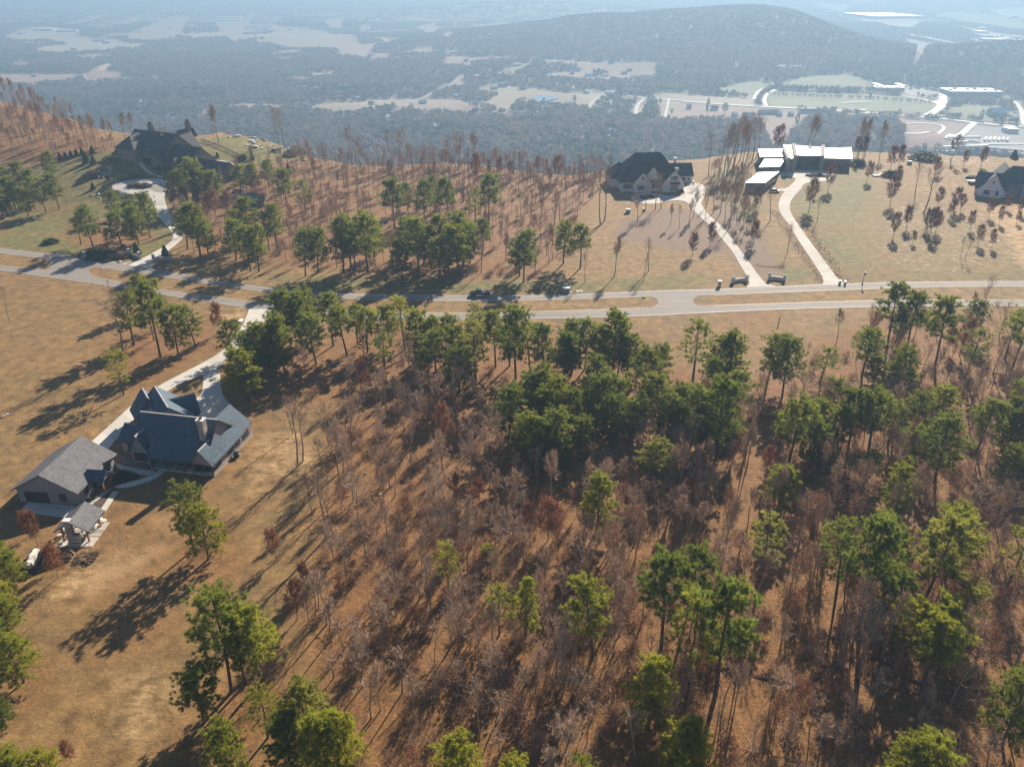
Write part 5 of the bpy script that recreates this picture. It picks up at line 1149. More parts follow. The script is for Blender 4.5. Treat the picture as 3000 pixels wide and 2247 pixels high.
pts = fill(dp([(640, 338), (760, 340), (1000, 352), (1300, 368), (1310, 392), (1000, 372), (640, 356)]), 110, 1.6, used) + fill(WOODS_BACK, 430, 1.8, used) + fill(WOODS_FARLEFT, 150, 2.0, used) + [] + fill(dp([(1525, 370), (1620, 380), (1640, 450), (1630, 520), (1600, 500), (1545, 430)]), 40, 1.5, used)
pts = np.array([(x, y, gz(x, y) - 0.1) for x, y in pts])
scatter_object('sapling_thicket', pts, rng.uniform(0.6, 1.0, len(pts)), rng.uniform(0, 6.28, len(pts)), rng.choice(4, len(pts), p=[.33, .3, .25, .12]), SAPL, rng.uniform(0.6, 1.2, len(pts)))
tu = list(used)
pts = fill(WF_LOW, 290, 1.5, tu)
pts = np.array([(x, y, gz(x, y) - 0.1) for x, y in pts])
scatter_object('bare_thicket', pts, rng.uniform(0.55, 0.95, len(pts)), rng.uniform(0, 6.28, len(pts)), rng.choice(4, len(pts), p=[.27, .22, .23, .28]), SAPL, rng.uniform(0.45, 1.0, len(pts)))
def brush(seed, leafy):
    g_ = np.random.default_rng(seed); A_ = Acc()
    n = 46
    az = g_.uniform(0, 6.28, n); el = g_.uniform(0.5, 1.4, n)
    D0 = np.stack([np.cos(az) * np.cos(el), np.sin(az) * np.cos(el), np.sin(el)], -1)
    P = g_.normal(0, 0.25, (n, 3)) * np.array([1, 1, 0]); L = g_.uniform(0.8, 2.0, n)
    A_.ribbons(P, D0, L, np.full(n, 0.022), g_)
    for k in range(3):
        Q = P + D0 * (L * g_.uniform(0.35, 0.95, n))[:, None]
        A_.ribbons(Q, unit(D0 + g_.normal(0, 0.6, (n, 3))), L * 0.6, np.full(n, 0.015), g_)
    nt = len(np.concatenate(A_.T))
    if leafy:
        m = 120
        Q = np.repeat(P + D0 * (L * 0.8)[:, None], 3, 0)[:m] + g_.normal(0, 0.25, (m, 3))
        A_.ribbons(Q, unit(g_.normal(size=(m, 3))), g_.uniform(0.15, 0.28, m), g_.uniform(0.06, 0.1, m), g_)
    tf = np.concatenate(A_.T)
    return mesh_np('brush', np.concatenate(A_.V), [tf], [M_TWIG, M_OAKLEAF], (np.arange(len(tf)) >= nt).astype(int))
BRUSH = [brush(1, False), brush(2, False), brush(3, True), brush(4, True)]
bu = []
pts = fill(WF_LOW, 900, 0.8, bu) + fill(WOODS_FRONT, 450, 0.8, bu) + fill(WOODS_BACK, 240, 1.2, bu)
pts = np.array([(x, y, gz(x, y) - 0.05) for x, y in pts])
dens = vnoise(pts[:, 0], pts[:, 1], 9, 61) > -0.35
pts = pts[dens]
scatter_object('undergrowth', pts, rng.uniform(0.6, 1.5, len(pts)), rng.uniform(0, 6.28, len(pts)), rng.choice(4, len(pts), p=[.28, .26, .23, .23]), BRUSH)
# ------------------------------------------------------------------ houses of the ridge
def shingle(name, c, lift=0.22):
    t = NT(name)
    tc = t.coord('Object')
    w = t.n('TexBrick'); w.inputs['Scale'].default_value = 1.0; w.inputs['Brick Width'].default_value = 0.55; w.inputs['Row Height'].default_value = 0.2; w.inputs['Mortar Size'].default_value = 0.012
    w.inputs['Color1'].default_value = (*[x * (1 - lift) for x in c], 1); w.inputs['Color2'].default_value = (*[x * (1 + lift) for x in c], 1); w.inputs['Mortar'].default_value = (*[x * 0.55 for x in c], 1)
    t.l(tc, w.inputs['Vector'])
    n1 = t.noise(0.4, 5, 0.65, 'Object')
    t.color(t.mix(1.0, w.outputs['Color'], t.ramp(n1, [(0.3, (0.82, 0.82, 0.82)), (0.7, (1.14, 1.14, 1.14))]), 'MULTIPLY'))
    t.rough(0.8); t.bump(t.noise(9, 3, 0.6, 'Object'), 0.25, 0.03)
    return t.m
def brickmat(name, c, mortar, bw=0.5, rh=0.18, var=0.25, rough=0.85):
    t = NT(name); tc = t.coord('Object')
    mp = t.n('Mapping'); t.l(tc, mp.inputs[0]); mp.inputs['Rotation'].default_value = (R(90), 0, 0)
    w = t.n('TexBrick'); w.inputs['Scale'].default_value = 1.0; w.inputs['Brick Width'].default_value = bw; w.inputs['Row Height'].default_value = rh; w.inputs['Mortar Size'].default_value = 0.02
    w.inputs['Color1'].default_value = (*[x * (1 - var) for x in c], 1); w.inputs['Color2'].default_value = (*[min(1, x * (1 + var)) for x in c], 1); w.inputs['Mortar'].default_value = (*mortar, 1)
    t.l(mp.outputs[0], w.inputs['Vector'])
    t.color(t.mix(1.0, w.outputs['Color'], t.ramp(t.noise(0.7, 4, 0.6, 'Object'), [(0.3, (0.85, 0.85, 0.85)), (0.7, (1.1, 1.1, 1.1))]), 'MULTIPLY')); t.rough(rough)
    t.bump(w.outputs['Fac'], -0.3, 0.02)
    return t.m
def sidingmat(name, c):
    t = NT(name); tc = t.coord('Object')
    sp = t.n('SeparateXYZ'); t.l(tc, sp.inputs[0])
    saw = t.math('FRACT', t.math('MULTIPLY', sp.outputs[2], 4.5))
    t.color(t.mix(1.0, t.ramp(saw, [(0.0, tuple(x * 0.6 for x in c)), (0.12, c), (1.0, tuple(x * 1.05 for x in c))]), t.ramp(t.noise(0.6, 4, 0.6, 'Object'), [(0.3, (0.9, 0.9, 0.9)), (0.7, (1.08, 1.08, 1.08))]), 'MULTIPLY')); t.rough(0.75)
    t.bump(saw, 0.4, 0.03)
    return t.m
M_SH_G = shingle('warm_grey_shingles', (0.125, 0.122, 0.125)); M_SH_N = shingle('slate_grey_shingles', (0.068, 0.100, 0.128)); M_CAP_SUN = mat('ridge_cap_sun_tint', (0.34, 0.30, 0.29), 0.7, 0.1); M_SH_D = shingle('dark_shingles', (0.058, 0.066, 0.076)); M_SH_B = shingle('black_brown_shingles', (0.082, 0.080, 0.082)); M_SH_K = shingle('charcoal_shingles', (0.062, 0.082, 0.10))  # ridge cap paler: sun on the roof edges painted into its colour
M_SIDE = sidingmat('grey_mauve_siding', (0.27, 0.235, 0.235)); M_TRIM = mat('dark_trim', (0.07, 0.06, 0.06), 0.6, 0.1); M_WTRIM = mat('pale_trim', (0.62, 0.58, 0.54), 0.6, 0.08)
M_STONE = brickmat('field_stone', (0.40, 0.35, 0.30), (0.22, 0.19, 0.165), 0.55, 0.3, 0.4); M_BRICKP = brickmat('pale_limewashed_brick', (0.68, 0.60, 0.54), (0.62, 0.55, 0.5), 0.4, 0.14, 0.14)
M_HSTONE = brickmat('brown_stone', (0.24, 0.195, 0.165), (0.15, 0.125, 0.105), 0.6, 0.3, 0.35); M_WRAP = mat('house_wrap', (0.72, 0.64, 0.64), 0.6, 0.12, 0.6); M_GSIDE = sidingmat('blue_grey_siding', (0.30, 0.30, 0.32))
M_WOODP = mat('cedar_post', (0.30, 0.13, 0.055), 0.7, 0.2, 3.0); M_SHUT = mat('teal_shutter', (0.16, 0.27, 0.25), 0.6, 0.1); M_WALLD = mat('charcoal_wall_panel', (0.16, 0.145, 0.14), 0.7, 0.18, 0.8); M_FIN = brickmat('stacked_stone', (0.30, 0.26, 0.225), (0.2, 0.17, 0.15), 0.5, 0.2, 0.3)
M_SCREEN = mat('dark_screen', (0.015, 0.015, 0.017), 0.5, 0.2); M_DOOR = mat('dark_garage_door', (0.045, 0.035, 0.035), 0.5, 0.1)
M_MULCHB = mat('black_mulch', (0.022, 0.019, 0.017), 0.95, 0.4, 4.0, bump=0.5); M_PAVER = mat('brown_paver', (0.20, 0.165, 0.145), 0.8, 0.2, 1.5)
t = NT('white_membrane_roof'); t.color(t.ramp(t.noise(0.3, 4, 0.6, 'Object'), [(0.3, (0.74, 0.73, 0.71)), (0.7, (0.84, 0.83, 0.81))])); t.rough(0.32); t.p.inputs['Specular IOR Level'].default_value = 0.5; M_WROOF = t.m
t = NT('window_glass'); t.color((0.045, 0.055, 0.065)); t.rough(0.08); t.p.inputs['Specular IOR Level'].default_value = 0.6; M_GLASS = t.m
def rot2(x, y, a): return x * math.cos(a) - y * math.sin(a), x * math.sin(a) + y * math.cos(a)
def boxmesh(name, x0, x1, y0, y1, z0, z1, m):
    V = [(x0, y0, z0), (x1, y0, z0), (x1, y1, z0), (x0, y1, z0), (x0, y0, z1), (x1, y0, z1), (x1, y1, z1), (x0, y1, z1)]
    return pmesh(name, V, [(0, 3, 2, 1), (4, 5, 6, 7), (0, 1, 5, 4), (1, 2, 6, 5), (2, 3, 7, 6), (3, 0, 4, 7)], m)
def box(root, name, x0, x1, y0, y1, z0, z1, m): return obj(name, boxmesh(name, x0, x1, y0, y1, z0, z1, m), root)
def block(root, cx, cy, ang, L, W, ze, zr_, rm, wm, oh=0.5, z0=-0.6, wy=None, walls=True, trim=M_TRIM, roof=True, cap=None):
    """gabled block, ridge along its own x; wy = wall lines when the roof reaches out over a porch"""
    h = W / 2; k = (zr_ - ze) / h
    out = []
    if walls:
        y0, y1 = wy or (-h, h)
        prof = [(y0, z0), (y1, z0), (y1, zr_ - abs(y1) * k - 0.14)] + ([(0, zr_ - 0.14)] if y0 < 0 < y1 else []) + [(y0, zr_ - abs(y0) * k - 0.14)]
        n = len(prof)
        V = [(-L / 2, y, z) for y, z in prof] + [(L / 2, y, z) for y, z in prof]
        F = [tuple(range(n - 1, -1, -1)), tuple(range(n, 2 * n))] + [(i, (i + 1) % n, (i + 1) % n + n, i + n) for i in range(n)]
        o = obj('wall', pmesh('wall', V, F, wm), root, (cx, cy, 0), ang); out.append(o)
    if roof:
        a = L / 2 + oh; e = h + oh; zl = ze - oh * k
        V = []
        for dz in (0.14, -0.12):
            V += [(-a, -e, zl + dz), (a, -e, zl + dz), (a, 0, zr_ + dz), (-a, 0, zr_ + dz), (a, e, zl + dz), (-a, e, zl + dz)]
        F = [(0, 1, 2, 3), (3, 2, 4, 5), (9, 8, 7, 6), (11, 10, 8, 9)]
        E_ = [(0, 6, 7, 1), (1, 7, 8, 2), (2, 8, 10, 4), (4, 10, 11, 5), (5, 11, 9, 3), (3, 9, 6, 0)]
        r = obj('roof', pmesh('roof', V, F + E_, rm), root, (cx, cy, 0), ang)
        # ridge cap and eave boards
        obj('ridge_cap', pmesh('ridge_cap', [(-a - .01, -0.2, zr_ + 0.19 - 0.2 * k), (a + .01, -0.2, zr_ + 0.19 - 0.2 * k), (a + .01, 0, zr_ + 0.2), (-a - .01, 0, zr_ + 0.2), (a + .01, 0.2, zr_ + 0.19 - 0.2 * k), (-a - .01, 0.2, zr_ + 0.19 - 0.2 * k)], [(0, 1, 2, 3), (3, 2, 4, 5)], cap or rm), r)
        for s in (-1, 1): obj('gutter', boxmesh('gutter', -a, a, s * (e + 0.04) - 0.035, s * (e + 0.04) + 0.035, zl - 0.1, zl + 0.13, trim), r)
        out.append(r)
    return out
def hip(root, cx, cy, ang, L, W, ze, zr_, ridge, rm, wm, oh=0.6, z0=-0.6, shift=0.0):
    a, b = L / 2, W / 2
    V = [(-a, -b, z0), (a, -b, z0), (a, b, z0), (-a, b, z0), (-a, -b, ze), (a, -b, ze), (a, b, ze), (-a, b, ze)]
    obj('wall', pmesh('wall', V, [(0, 1, 5, 4), (1, 2, 6, 5), (2, 3, 7, 6), (3, 0, 4, 7), (4, 5, 6, 7)], wm), root, (cx, cy, 0), ang)
    a += oh; b += oh; r0, r1 = shift - ridge / 2, shift + ridge / 2
    zl = ze - 0.25
    V = [(-a, -b, zl), (a, -b, zl), (a, b, zl), (-a, b, zl), (r0, 0, zr_), (r1, 0, zr_), (-a, -b, zl - 0.2), (a, -b, zl - 0.2), (a, b, zl - 0.2), (-a, b, zl - 0.2)]
    o = obj('roof', pmesh('roof', V, [(0, 1, 5, 4), (1, 2, 5), (2, 3, 4, 5), (3, 0, 4), (0, 6, 7, 1), (1, 7, 8, 2), (2, 8, 9, 3), (3, 9, 6, 0), (9, 8, 7, 6)], rm), root, (cx, cy, 0), ang)
    return o
def window(root, x, y, z, w, h, ang, n=1, shutter=None, frame=None):
    """window on a wall whose outside looks along ang; n panes side by side"""
    m = frame or M_TRIM
    f = 0.09
    V = []; F = []
    def bx(x0, x1, z0, z1, d0=-0.05, d1=0.09):
        b = len(V); V.extend([(x0, -d1, z0), (x1, -d1, z0), (x1, -d0, z0), (x0, -d0, z0), (x0, -d1, z1), (x1, -d1, z1), (x1, -d0, z1), (x0, -d0, z1)])
        F.extend([tuple(b + i for i in q) for q in ((0, 3, 2, 1), (4, 5, 6, 7), (0, 1, 5, 4), (1, 2, 6, 5), (2, 3, 7, 6), (3, 0, 4, 7))])
    bx(-w / 2 - f, w / 2 + f, -f, 0); bx(-w / 2 - f, w / 2 + f, h, h + f)
    for k in range(n + 1):
        xx = -w / 2 + w * k / n; bx(xx - f / 2 - (f / 2 if k == 0 else 0), xx + f / 2 + (f / 2 if k == n else 0), 0, h)
    o = obj('window', pmesh('window', V, F, m), root, (x, y, z), ang)
    for k in range(n):
        x0 = -w / 2 + w * k / n + f / 2; x1 = -w / 2 + w * (k + 1) / n - f / 2
        for (za, zb) in ((0, h * 0.5 - 0.025), (h * 0.5 + 0.025, h)):
            obj('pane', pmesh('pane', [(x0, -0.045, za), (x1, -0.045, za), (x1, -0.045, zb), (x0, -0.045, zb)], [(0, 1, 2, 3)], M_GLASS), o)
    if shutter:
        for s in (-1, 1):
            xc = s * (w / 2 + f + 0.32)
            obj('shutter', boxmesh('shutter', xc - 0.28, xc + 0.28, -0.1, 0.0, 0, h, shutter), o)
    return o
def garage_door(root, x, y, w, h, ang):
    d_ = obj('garage_door', boxmesh('garage_door', -w / 2, w / 2, -0.03, 0.06, 0, h, M_TRIM), root, (x, y, 0), ang)
    for k in range(4):
        for j in range(4):
            obj('panel', boxmesh('panel', -w / 2 + w * j / 4 + 0.05, -w / 2 + w * (j + 1) / 4 - 0.05, -0.07, -0.028, h * k / 4 + 0.04, h * (k + 1) / 4 - 0.04, M_DOOR), d_)
    return d_
def local(root, X, Y):
    a = root.rotation_euler[2]; dx, dy = X - root.location[0], Y - root.location[1]
    return rot2(dx, dy, -a)
PI = math.pi

# ---- near house with the slate roof
h1 = empty('near_house', (-74.6, 136.2, 0.0), R(-11)); tag(h1, 'sprawling grey house with slate roof and stone chimney at left', 'house')
block(h1, 7.6, 0, 0, 16.2, 12.6, 3.3, 8.9, M_SH_N, M_SIDE, 0.5, wy=(-3.6, 6.1), roof=False)
def slab_roof(root, quads, m, th=0.24, name='roof'):
    V = []; F = []
    for q_ in quads:
        b = len(V); V += [tuple(p) for p in q_] + [(p[0], p[1], p[2] - th) for p in q_]
        F += [(b, b + 1, b + 2, b + 3), (b + 7, b + 6, b + 5, b + 4)] + [(b + i, b + 4 + i, b + 4 + (i + 1) % 4, b + (i + 1) % 4) for i in range(4)]
    return obj(name, pmesh(name, V, F, m), root)
kz = (8.9 - 3.3) / 6.3
zz_ = lambda y: 9.04 - abs(y) * kz
rf = slab_roof(h1, [[(-0.9, -4.6, zz_(4.6)), (3.3, -4.6, zz_(4.6)), (3.3, 0, zz_(0)), (-0.9, 0, zz_(0))], [(3.3, -6.9, zz_(6.9)), (16.1, -6.9, zz_(6.9)), (16.1, 0, zz_(0)), (3.3, 0, zz_(0))], [(-0.9, 0, zz_(0)), (16.1, 0, zz_(0)), (16.1, 6.8, zz_(6.8)), (-0.9, 6.8, zz_(6.8))]], M_SH_N)
box(rf, 'ridge_cap', -0.95, 16.15, -0.16, 0.16, 8.93, 9.13, M_CAP_SUN); box(rf, 'gutter', 3.3, 16.1, -7.0, -6.92, zz_(6.9) - 0.3, zz_(6.9) + 0.02, M_TRIM)
for y0_, y1_ in ((0.17, -6.9), (0.17, 6.8)):
    s_ = 1 if y1_ > 0 else -1
    obj('rake_board', pmesh('rake_board', [(16.1, s_ * .17, zz_(.17) + .03), (16.2, s_ * .17, zz_(.17) + .03), (16.2, y1_, zz_(y1_) + .03), (16.1, y1_, zz_(y1_) + .03), (16.1, s_ * .17, zz_(.17) - .3), (16.2, s_ * .17, zz_(.17) - .3), (16.2, y1_, zz_(y1_) - .3), (16.1, y1_, zz_(y1_) - .3)], [(0, 1, 2, 3), (7, 6, 5, 4), (0, 4, 5, 1), (1, 5, 6, 2), (2, 6, 7, 3), (3, 7, 4, 0)], M_TRIM), rf)
block(h1, 12.9, 4.6, R(90), 9.6, 7.8, 3.2, 6.6, M_SH_N, M_SIDE, 0.5)                       # right rear wing
block(h1, -2.4, 0.7, 0, 6.2, 5.8, 3.2, 5.3, M_SH_N, M_SIDE, 0.5, cap=M_CAP_SUN)                            # left wing
block(h1, 0.9, -2.2, R(90), 6.0, 4.3, 3.4, 6.7, M_SH_N, M_SIDE, 0.45, cap=M_CAP_SUN)                        # front left gable
block(h1, 15.5, -4.2, R(90), 5.6, 4.4, 3.3, 6.1, M_SH_N, M_SIDE, 0.4, z0=2.7, cap=M_CAP_SUN)                # screened porch gable
block(h1, -2.4, 8.8, R(136), 10.6, 9.6, 3.2, 7.5, M_SH_N, M_SIDE, 0.5, cap=M_CAP_SUN)                       # angled rear wing
block(h1, 0.0, 11.2, R(46), 6.0, 4.6, 3.2, 6.3, M_SH_N, M_SIDE, 0.4, cap=M_CAP_SUN)                         # its cross gable
block(h1, -7.6, 10.6, R(136), 5.0, 6.0, 3.0, 6.9, M_SH_N, M_SIDE, 0.4, cap=M_CAP_SUN)
block(h1, -2.6, 5.4, R(136), 3.6, 4.2, 3.0, 5.4, M_SH_N, M_SIDE, 0.35, cap=M_CAP_SUN)                        # small front dormer of the rear wing
sh = obj('side_roof', pmesh('side_roof', [(15.9, -6.6, 5.1), (18.1, -6.6, 3.1), (18.1, 5.2, 3.1), (15.9, 5.2, 5.1), (15.9, -6.6, 4.9), (18.1, -6.6, 2.9), (18.1, 5.2, 2.9), (15.9, 5.2, 4.9)], [(0, 1, 2, 3), (7, 6, 5, 4), (0, 4, 5, 1), (1, 5, 6, 2), (2, 6, 7, 3), (3, 7, 4, 0)], M_SH_N), h1)
box(h1, 'side_wall', 15.75, 17.4, -3.4, 8.9, 0.9, 2.88, M_SIDE)
box(h1, 'stone_base', 15.7, 17.55, -6.6, 8.95, -0.6, 0.89, M_STONE)
box(h1, 'porch_floor', 3.4, 15.68, -6.6, -3.62, -0.5, 0.45, M_STONE)
box(h1, 'porch_screen', 13.6, 17.3, -6.45, -6.4, 0.9, 2.66, M_SCREEN); box(h1, 'porch_screen', 17.32, 17.38, -6.3, -3.5, 0.92, 2.86, M_SCREEN); box(h1, 'porch_screen', 4.0, 13.4, -3.72, -3.64, 0.46, 3.1, M_SCREEN)
for x in (4.1, 7.2, 10.3, 13.4, 15.5, 17.25): box(h1, 'porch_post', x - 0.12, x + 0.12, -6.6, -6.46, 0.46, 2.62, M_TRIM)
ch = box(h1, 'chimney', 13.7, 15.0, -3.4, -2.1, 4.5, 10.4, M_STONE); box(ch, 'chimney_cap', 13.55, 15.15, -3.55, -1.95, 10.4, 10.62, M_WTRIM); box(ch, 'flue', 14.1, 14.6, -3.0, -2.5, 10.62, 11.0, M_TRIM)
window(h1, 0.9, -5.24, 0.9, 2.7, 1.6, 0, 3); window(h1, -3.2, -2.24, 0.9, 1.7, 1.5, 0, 2); window(h1, 17.42, 6.6, 1.1, 2.2, 1.4, R(90), 2); window(h1, 17.42, 0.4, 1.1, 2.0, 1.4, R(90), 3); window(h1, 17.42, 3.4, 1.1, 1.4, 1.4, R(90), 2)
window(h1, 12.9, 9.42, 0.9, 2.4, 1.5, PI, 2); window(h1, -6.2, 4.95, 0.8, 1.8, 1.4, R(-44), 2)
garage_door(h1, 4.6, 9.3, 2.8, 2.3, R(136))
# ---- detached garage
g1 = empty('garage_building', (-86.0, 123.9, 0.0), R(84.8)); tag(g1, 'detached grey gabled garage with double door left of the house', 'garage')
block(g1, 0, 0, 0, 12.3, 11.8, 3.2, 6.6, M_SH_G, M_SIDE, 0.65)
garage_door(g1, -6.17, 2.3, 4.6, 2.4, R(-90)); window(g1, -6.17, -2.9, 0.7, 1.2, 1.5, R(-90), 1)
box(g1, 'stone_base', -6.19, 6.19, -5.96, -5.92, -0.4, 0.55, M_STONE)
window(g1, 4.0, -5.92, 0.9, 1.5, 1.5, 0, 2); window(g1, -3.6, -5.92, 0.9, 1.0, 1.4, 0, 1); window(g1, -1.2, -5.92, 0.9, 1.0, 1.4, 0, 1)
block(g1, -0.9, -7.1, R(90), 3.4, 2.9, 3.0, 4.2, M_SH_N, M_SIDE, 0.3, z0=2.8)
for x in (-2.1, 0.4): box(g1, 'porch_post', x - 0.14, x + 0.14, -8.55, -8.27, 0, 2.86, M_WOODP)
box(g1, 'porch_door', -1.4, -0.4, -6.0, -5.9, 0.1, 2.2, M_DOOR)
# ---- pavilion with its fireplace
p1_ = empty('pavilion', (-75.9, 108.7, 0.0), R(90)); tag(p1_, 'open garden pavilion with chimney and hipped grey roof', 'pavilion')
hipr = block(p1_, 0.1, 0, 0, 5.2, 5.2, 3.0, 4.7, M_SH_G, M_SIDE, 0.4, walls=False)
for x in (-2.1, 2.1):
    for y in (-2.1, 2.1): box(p1_, 'post', x - 0.13, x + 0.13, y - 0.13, y + 0.13, 0.16, 3.4, M_WOODP)
box(p1_, 'floor', -3.6, 3.2, -3.2, 3.0, -0.3, 0.15, M_STONE)
fp = box(p1_, 'fireplace', -3.0, -2.1, -0.9, 1.0, 0.15, 2.0, M_STONE); box(fp, 'chimney', -2.95, -2.15, -0.1, 0.9, 2.0, 5.0, M_STONE); box(fp, 'chimney_cap', -3.05, -2.05, -0.2, 1.0, 5.0, 5.18, M_WTRIM); box(fp, 'hearth', -1.98, -1.4, -1.2, 1.2, 0.15, 0.55, M_STONE)
for y in (-2.1, 2.1): box(p1_, 'beam', -2.4, 2.4, y - 0.1, y + 0.1, 2.9, 3.1, M_WOODP)
# ---- walks, beds and patio between them
oH = (320, 1100); sH = 5.0205; oG = (20, 1260); sG = 5.5225
w = way('garden_walk_near_house')
court(w, zr(oH, sH, [(150, 1662), (60, 1640), (230, 1590), (440, 1540), (600, 1480), (740, 1395), (800, 1345), (890, 1355), (790, 1450), (650, 1540), (330, 1640)]), 2.0, 0.3, 0.11)
court(w, zr(oH, sH, [(100, 1300), (300, 1350), (560, 1400), (700, 1405), (600, 1470), (460, 1462), (300, 1395), (130, 1385)]), 2.0, 0.3, 0.13)
w = way('garage_apron'); court(w, zr(oG, sG, [(345, 1165), (1110, 1225), (930, 1420), (215, 1325)]), 3.0, R(-5), 0.1, it=0)
w = way('garage_side_walk'); court(w, zr(oG, sG, [(1560, 1000), (1690, 960), (1360, 1225), (1260, 1215)]), 1.2, R(-5), 0.1, it=0)
w = way('brick_patio'); court(w, zr(oH, sH, [(100, 1240), (220, 1165), (420, 1240), (590, 1335), (540, 1392), (300, 1340)]), 1.6, 0.2, 0.1, m=M_PAVER)
for nm, pts in (('mulch_bed', [(0, 1600), (130, 1412), (230, 1402), (440, 1472), (452, 1500), (380, 1536), (180, 1588), (40, 1622)]), ('mulch_bed', [(560, 1395), (640, 1310), (850, 1340), (760, 1385)])):
    struct(prism(nm, smooth_line(wpoly(zr(oH, sH, pts + pts[:1])), 1)[:-1], -0.2, 0.085, M_MULCHB))
struct(prism('mulch_bed', wpoly(zr(oG, sG, [(1545, 1010), (1720, 1000), (1500, 1280), (1380, 1230)])), -0.2, 0.08, mat('brown_mulch', (0.085, 0.055, 0.04), 0.95, 0.35, 4.0)))
# stepping stones down to the pavilion
_a = wpoly(zr(oG, sG, [(1760, 1000), (1540, 1330)])); 
w = way('stepping_stone_path')
for k in range(11):
    q = _a[0] + (_a[1] - _a[0]) * (k + 0.5) / 11
    d_ = (_a[1] - _a[0]) / np.linalg.norm(_a[1] - _a[0]); n_ = np.array([-d_[1], d_[0]])
    s_ = [q + d_ * a_ + n_ * b_ for a_, b_ in ((-0.3, -0.55), (0.3, -0.55), (0.3, 0.55), (-0.3, 0.55))]
    prism('paving_stone', s_, 0, 0.12, M_CONC, w)

# ---- pale brick house with the great dark hipped roof
c1 = empty('brick_mansion', (62.0, 361.0, 0.0), R(5)); tag(c1, 'pale brick mansion with steep dark hipped roof and front gables', 'house')
hip(c1, 0, 0, 0, 28.0, 20.5, 4.6, 15.2, 11.6, M_SH_D, M_BRICKP, 0.7)
hip(c1, -12.0, 4.6, 0, 9.0, 13.0, 4.6, 10.2, 0.5, M_SH_D, M_BRICKP, 0.6)
block(c1, -4.6, -8.6, R(90), 7.2, 8.0, 4.5, 9.0, M_SH_D, M_BRICKP, 0.35, trim=M_WTRIM)
block(c1, 0.4, -5.6, R(90), 9.0, 7.6, 6.2, 11.2, M_SH_D, M_BRICKP, 0.35, trim=M_WTRIM)
block(c1, 9.6, -8.8, R(90), 7.4, 9.6, 4.6, 9.8, M_SH_D, M_BRICKP, 0.35, trim=M_WTRIM)
block(c1, 18.6, 9.0, 0, 9.4, 10.0, 3.5, 8.0, M_SH_D, M_BRICKP, 0.5, trim=M_WTRIM)
obj('entry_roof', pmesh('entry_roof', [(-0.6, -12.2, 4.3), (4.6, -12.2, 4.3), (4.6, -10.0, 5.2), (-0.6, -10.0, 5.2), (-0.6, -12.2, 4.1), (4.6, -12.2, 4.1), (4.6, -10.0, 5.0), (-0.6, -10.0, 5.0)], [(0, 1, 2, 3), (7, 6, 5, 4), (0, 4, 5, 1), (1, 5, 6, 2), (2, 6, 7, 3), (3, 7, 4, 0)], M_SH_D), c1)
window(c1, -11.0, -10.36, 1.4, 3.4, 2.0, 0, 4, M_SHUT, M_WTRIM); window(c1, -5.2, -12.3, 1.2, 2.2, 2.1, 0, 2, M_SHUT, M_WTRIM); window(c1, -4.6, -12.3, 5.6, 0.9, 1.2, 0, 1, None, M_WTRIM)
window(c1, 2.0, -10.36, 1.4, 3.6, 2.1, 0, 4, M_SHUT, M_WTRIM); window(c1, 10.0, -12.62, 0.8, 3.4, 2.3, 0, 4, None, M_WTRIM); window(c1, 9.8, -12.62, 5.4, 2.0, 1.7, 0, 2, M_SHUT, M_WTRIM)
box(c1, 'awning', 7.9, 12.1, -13.9, -12.6, 3.5, 4.4, M_TRIM); garage_door(c1, 18.2, 3.97, 3.2, 2.6, 0)
window(c1, 21.6, 3.97, 1.0, 0.9, 1.4, 0, 1, None, M_WTRIM)
box(c1, 'dormer', 15.0, 16.8, 5.4, 8.4, 4.2, 6.6, M_BRICKP)
cm = box(c1, 'chimney', 16.4, 17.4, 12.8, 13.8, 4, 9.6, M_BRICKP); box(cm, 'chimney_cap', 16.3, 17.5, 12.7, 13.9, 9.6, 9.8, M_WTRIM)
for x, y, z in ((-6.6, 2.0, 13.6), (3.0, 3.0, 13.4)): box(c1, 'vent_pipe', x - 0.12, x + 0.12, y - 0.12, y + 0.12, z - 1.2, z + 0.6, M_WTRIM)

# ---- modern house of separate white-roofed volumes
w1 = empty('modern_house', (145.0, 400.0, 0.0), 0); tag(w1, 'low modern house of dark volumes with flat gleaming white roofs', 'house')
def volume(root, pts, z, wm, back=0.0, over=0.7, o=oW, s=sW, bands=True):
    P = np.array([plane(*q, z) for q in zr(o, s, pts)]) - np.array([root.location[0], root.location[1]])
    if sum(P[i][0] * P[(i + 1) % len(P)][1] - P[(i + 1) % len(P)][0] * P[i][1] for i in range(len(P))) < 0: P = P[::-1]
    c_ = P.mean(0)
    Wl = c_ + (P - c_) * (1 - over / np.maximum(2, np.linalg.norm(P - c_, axis=1)))[:, None]
    n = len(P)
    def solid(Q, z0, z1, nm, m):
        V = [(q[0], q[1], z0) for q in Q] + [(q[0], q[1], z1) for q in Q]
        F = [tuple(range(n - 1, -1, -1)), tuple(range(n, 2 * n))] + [(i, (i + 1) % n, (i + 1) % n + n, i + n) for i in range(n)]
        return obj(nm, pmesh(nm, V, F, m), root)
    solid(Wl, -0.6, z - 0.32, 'wall', wm)
    r = solid(P, z - 0.3, z, 'roof', M_WROOF)
    return Wl
def glaze(root, a, b, z0, h, n):
    d_ = b - a; L = np.linalg.norm(d_); ang = math.atan2(d_[1], d_[0]); mid = (a + b) / 2
    window(root, mid[0], mid[1], z0, L * 0.8, h, ang, n)
A_ = volume(w1, [(335, 205), (755, 198), (780, 328), (370, 333)], 5.4, M_WALLD)
volume(w1, [(745, 140), (890, 135), (915, 352), (845, 360)], 6.9, M_WALLD)
Mn = volume(w1, [(930, 145), (1370, 172), (1380, 315), (955, 305)], 6.4, M_WALLD)
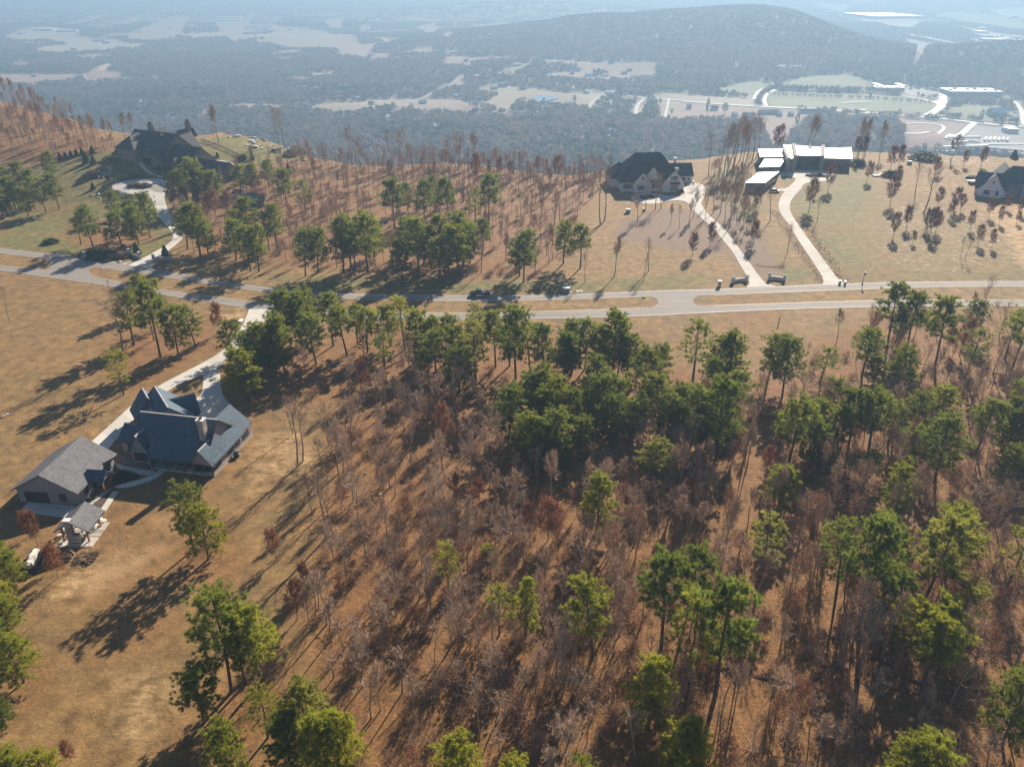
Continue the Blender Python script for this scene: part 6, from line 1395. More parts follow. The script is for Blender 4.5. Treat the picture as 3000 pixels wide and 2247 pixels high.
Rr = volume(w1, [(1412, 195), (1845, 180), (1865, 360), (1405, 350)], 5.7, M_WALLD)
volume(w1, [(440, 365), (790, 345), (695, 485), (350, 500)], 4.6, M_WALLD)
def fin(pts, z, th=0.8):
    a, b = [np.array(plane(*q, z)) - np.array([145.0, 400.0]) for q in zr(oW, sW, pts)]
    d_ = (b - a) / np.linalg.norm(b - a); n_ = np.array([-d_[1], d_[0]]) * th
    Q = [a + n_, b + n_, b - n_, a - n_]
    V = [(q[0], q[1], -0.5) for q in Q] + [(q[0], q[1], z) for q in Q]
    F = [(0, 1, 2, 3), (7, 6, 5, 4)] + [(i, i + 4, (i + 1) % 4 + 4, (i + 1) % 4) for i in range(4)]
    obj('stone_fin', pmesh('stone_fin', V, F, M_FIN), w1)
fin([(762, 185), (840, 355)], 7.3); fin([(915, 110), (948, 310)], 8.0); fin([(1390, 135), (1395, 318)], 7.6)
def front_edge(W_):
    i = sorted(range(len(W_)), key=lambda k: W_[k][1])[:2]
    a, b = W_[i[0]], W_[i[1]]
    return (a, b) if a[0] < b[0] else (b, a)
for W_, z0, h_, n_ in ((Mn, 3.9, 1.5, 6), (Mn, 0.8, 2.2, 5), (Rr, 1.0, 2.0, 5)): glaze(w1, *front_edge(W_), z0, h_, n_)
w2 = empty('modern_garage', (116.0, 360.0, 0.0), 0); tag(w2, 'flat white-roofed garage block beside the modern house driveway', 'garage')
Cw = volume(w2, [(345, 583), (680, 570), (455, 750), (125, 750)], 4.1, M_WALLD)
fa, fb = front_edge(Cw)
right = max(Cw, key=lambda q: q[0])
glaze(w2, fb, right, 0.1, 2.4, 6)

# ---- house going up at the right edge
k1 = empty('unfinished_house', (212.0, 343.0, 0.0), R(-27.5)); tag(k1, 'unfinished grey house in pale wrap at the right edge', 'house')
block(k1, 0, 3.4, 0, 12.0, 8.4, 3.8, 9.2, M_SH_K, M_WRAP, 0.6)
block(k1, 0, 0.6, R(90), 6.4, 9.6, 3.7, 9.4, M_SH_K, M_WRAP, 0.35)
hip(k1, 13.5, 12.0, R(6), 26.0, 13.0, 5.2, 11.6, 14.0, M_SH_K, M_GSIDE, 0.5)
block(k1, 4.5, 15.0, R(96), 12.0, 9.0, 4.8, 11.0, M_SH_K, M_GSIDE, 0.4)
block(k1, 14.0, 6.0, R(96), 6.0, 5.0, 6.2, 9.0, M_SH_K, M_GSIDE, 0.3)
window(k1, -1.6, -2.62, 1.0, 2.2, 1.7, 0, 2); window(k1, 2.4, -2.62, 0.9, 1.0, 1.9, 0, 1); window(k1, 0.2, -2.62, 6.0, 0.7, 0.9, 0, 1)
window(k1, 9.5, 5.0, 3.2, 1.4, 1.4, R(6), 1); window(k1, 13.0, 5.35, 1.0, 2.4, 1.7, R(6), 2); window(k1, 18.0, 5.9, 1.0, 2.4, 1.7, R(6), 2)

# ---- big dark-roofed mansion on the far left bluff
mA = hit(*zr(oM, sM, [(415, 525)])[0]); mE = hit(*zr(oM, sM, [(1935, 960)])[0])
mang = math.atan2(mE[1] - mA[1], mE[0] - mA[0]); mL = math.hypot(mE[0] - mA[0], mE[1] - mA[1])
m1 = empty('bluff_mansion', (mA[0], mA[1], mA[2] - 0.4), mang); tag(m1, 'long dark-roofed stone mansion with two chimneys on the left bluff', 'house')
dzE = mE[2] - mA[2]
def mz(s): return dzE * s
block(m1, mL * 0.24, 5.0, 0, mL * 0.42, 17.0, 5.0 + mz(.2), 12.2 + mz(.2), M_SH_B, M_HSTONE, 0.8, z0=-6)
block(m1, mL * 0.56, 3.5, 0, mL * 0.30, 13.0, 4.2 + mz(.5), 9.8 + mz(.5), M_SH_B, M_HSTONE, 0.7, z0=-9)
block(m1, mL * 0.84, 2.5, 0, mL * 0.32, 11.0, 3.4 + mz(.9), 7.6 + mz(.9), M_SH_B, M_HSTONE, 0.6, z0=-10)
hip(m1, mL * 0.12, -0.5, R(90), 14.0, 12.0, 4.8, 9.8, 6.0, M_SH_B, M_HSTONE, 0.7, z0=-4)
block(m1, mL * 0.10, 9.0, R(90), 18.0, 8.0, 4.6, 10.0, M_SH_B, M_HSTONE, 0.6, z0=-4)
block(m1, mL * 0.34, 11.0, R(90), 16.0, 12.0, 5.0 + mz(.3), 12.6 + mz(.3), M_SH_B, M_HSTONE, 0.6, z0=-6)
block(m1, mL * 0.42, -4.4, R(90), 6.0, 5.5, 3.6 + mz(.4), 7.0 + mz(.4), M_SH_B, M_HSTONE, 0.4, z0=-8)
block(m1, mL * 0.60, -3.2, R(90), 6.0, 5.0, 3.4 + mz(.6), 6.6 + mz(.6), M_SH_B, M_HSTONE, 0.4, z0=-9)
for (x, y, ztop) in ((mL * 0.14, 8.0, 13.2), (mL * 0.34, 19.4, 13.6)):
    cm = box(m1, 'chimney', x - 1.1, x + 1.1, y - 0.8, y + 0.8, -4, ztop, M_HSTONE)
    for d_ in (-0.55, 0.55): box(cm, 'chimney_pot', x + d_ - 0.3, x + d_ + 0.3, y - 0.3, y + 0.3, ztop, ztop + 1.1, M_TRIM)
for s_ in (0.45, 0.55, 0.64): window(m1, mL * s_, -3.05, 1.0 + mz(s_), 1.8, 1.6, 0, 2)
for s_ in (0.74, 0.84, 0.94): window(m1, mL * s_, -3.05, 0.6 + mz(s_), 1.8, 1.5, 0, 2)
garage_door(m1, mL + 0.02, 2.5, 4.6, 2.6, R(90)).location[2] = mz(1.0) - 0.1
# ---- small shed in the woods and its outbuilding
X, Y, z = hit(745, 600); s1_ = empty('wood_shed', (X, Y, z), R(12)); tag(s1_, 'small grey gabled shed among bare trees below the mansion', 'shed')
block(s1_, 0, 0, 0, 9.0, 6.5, 2.6, 4.4, M_SH_N, M_HSTONE, 0.5); garage_door(s1_, 0, -3.27, 2.4, 2.0, 0)
X, Y, z = hit(700, 578); s2_ = empty('tool_shed', (X, Y, z), R(-8)); tag(s2_, 'pale little tool shed left of the grey woods shed', 'shed')
block(s2_, 0, 0, 0, 3.6, 3.0, 2.2, 3.2, M_SH_N, M_WRAP, 0.25); box(s2_, 'door', -0.5, 0.5, -1.58, -1.48, 0, 1.9, M_TRIM)
# ------------------------------------------------------------------ things on the ridge
M_ROCK = mat('weathered_rock', (0.40, 0.34, 0.28), 0.85, 0.35, 1.6, bump=0.5); M_ROCKW = mat('pale_limestone', (0.58, 0.52, 0.45), 0.8, 0.2, 1.6, bump=0.4)
M_SHRUB = leafmat('evergreen_shrub', (0.030, 0.050, 0.018), (0.062, 0.088, 0.030), 0.3); M_SHRUBB = leafmat('brown_shrub', (0.12, 0.075, 0.045), (0.22, 0.14, 0.085), 0.3)
def rock_mesh(seed, m):
    g_ = np.random.default_rng(seed)
    import bmesh
    bm = bmesh.new(); bmesh.ops.create_icosphere(bm, subdivisions=2, radius=1.0)
    ph = g_.uniform(0, 6, 6)
    for v in bm.verts:
        c_ = v.co
        f = 1 + 0.22 * math.sin(2.1 * c_.x + ph[0]) + 0.18 * math.sin(2.7 * c_.y + ph[1]) + 0.15 * math.sin(3.3 * c_.z + ph[2]) + g_.normal(0, 0.05)
        v.co = c_ * f; v.co.z *= 0.62
    me_ = bpy.data.meshes.new('rock'); bm.to_mesh(me_); bm.free(); me_.materials.append(m)
    return me_
ROCKS = [rock_mesh(i, M_ROCK) for i in range(3)] + [rock_mesh(10 + i, M_ROCKW) for i in range(3)]
def rock(px, py, size, label, k=None, group=None, xy=None, sc=None):
    X, Y = xy if xy else hit(px, py)[:2]
    o = obj('boulder', ROCKS[int(rng.integers(0, 6)) if k is None else k], None, (X, Y, gz(X, Y) + size * 0.22), rng.uniform(0, 6), sc or (size * rng.uniform(0.8, 1.3), size * rng.uniform(0.7, 1.1), size * rng.uniform(0.7, 1.1)))
    return tag(o, label, 'boulder', group)
# boulders round the pavilion
oV = (30, 1440); sV = 5.5235
for k, (x, y, s_) in enumerate([(900, 640, 0.75), (930, 740, 0.7), (850, 840, 0.55), (800, 720, 0.5), (1180, 640, 0.5), (1190, 700, 0.45), (1180, 770, 0.45), (1330, 590, 0.9), (1300, 540, 0.6), (1420, 500, 0.8), (1390, 440, 0.5), (1490, 490, 0.7), (1270, 680, 0.55), (1440, 560, 0.5)]):
    rock(*zr(oV, sV, [(x, y)])[0], s_, ('pale boulder, %s on the left side of the pavilion' % ORD[k]) if k < 4 else 'pale boulder, %s on the right side of the pavilion' % ORD[k - 4], 3 + k % 3, 'boulders round the pavilion')
# cliff-top rocks by the mansion lawn
its = []
for k in range(26):
    x = rng.uniform(1600, 1980); y = 905 + (x - 1600) * 0.27 + rng.uniform(-22, 42)
    o = rock(x / ZS, y / ZS, rng.uniform(0.5, 1.5), 'weathered rock', None); its.append((o, o.location[0], o.location[1]))
label_rows(its, 'weathered rock', 'cliff-top outcrop by the mansion lawn', 'boulder', 'rocks of the cliff-top outcrop', 9)
for k, (x, y, s_) in enumerate([(1540, 888, 1.6), (1480, 895, 0.9)]): rock(x / ZS, y / ZS, s_, ('larger' if k == 0 else 'smaller') + ' pale flat rock on the grass beyond the fence', 3 + k)
its = []
for k in range(14): o = rock(rng.uniform(640, 720) / ZS, rng.uniform(1085, 1160) / ZS, rng.uniform(0.4, 0.9), 'pale rock', 3 + k % 3); its.append((o, o.location[0], o.location[1]))
label_rows(its, 'pale rock', 'rockery on the mansion lawn', 'boulder', 'rocks of the mansion rockery', 7)
its = []
for k in range(9): o = rock(rng.uniform(590, 650) / ZS, 500 + rng.uniform(150, 190) / ZS, rng.uniform(0.35, 0.8), 'small rock', None); its.append((o, o.location[0], o.location[1]))
label_rows(its, 'small rock', 'rocks below the turning circle', 'boulder', 'rocks below the turning circle', 9)
for k, (o, x, y, s_, lb) in enumerate([(oL, 1560, 978, 0.8, 'pale boulder left of the near house driveway mouth'), (oL, 1700, 990, 0.7, 'dark boulder right of the near house driveway mouth'), (oL, 775, 595, 0.7, 'flat boulder left of the mansion gate'), (oL, 1030, 630, 0.6, 'boulder right of the mansion gate'), (oB, 155, 1072, 0.25, 'small white stone in the shade of the left woods'), (oB, 250, 1212, 0.28, 'white stone below the shaded one in the left woods'), (oA, 1870, 850, 0.22, 'small pale stone below the lone bare tree'), (oL, 660, 640, 0.4, 'white stone on the tip of the left median'), (oN, 1960, 1048, 0.4, 'dark stone on the tip of the long median')]):
    rock(o[0] + x / ZS, o[1] + y / ZS, s_, lb)
# stone-lined swales beside the modern house driveway, too many stones to count
SWALE = [rock_mesh(30 + i, mat('tan_gravel_stone', (0.36, 0.27, 0.19), 0.9, 0.3, 3.0)) for i in range(3)]
def swale(pts, w0, n):
    L = resample(wpoly(zr(oR, ZS, pts)), 0.5)
    i_ = rng.integers(0, len(L), n); T_ = np.gradient(L, axis=0); T_ /= np.linalg.norm(T_, axis=1)[:, None]
    off = rng.normal(0, w0 / 2.4, n)
    P = L[i_] + np.stack([-T_[i_, 1], T_[i_, 0]], -1) * off[:, None]
    scatter_object('swale_stones', np.stack([P[:, 0], P[:, 1], ground_z(P[:, 0], P[:, 1]) + 0.05], -1), rng.uniform(0.05, 0.15, n), rng.uniform(0, 6, n), rng.integers(0, 3, n), SWALE)
swale([(590, 480), (640, 560), (720, 680), (800, 790), (860, 880), (900, 945)], 2.6, 900)
swale([(760, 520), (840, 640), (920, 760), (1000, 880), (1050, 950)], 3.2, 1100)
swale([(470, 835), (560, 850), (660, 840)], 1.6, 160)

# shrubs
def shrub_mesh(seed, kind):
    g_ = np.random.default_rng(seed)
    if kind == 'cone':
        n = 700; z = g_.uniform(0.03, 1, n) ** 1.2; rr_ = 0.34 * (1 - z) ** 0.8 * np.sqrt(g_.uniform(0.2, 1, n)); a = g_.uniform(0, 6.28, n)
        p = np.stack([rr_ * np.cos(a), rr_ * np.sin(a), z], -1); sz = 0.13
    else:
        n = 600; d_ = unit(g_.normal(size=(n, 3))); d_[:, 2] = abs(d_[:, 2]); p = d_ * (g_.uniform(0.4, 1, n) ** 0.5)[:, None] * np.array([0.6, 0.6, 0.75]) * (1 + 0.25 * np.sin(5 * d_[:, :1] + seed)); sz = 0.17
    A_ = Acc(); A_.ribbons(p, unit(p * np.array([1, 1, 0.4]) + g_.normal(0, 0.35, p.shape) + np.array([0, 0, 0.2])), np.full(n, sz), np.full(n, sz * 0.35), g_)
    return A_.mesh('shrub_foliage', M_SHRUB if kind != 'brown' else M_SHRUBB)
SH = {'cone': [shrub_mesh(1, 'cone'), shrub_mesh(2, 'cone')], 'ball': [shrub_mesh(3, 'ball'), shrub_mesh(4, 'ball')], 'brown': [shrub_mesh(5, 'brown'), shrub_mesh(6, 'brown')]}
STEM = pmesh('shrub_stem', [(-.03, -.03, 0), (.03, -.03, 0), (0, .03, 0), (0, 0, .6)], [(0, 1, 3), (1, 2, 3), (2, 0, 3)], M_BARK_P)
def shrub(X, Y, h, kind, label, wid=1.0, group=None, name='shrub'):
    r = empty(name, (X, Y, gz(X, Y) - 0.03), rng.uniform(0, 6), (h * wid, h * wid, h))
    obj('foliage', SH[kind][int(rng.integers(0, 2))], r); obj('stem', STEM, r)
    tag(r, label, 'shrub', group)
    return r
def shrubs_px(o, s, rows):
    for x, y, h, kind, wid, lb in rows:
        X, Y, _ = hit(o[0] + x / s, o[1] + y / s); shrub(X, Y, h, kind, lb, wid)
shrubs_px((0, 0), ZS, [(600, 995, 3.2, 'cone', 1.2, 'tallest cone shrub behind the lawn rockery'), (560, 1060, 5.2, 'cone', 1.0, 'left cone shrub at the lawn rockery'), (608, 1066, 4.0, 'cone', 1.1, 'right cone shrub at the lawn rockery'), (590, 1150, 4.0, 'brown', 1.4, 'large brown shrub at the rockery'), (705, 1168, 3.0, 'cone', 1.0, 'cone shrub right of the rockery'), (605, 1230, 3.2, 'cone', 1.0, 'lone cone shrub left of the turning circle'), (720, 1040, 2.4, 'ball', 2.4, 'dark spreading shrub left of the mansion front'),
    (1255, 885, 4.5, 'cone', 1.3, 'dark cone shrub behind the mansion at the cliff'), (1635, 1040, 4.0, 'cone', 1.0, 'cone shrub right of the rail fence'), (1870, 1125, 4.2, 'cone', 1.0, 'cone shrub near the sapling wood edge'), (1570, 1040, 3.2, 'ball', 1.2, 'round shrub at the end of the rail fence'), (1410, 1022, 2.4, 'cone', 1.2, 'small cone shrub on the fenced lawn'), (1385, 1030, 1.4, 'brown', 2.0, 'low brown shrub on the fenced lawn'), (1885, 1010, 4.0, 'ball', 1.3, 'big round shrub among the outcrop rocks'), (1780, 985, 2.0, 'ball', 1.4, 'small shrub among the outcrop rocks'), (1955, 1000, 3.4, 'brown', 1.2, 'brown shrub at the right end of the outcrop'), (1695, 890, 2.6, 'ball', 1.0, 'shrub on the cliff edge left of the tall bare pair'), (1390, 850, 2.4, 'ball', 1.4, 'shrub at the foot of the lone bare tree')])
for k in range(5): shrubs_px((0, 0), ZS, [(390 + 36 * k, 1035 - 8 * k, 3.0, 'cone', 1.1, '%s shrub from the left of the row on the far lawn edge' % ORD[k])])
for k in range(7): shrubs_px(oM, sM, [(270 + 45 * k, 500 + 12 * k + (k > 3) * 50, 2.6, 'ball', 1.3, '%s dark foundation shrub from the left before the mansion' % ORD[k])])
for k in range(5): shrubs_px(oM, sM, [(660 + 60 * k, 620 + 38 * k, 2.4, 'ball', 1.3, '%s dark shrub beside the mansion front walk' % ORD[k])])
shrubs_px(oL, ZS, [(890, 545, 4.2, 'cone', 1.0, 'pointed conifer behind the left gate wall'), (1075, 560, 4.0, 'cone', 1.1, 'pointed conifer behind the right gate wall'), (800, 560, 2.4, 'brown', 1.8, 'brown shrub left of the gate wall'), (640, 560, 2.6, 'ball', 2.6, 'dark spreading juniper left of the gate'), (700, 575, 2.2, 'ball', 2.4, 'low dark juniper nearest the gate'), (585, 545, 2.4, 'ball', 2.2, 'dark juniper behind the mailbox pillar'), (330, 470, 2.2, 'ball', 2.0, 'dark shrub on the far left verge'), (1020, 625, 0.9, 'brown', 1.2, 'small golden shrub by the right gate wall')])
for k in range(9): shrubs_px(oC, sC, [(360 + 42 * k, 958 - (k > 6) * 4, 1.2, 'ball', 1.6, '%s foundation shrub from the left along the brick mansion' % ORD[k])])
for k in range(6): shrubs_px(oC, sC, [(1360 + 42 * k, 952, 1.2, 'ball', 1.6, '%s foundation shrub from the left below the awning' % ORD[k])])
shrubs_px(oC, sC, [(1620, 990, 1.6, 'ball', 1.4, 'dark shrub at the right corner of the brick mansion')])
for k in range(8): shrubs_px(oC, sC, [(830 + 34 * k, 1100 + 14 * math.sin(k), 1.3, 'brown', 1.5, '%s brown shrub from the left in the brick mansion island' % ORD[k])])
for k in range(8): shrubs_px(oW, sW, [(1150 + 34 * k, 645 + 8 * math.sin(k * 2), 1.4, 'brown', 1.5, '%s brown shrub from the left in the modern house island' % ORD[k])])
shrubs_px(oR, ZS, [(1130, 190, 3.2, 'ball', 1.8, 'spreading green shrub right of the modern house'), (1350, 260, 3.6, 'ball', 1.9, 'dark round shrub behind the lawn oaks'), (2145, 140, 4.0, 'cone', 1.6, 'dark conical shrub at the cliff by the unfinished house'), (1570, 150, 5.0, 'ball', 2.2, 'big dark bush on the cliff edge at right')])
for k in range(9): shrubs_px(oM, sM, [(440 + 34 * k, 1030 + 14 * math.sin(k * 1.7), 1.5, 'brown', 1.5, '%s shrub from the left in the turning circle bed' % ORD[k])])
for nm, o, s, cx, cy, rx, ry in (('island_bed_mansion', oM, sM, 540, 1042, 148, 46), ('island_bed_brick_mansion', oC, sC, 955, 1112, 150, 45), ('island_bed_modern_house', oW, sW, 1270, 642, 148, 36)):
    P = wpoly([(o[0] + (cx + rx * math.cos(a)) / s, o[1] + (cy + ry * math.sin(a)) / s) for a in np.linspace(0, 2 * PI, 25)[:-1]])
    struct(prism(nm, P, -0.2, 0.2, mat('island_mulch', (0.10, 0.062, 0.045), 0.95, 0.35, 2.0)))
def hedge(pts, o, s, w0, h, label):
    L = resample(smooth_line(wpoly(zr(o, s, pts)), 2), 0.5)
    n = len(L) * 60
    i_ = rng.integers(0, len(L), n)
    P = np.stack([L[i_, 0] + rng.normal(0, w0 / 2.6, n), L[i_, 1] + rng.normal(0, w0 / 2.6, n), np.zeros(n)], -1)
    bump_ = 0.75 + 0.3 * np.sin(i_ * 0.9) * np.sin(i_ * 0.37)
    P[:, 2] = ground_z(P[:, 0], P[:, 1]) + h * bump_ * np.sqrt(rng.uniform(0.02, 1, n))
    A_ = Acc(); A_.ribbons(P, unit(rng.normal(size=P.shape) + np.array([0, 0, 0.6])), np.full(n, 0.34), np.full(n, 0.12), rng)
    tag(obj('clipped_hedge', A_.mesh('clipped_hedge', M_SHRUB)), label, 'hedge')
hedge([(800, 905), (640, 905), (480, 915), (300, 940), (170, 985), (70, 1040), (40, 1090), (80, 1140), (180, 1165), (290, 1170)], oM, sM, 2.6, 2.0, 'long curved evergreen hedge round the turning circle')
hedge([(330, 1185), (400, 1205), (500, 1215)], oM, sM, 2.2, 1.6, 'short evergreen hedge below the turning circle')

# rail fence on the mansion lawn
fn = empty('rail_fence'); tag(fn, 'dark rail fence crossing the mansion back lawn', 'fence')
L = resample(wpoly(zr(oM, sM, [(1530, 345), (1700, 400), (1900, 480), (2080, 565), (2185, 605)])), 2.6)
M_FENCE = mat('fence_wood', (0.10, 0.085, 0.07), 0.85, 0.2, 3.0)
for i, p in enumerate(L):
    z = gz(*p); obj('post', boxmesh('post', p[0] - .09, p[0] + .09, p[1] - .09, p[1] + .09, z - 0.3, z + 1.5, M_FENCE), fn)
    if i:
        q = L[i - 1]; zq = gz(*q)
        for hh in (0.35, 0.75, 1.15, 1.45):
            d_ = (p - q) / np.linalg.norm(p - q); n_ = np.array([-d_[1], d_[0]]) * 0.03
            V = [(*(q + n_), zq + hh), (*(p + n_), z + hh), (*(p - n_), z + hh), (*(q - n_), zq + hh), (*(q + n_), zq + hh + .14), (*(p + n_), z + hh + .14), (*(p - n_), z + hh + .14), (*(q - n_), zq + hh + .14)]
            obj('rail', pmesh('rail', V, [(3, 2, 1, 0), (4, 5, 6, 7), (0, 1, 5, 4), (1, 2, 6, 5), (2, 3, 7, 6), (3, 0, 4, 7)], M_FENCE), fn)
# gate walls
def gate_wall(a_px, b_px, hp, hw, m, label, ha=None):
    a = np.array(hit(*a_px)[:2]); b = np.array(hit(*b_px)[:2])
    mid = (a + b) / 2; ang = math.atan2(b[1] - a[1], b[0] - a[0]); L = np.linalg.norm(b - a)
    r = empty('gate_wall', (mid[0], mid[1], gz(*mid)), ang); tag(r, label, 'gate wall')
    for s_, hh in ((-1, ha or hp), (1, hp)):
        x = s_ * L / 2
        o = obj('pillar', boxmesh('pillar', x - 0.42, x + 0.42, -0.42, 0.42, -0.3, hh, m), r)
        obj('cap', pmesh('cap', [(x - .52, -.52, hh), (x + .52, -.52, hh), (x + .52, .52, hh), (x - .52, .52, hh), (x - .52, -.52, hh + .18), (x + .52, -.52, hh + .18), (x + .52, .52, hh + .18), (x - .52, .52, hh + .18), (x, 0, hh + .45)], [(3, 2, 1, 0), (0, 1, 5, 4), (1, 2, 6, 5), (2, 3, 7, 6), (3, 0, 4, 7), (4, 5, 8), (5, 6, 8), (6, 7, 8), (7, 4, 8)], M_WTRIM), o)
    n = 8; V = []; F = []
    for k in range(n + 1):
        f = k / n; x = -L / 2 + 0.43 + (L - 0.86) * f; y = 0.5 * math.sin(f * PI); t_ = hw + ((ha or hp) - hp) * 0.4 * (1 - f) - 0.12 * math.sin(f * PI)
        V += [(x, y - 0.25, -0.3), (x, y + 0.25, -0.3), (x, y + 0.25, t_), (x, y - 0.25, t_)]
        if k:
            b_ = 4 * k; F += [(b_ - 4 + i, b_ - 4 + (i + 1) % 4, b_ + (i + 1) % 4, b_ + i) for i in range(4)]
    obj('wall', pmesh('wall', V, F, m), r)
    return r
gate_wall((2147, 829), (2187, 824), 1.8, 1.2, M_BRICKP, 'pale curved gate wall left of the brick house driveway'); gate_wall((2253, 820), (2297, 824), 1.8, 1.2, M_BRICKP, 'pale curved gate wall right of the brick house driveway', 2.1)
gate_wall((380, 752), (410, 761), 2.6, 1.3, M_STONE, 'stone gate wall left of the mansion driveway'); gate_wall((452, 768), (502, 763), 2.4, 1.4, M_STONE, 'stone gate wall right of the mansion driveway')
def mail_pillar(px, py, m, label, h=1.8):
    X, Y, z = hit(px, py); r = empty('mailbox_pillar', (X, Y, z)); tag(r, label, 'mailbox')
    o = box(r, 'pillar', -0.45, 0.45, -0.45, 0.45, -0.2, h, m); box(o, 'cap', -0.56, 0.56, -0.56, 0.56, h, h + 0.2, M_WTRIM); box(r, 'mail_door', -0.16, 0.16, -0.5, -0.44, h * 0.6, h * 0.6 + 0.3, M_TRIM)
mail_pillar(2107, 840, M_BRICKP, 'pale brick mailbox pillar left of the brick gate'); mail_pillar(250, 757, M_STONE, 'round-topped stone pillar beside the left crossover', 2.2)
# wheeled bins
def wbin(px, py, m, label):
    X, Y, z = hit(px, py); r = empty('wheeled_bin', (X, Y, z + 0.06), rng.uniform(-0.3, 0.3)); tag(r, label, 'bin')
    V = [(-.25, -.3, .1), (.25, -.3, .1), (.25, .3, .1), (-.25, .3, .1), (-.33, -.4, 1.1), (.33, -.4, 1.1), (.33, .4, 1.1), (-.33, .4, 1.1)]
    obj('body', pmesh('body', V, [(0, 3, 2, 1), (0, 1, 5, 4), (1, 2, 6, 5), (2, 3, 7, 6), (3, 0, 4, 7)], m), r)
    obj('lid', pmesh('lid', [(-.36, -.43, 1.1), (.36, -.43, 1.1), (.36, .43, 1.1), (-.36, .43, 1.1), (-.34, -.4, 1.16), (.34, -.4, 1.16), (.34, .43, 1.28), (-.34, .43, 1.28)], [(0, 3, 2, 1), (4, 5, 6, 7), (0, 1, 5, 4), (1, 2, 6, 5), (2, 3, 7, 6), (3, 0, 4, 7)], m), r)
    for s_ in (-1, 1):
        th = np.linspace(0, 2 * PI, 11)[:-1]
        V = [(s_ * .3, .28 + .13 * math.cos(a), .13 + .13 * math.sin(a)) for a in th] + [(s_ * .37, .28 + .13 * math.cos(a), .13 + .13 * math.sin(a)) for a in th]
        obj('wheel', pmesh('wheel', V, [tuple(range(10)), tuple(range(19, 9, -1))] + [(i, (i + 1) % 10, (i + 1) % 10 + 10, i + 10) for i in range(10)], M_TRIM), r)
M_BINB = mat('blue_grey_plastic', (0.10, 0.13, 0.17), 0.4, 0.1); M_BING = mat('grey_plastic', (0.22, 0.24, 0.26), 0.4, 0.1)
wbin(2460, 833, M_BING, 'left of two wheeled bins at the modern house driveway mouth'); wbin(2475, 835, M_BINB, 'right of two wheeled bins at the modern house driveway mouth'); wbin(800, 912, M_BINB, 'dark wheeled bin at the near house driveway mouth'); wbin(2031, 540, M_BING, 'wheeled bin on the brick house parking court')
# utility cabinets
M_CAB = mat('pale_green_cabinet', (0.25, 0.31, 0.27), 0.5, 0.1)
def cabinet(px, py, w_, d_, h_, label):
    X, Y, z = hit(px, py); r = empty('utility_cabinet', (X, Y, z)); tag(r, label, 'cabinet')
    box(r, 'body', -w_ / 2, w_ / 2, -d_ / 2, d_ / 2, 0.1, h_, M_CAB); box(r, 'lid', -w_ / 2 - .06, w_ / 2 + .06, -d_ / 2 - .06, d_ / 2 + .06, h_, h_ + 0.12, M_WTRIM); box(r, 'pad', -w_ / 2 - .25, w_ / 2 + .25, -d_ / 2 - .25, d_ / 2 + .25, -0.2, 0.1, M_CONC)
    for s_ in (-1, 1): box(r, 'door', s_ * w_ / 4 - w_ / 4 + .04, s_ * w_ / 4 + w_ / 4 - .04, -d_ / 2 - .03, -d_ / 2, 0.2, h_ - 0.1, M_CAB)
cabinet(1660, 856, 2.0, 1.4, 1.4, 'wide green utility cabinet on the far verge'); cabinet(1657, 843, 1.0, 0.9, 1.1, 'small green utility cabinet behind the wide one'); cabinet(1840, 624, 1.7, 1.4, 1.5, 'green utility cabinet on the brick house lawn'); cabinet(1886, 618, 0.8, 0.7, 0.9, 'small utility cabinet among the lawn trees'); cabinet(2664, 482, 1.8, 1.4, 1.6, 'pale utility cabinet on the far right lawn')
X, Y, z = hit(1698, 854); r = empty('drain_lid', (X, Y, z)); box(r, 'slab', -1.0, 1.0, -0.7, 0.7, -0.1, 0.12, M_CONC); box(r, 'cover', -0.35, 0.35, -0.35, 0.35, 0.12, 0.2, M_CAB); tag(r, 'low concrete drain lid right of the green cabinets', 'drain lid')
# street lamp and marker post
X, Y, z = hit(2526, 834); r = empty('street_lamp', (X, Y, z)); tag(r, 'short dark lamp post right of the wheeled bins', 'lamp post')
box(r, 'base', -.18, .18, -.18, .18, 0, .5, M_TRIM); box(r, 'pole', -.07, .07, -.07, .07, .5, 3.6, M_TRIM); ln = box(r, 'lantern', .0, .5, -.25, .25, 3.4, 3.95, M_GLASS); box(ln, 'roof', -.06, .56, -.31, .31, 3.95, 4.1, M_TRIM); box(r, 'arm', -.05, .3, -.05, .05, 3.2, 3.3, M_TRIM)
X, Y, z = hit(2281, 950); r = empty('marker_post', (X, Y, z)); tag(r, 'thin dark marker post on the verge below the road', 'post'); box(r, 'post', -.09, .09, -.09, .09, -0.2, 2.0, M_FENCE); box(r, 'cap', -.12, .12, -.12, .12, 2.0, 2.12, M_FENCE)
# barbecue beside the near house
X, Y, z = hit(694, 1338); r = empty('barbecue', (X, Y, z), R(-10)); tag(r, 'black barbecue beside the stone wall of the near house', 'barbecue')
box(r, 'cabinet', -.55, .55, -.3, .3, 0.1, 0.85, M_TRIM); lid_ = obj('lid', pmesh('lid', [(-.55, -.32, .87), (.55, -.32, .87), (.55, .32, .87), (-.55, .32, .87), (-.52, -.12, 1.2), (.52, -.12, 1.2), (.52, .3, 1.25), (-.52, .3, 1.25)], [(4, 5, 6, 7), (0, 1, 5, 4), (1, 2, 6, 5), (2, 3, 7, 6), (3, 0, 4, 7), (3, 2, 1, 0)], M_TRIM), r); box(lid_, 'handle', -.4, .4, -.4, -.34, 1.0, 1.05, M_WTRIM)
for x in (-.85, .57): box(r, 'side_shelf', x, x + .28, -.28, .28, .8, .85, M_CAB)
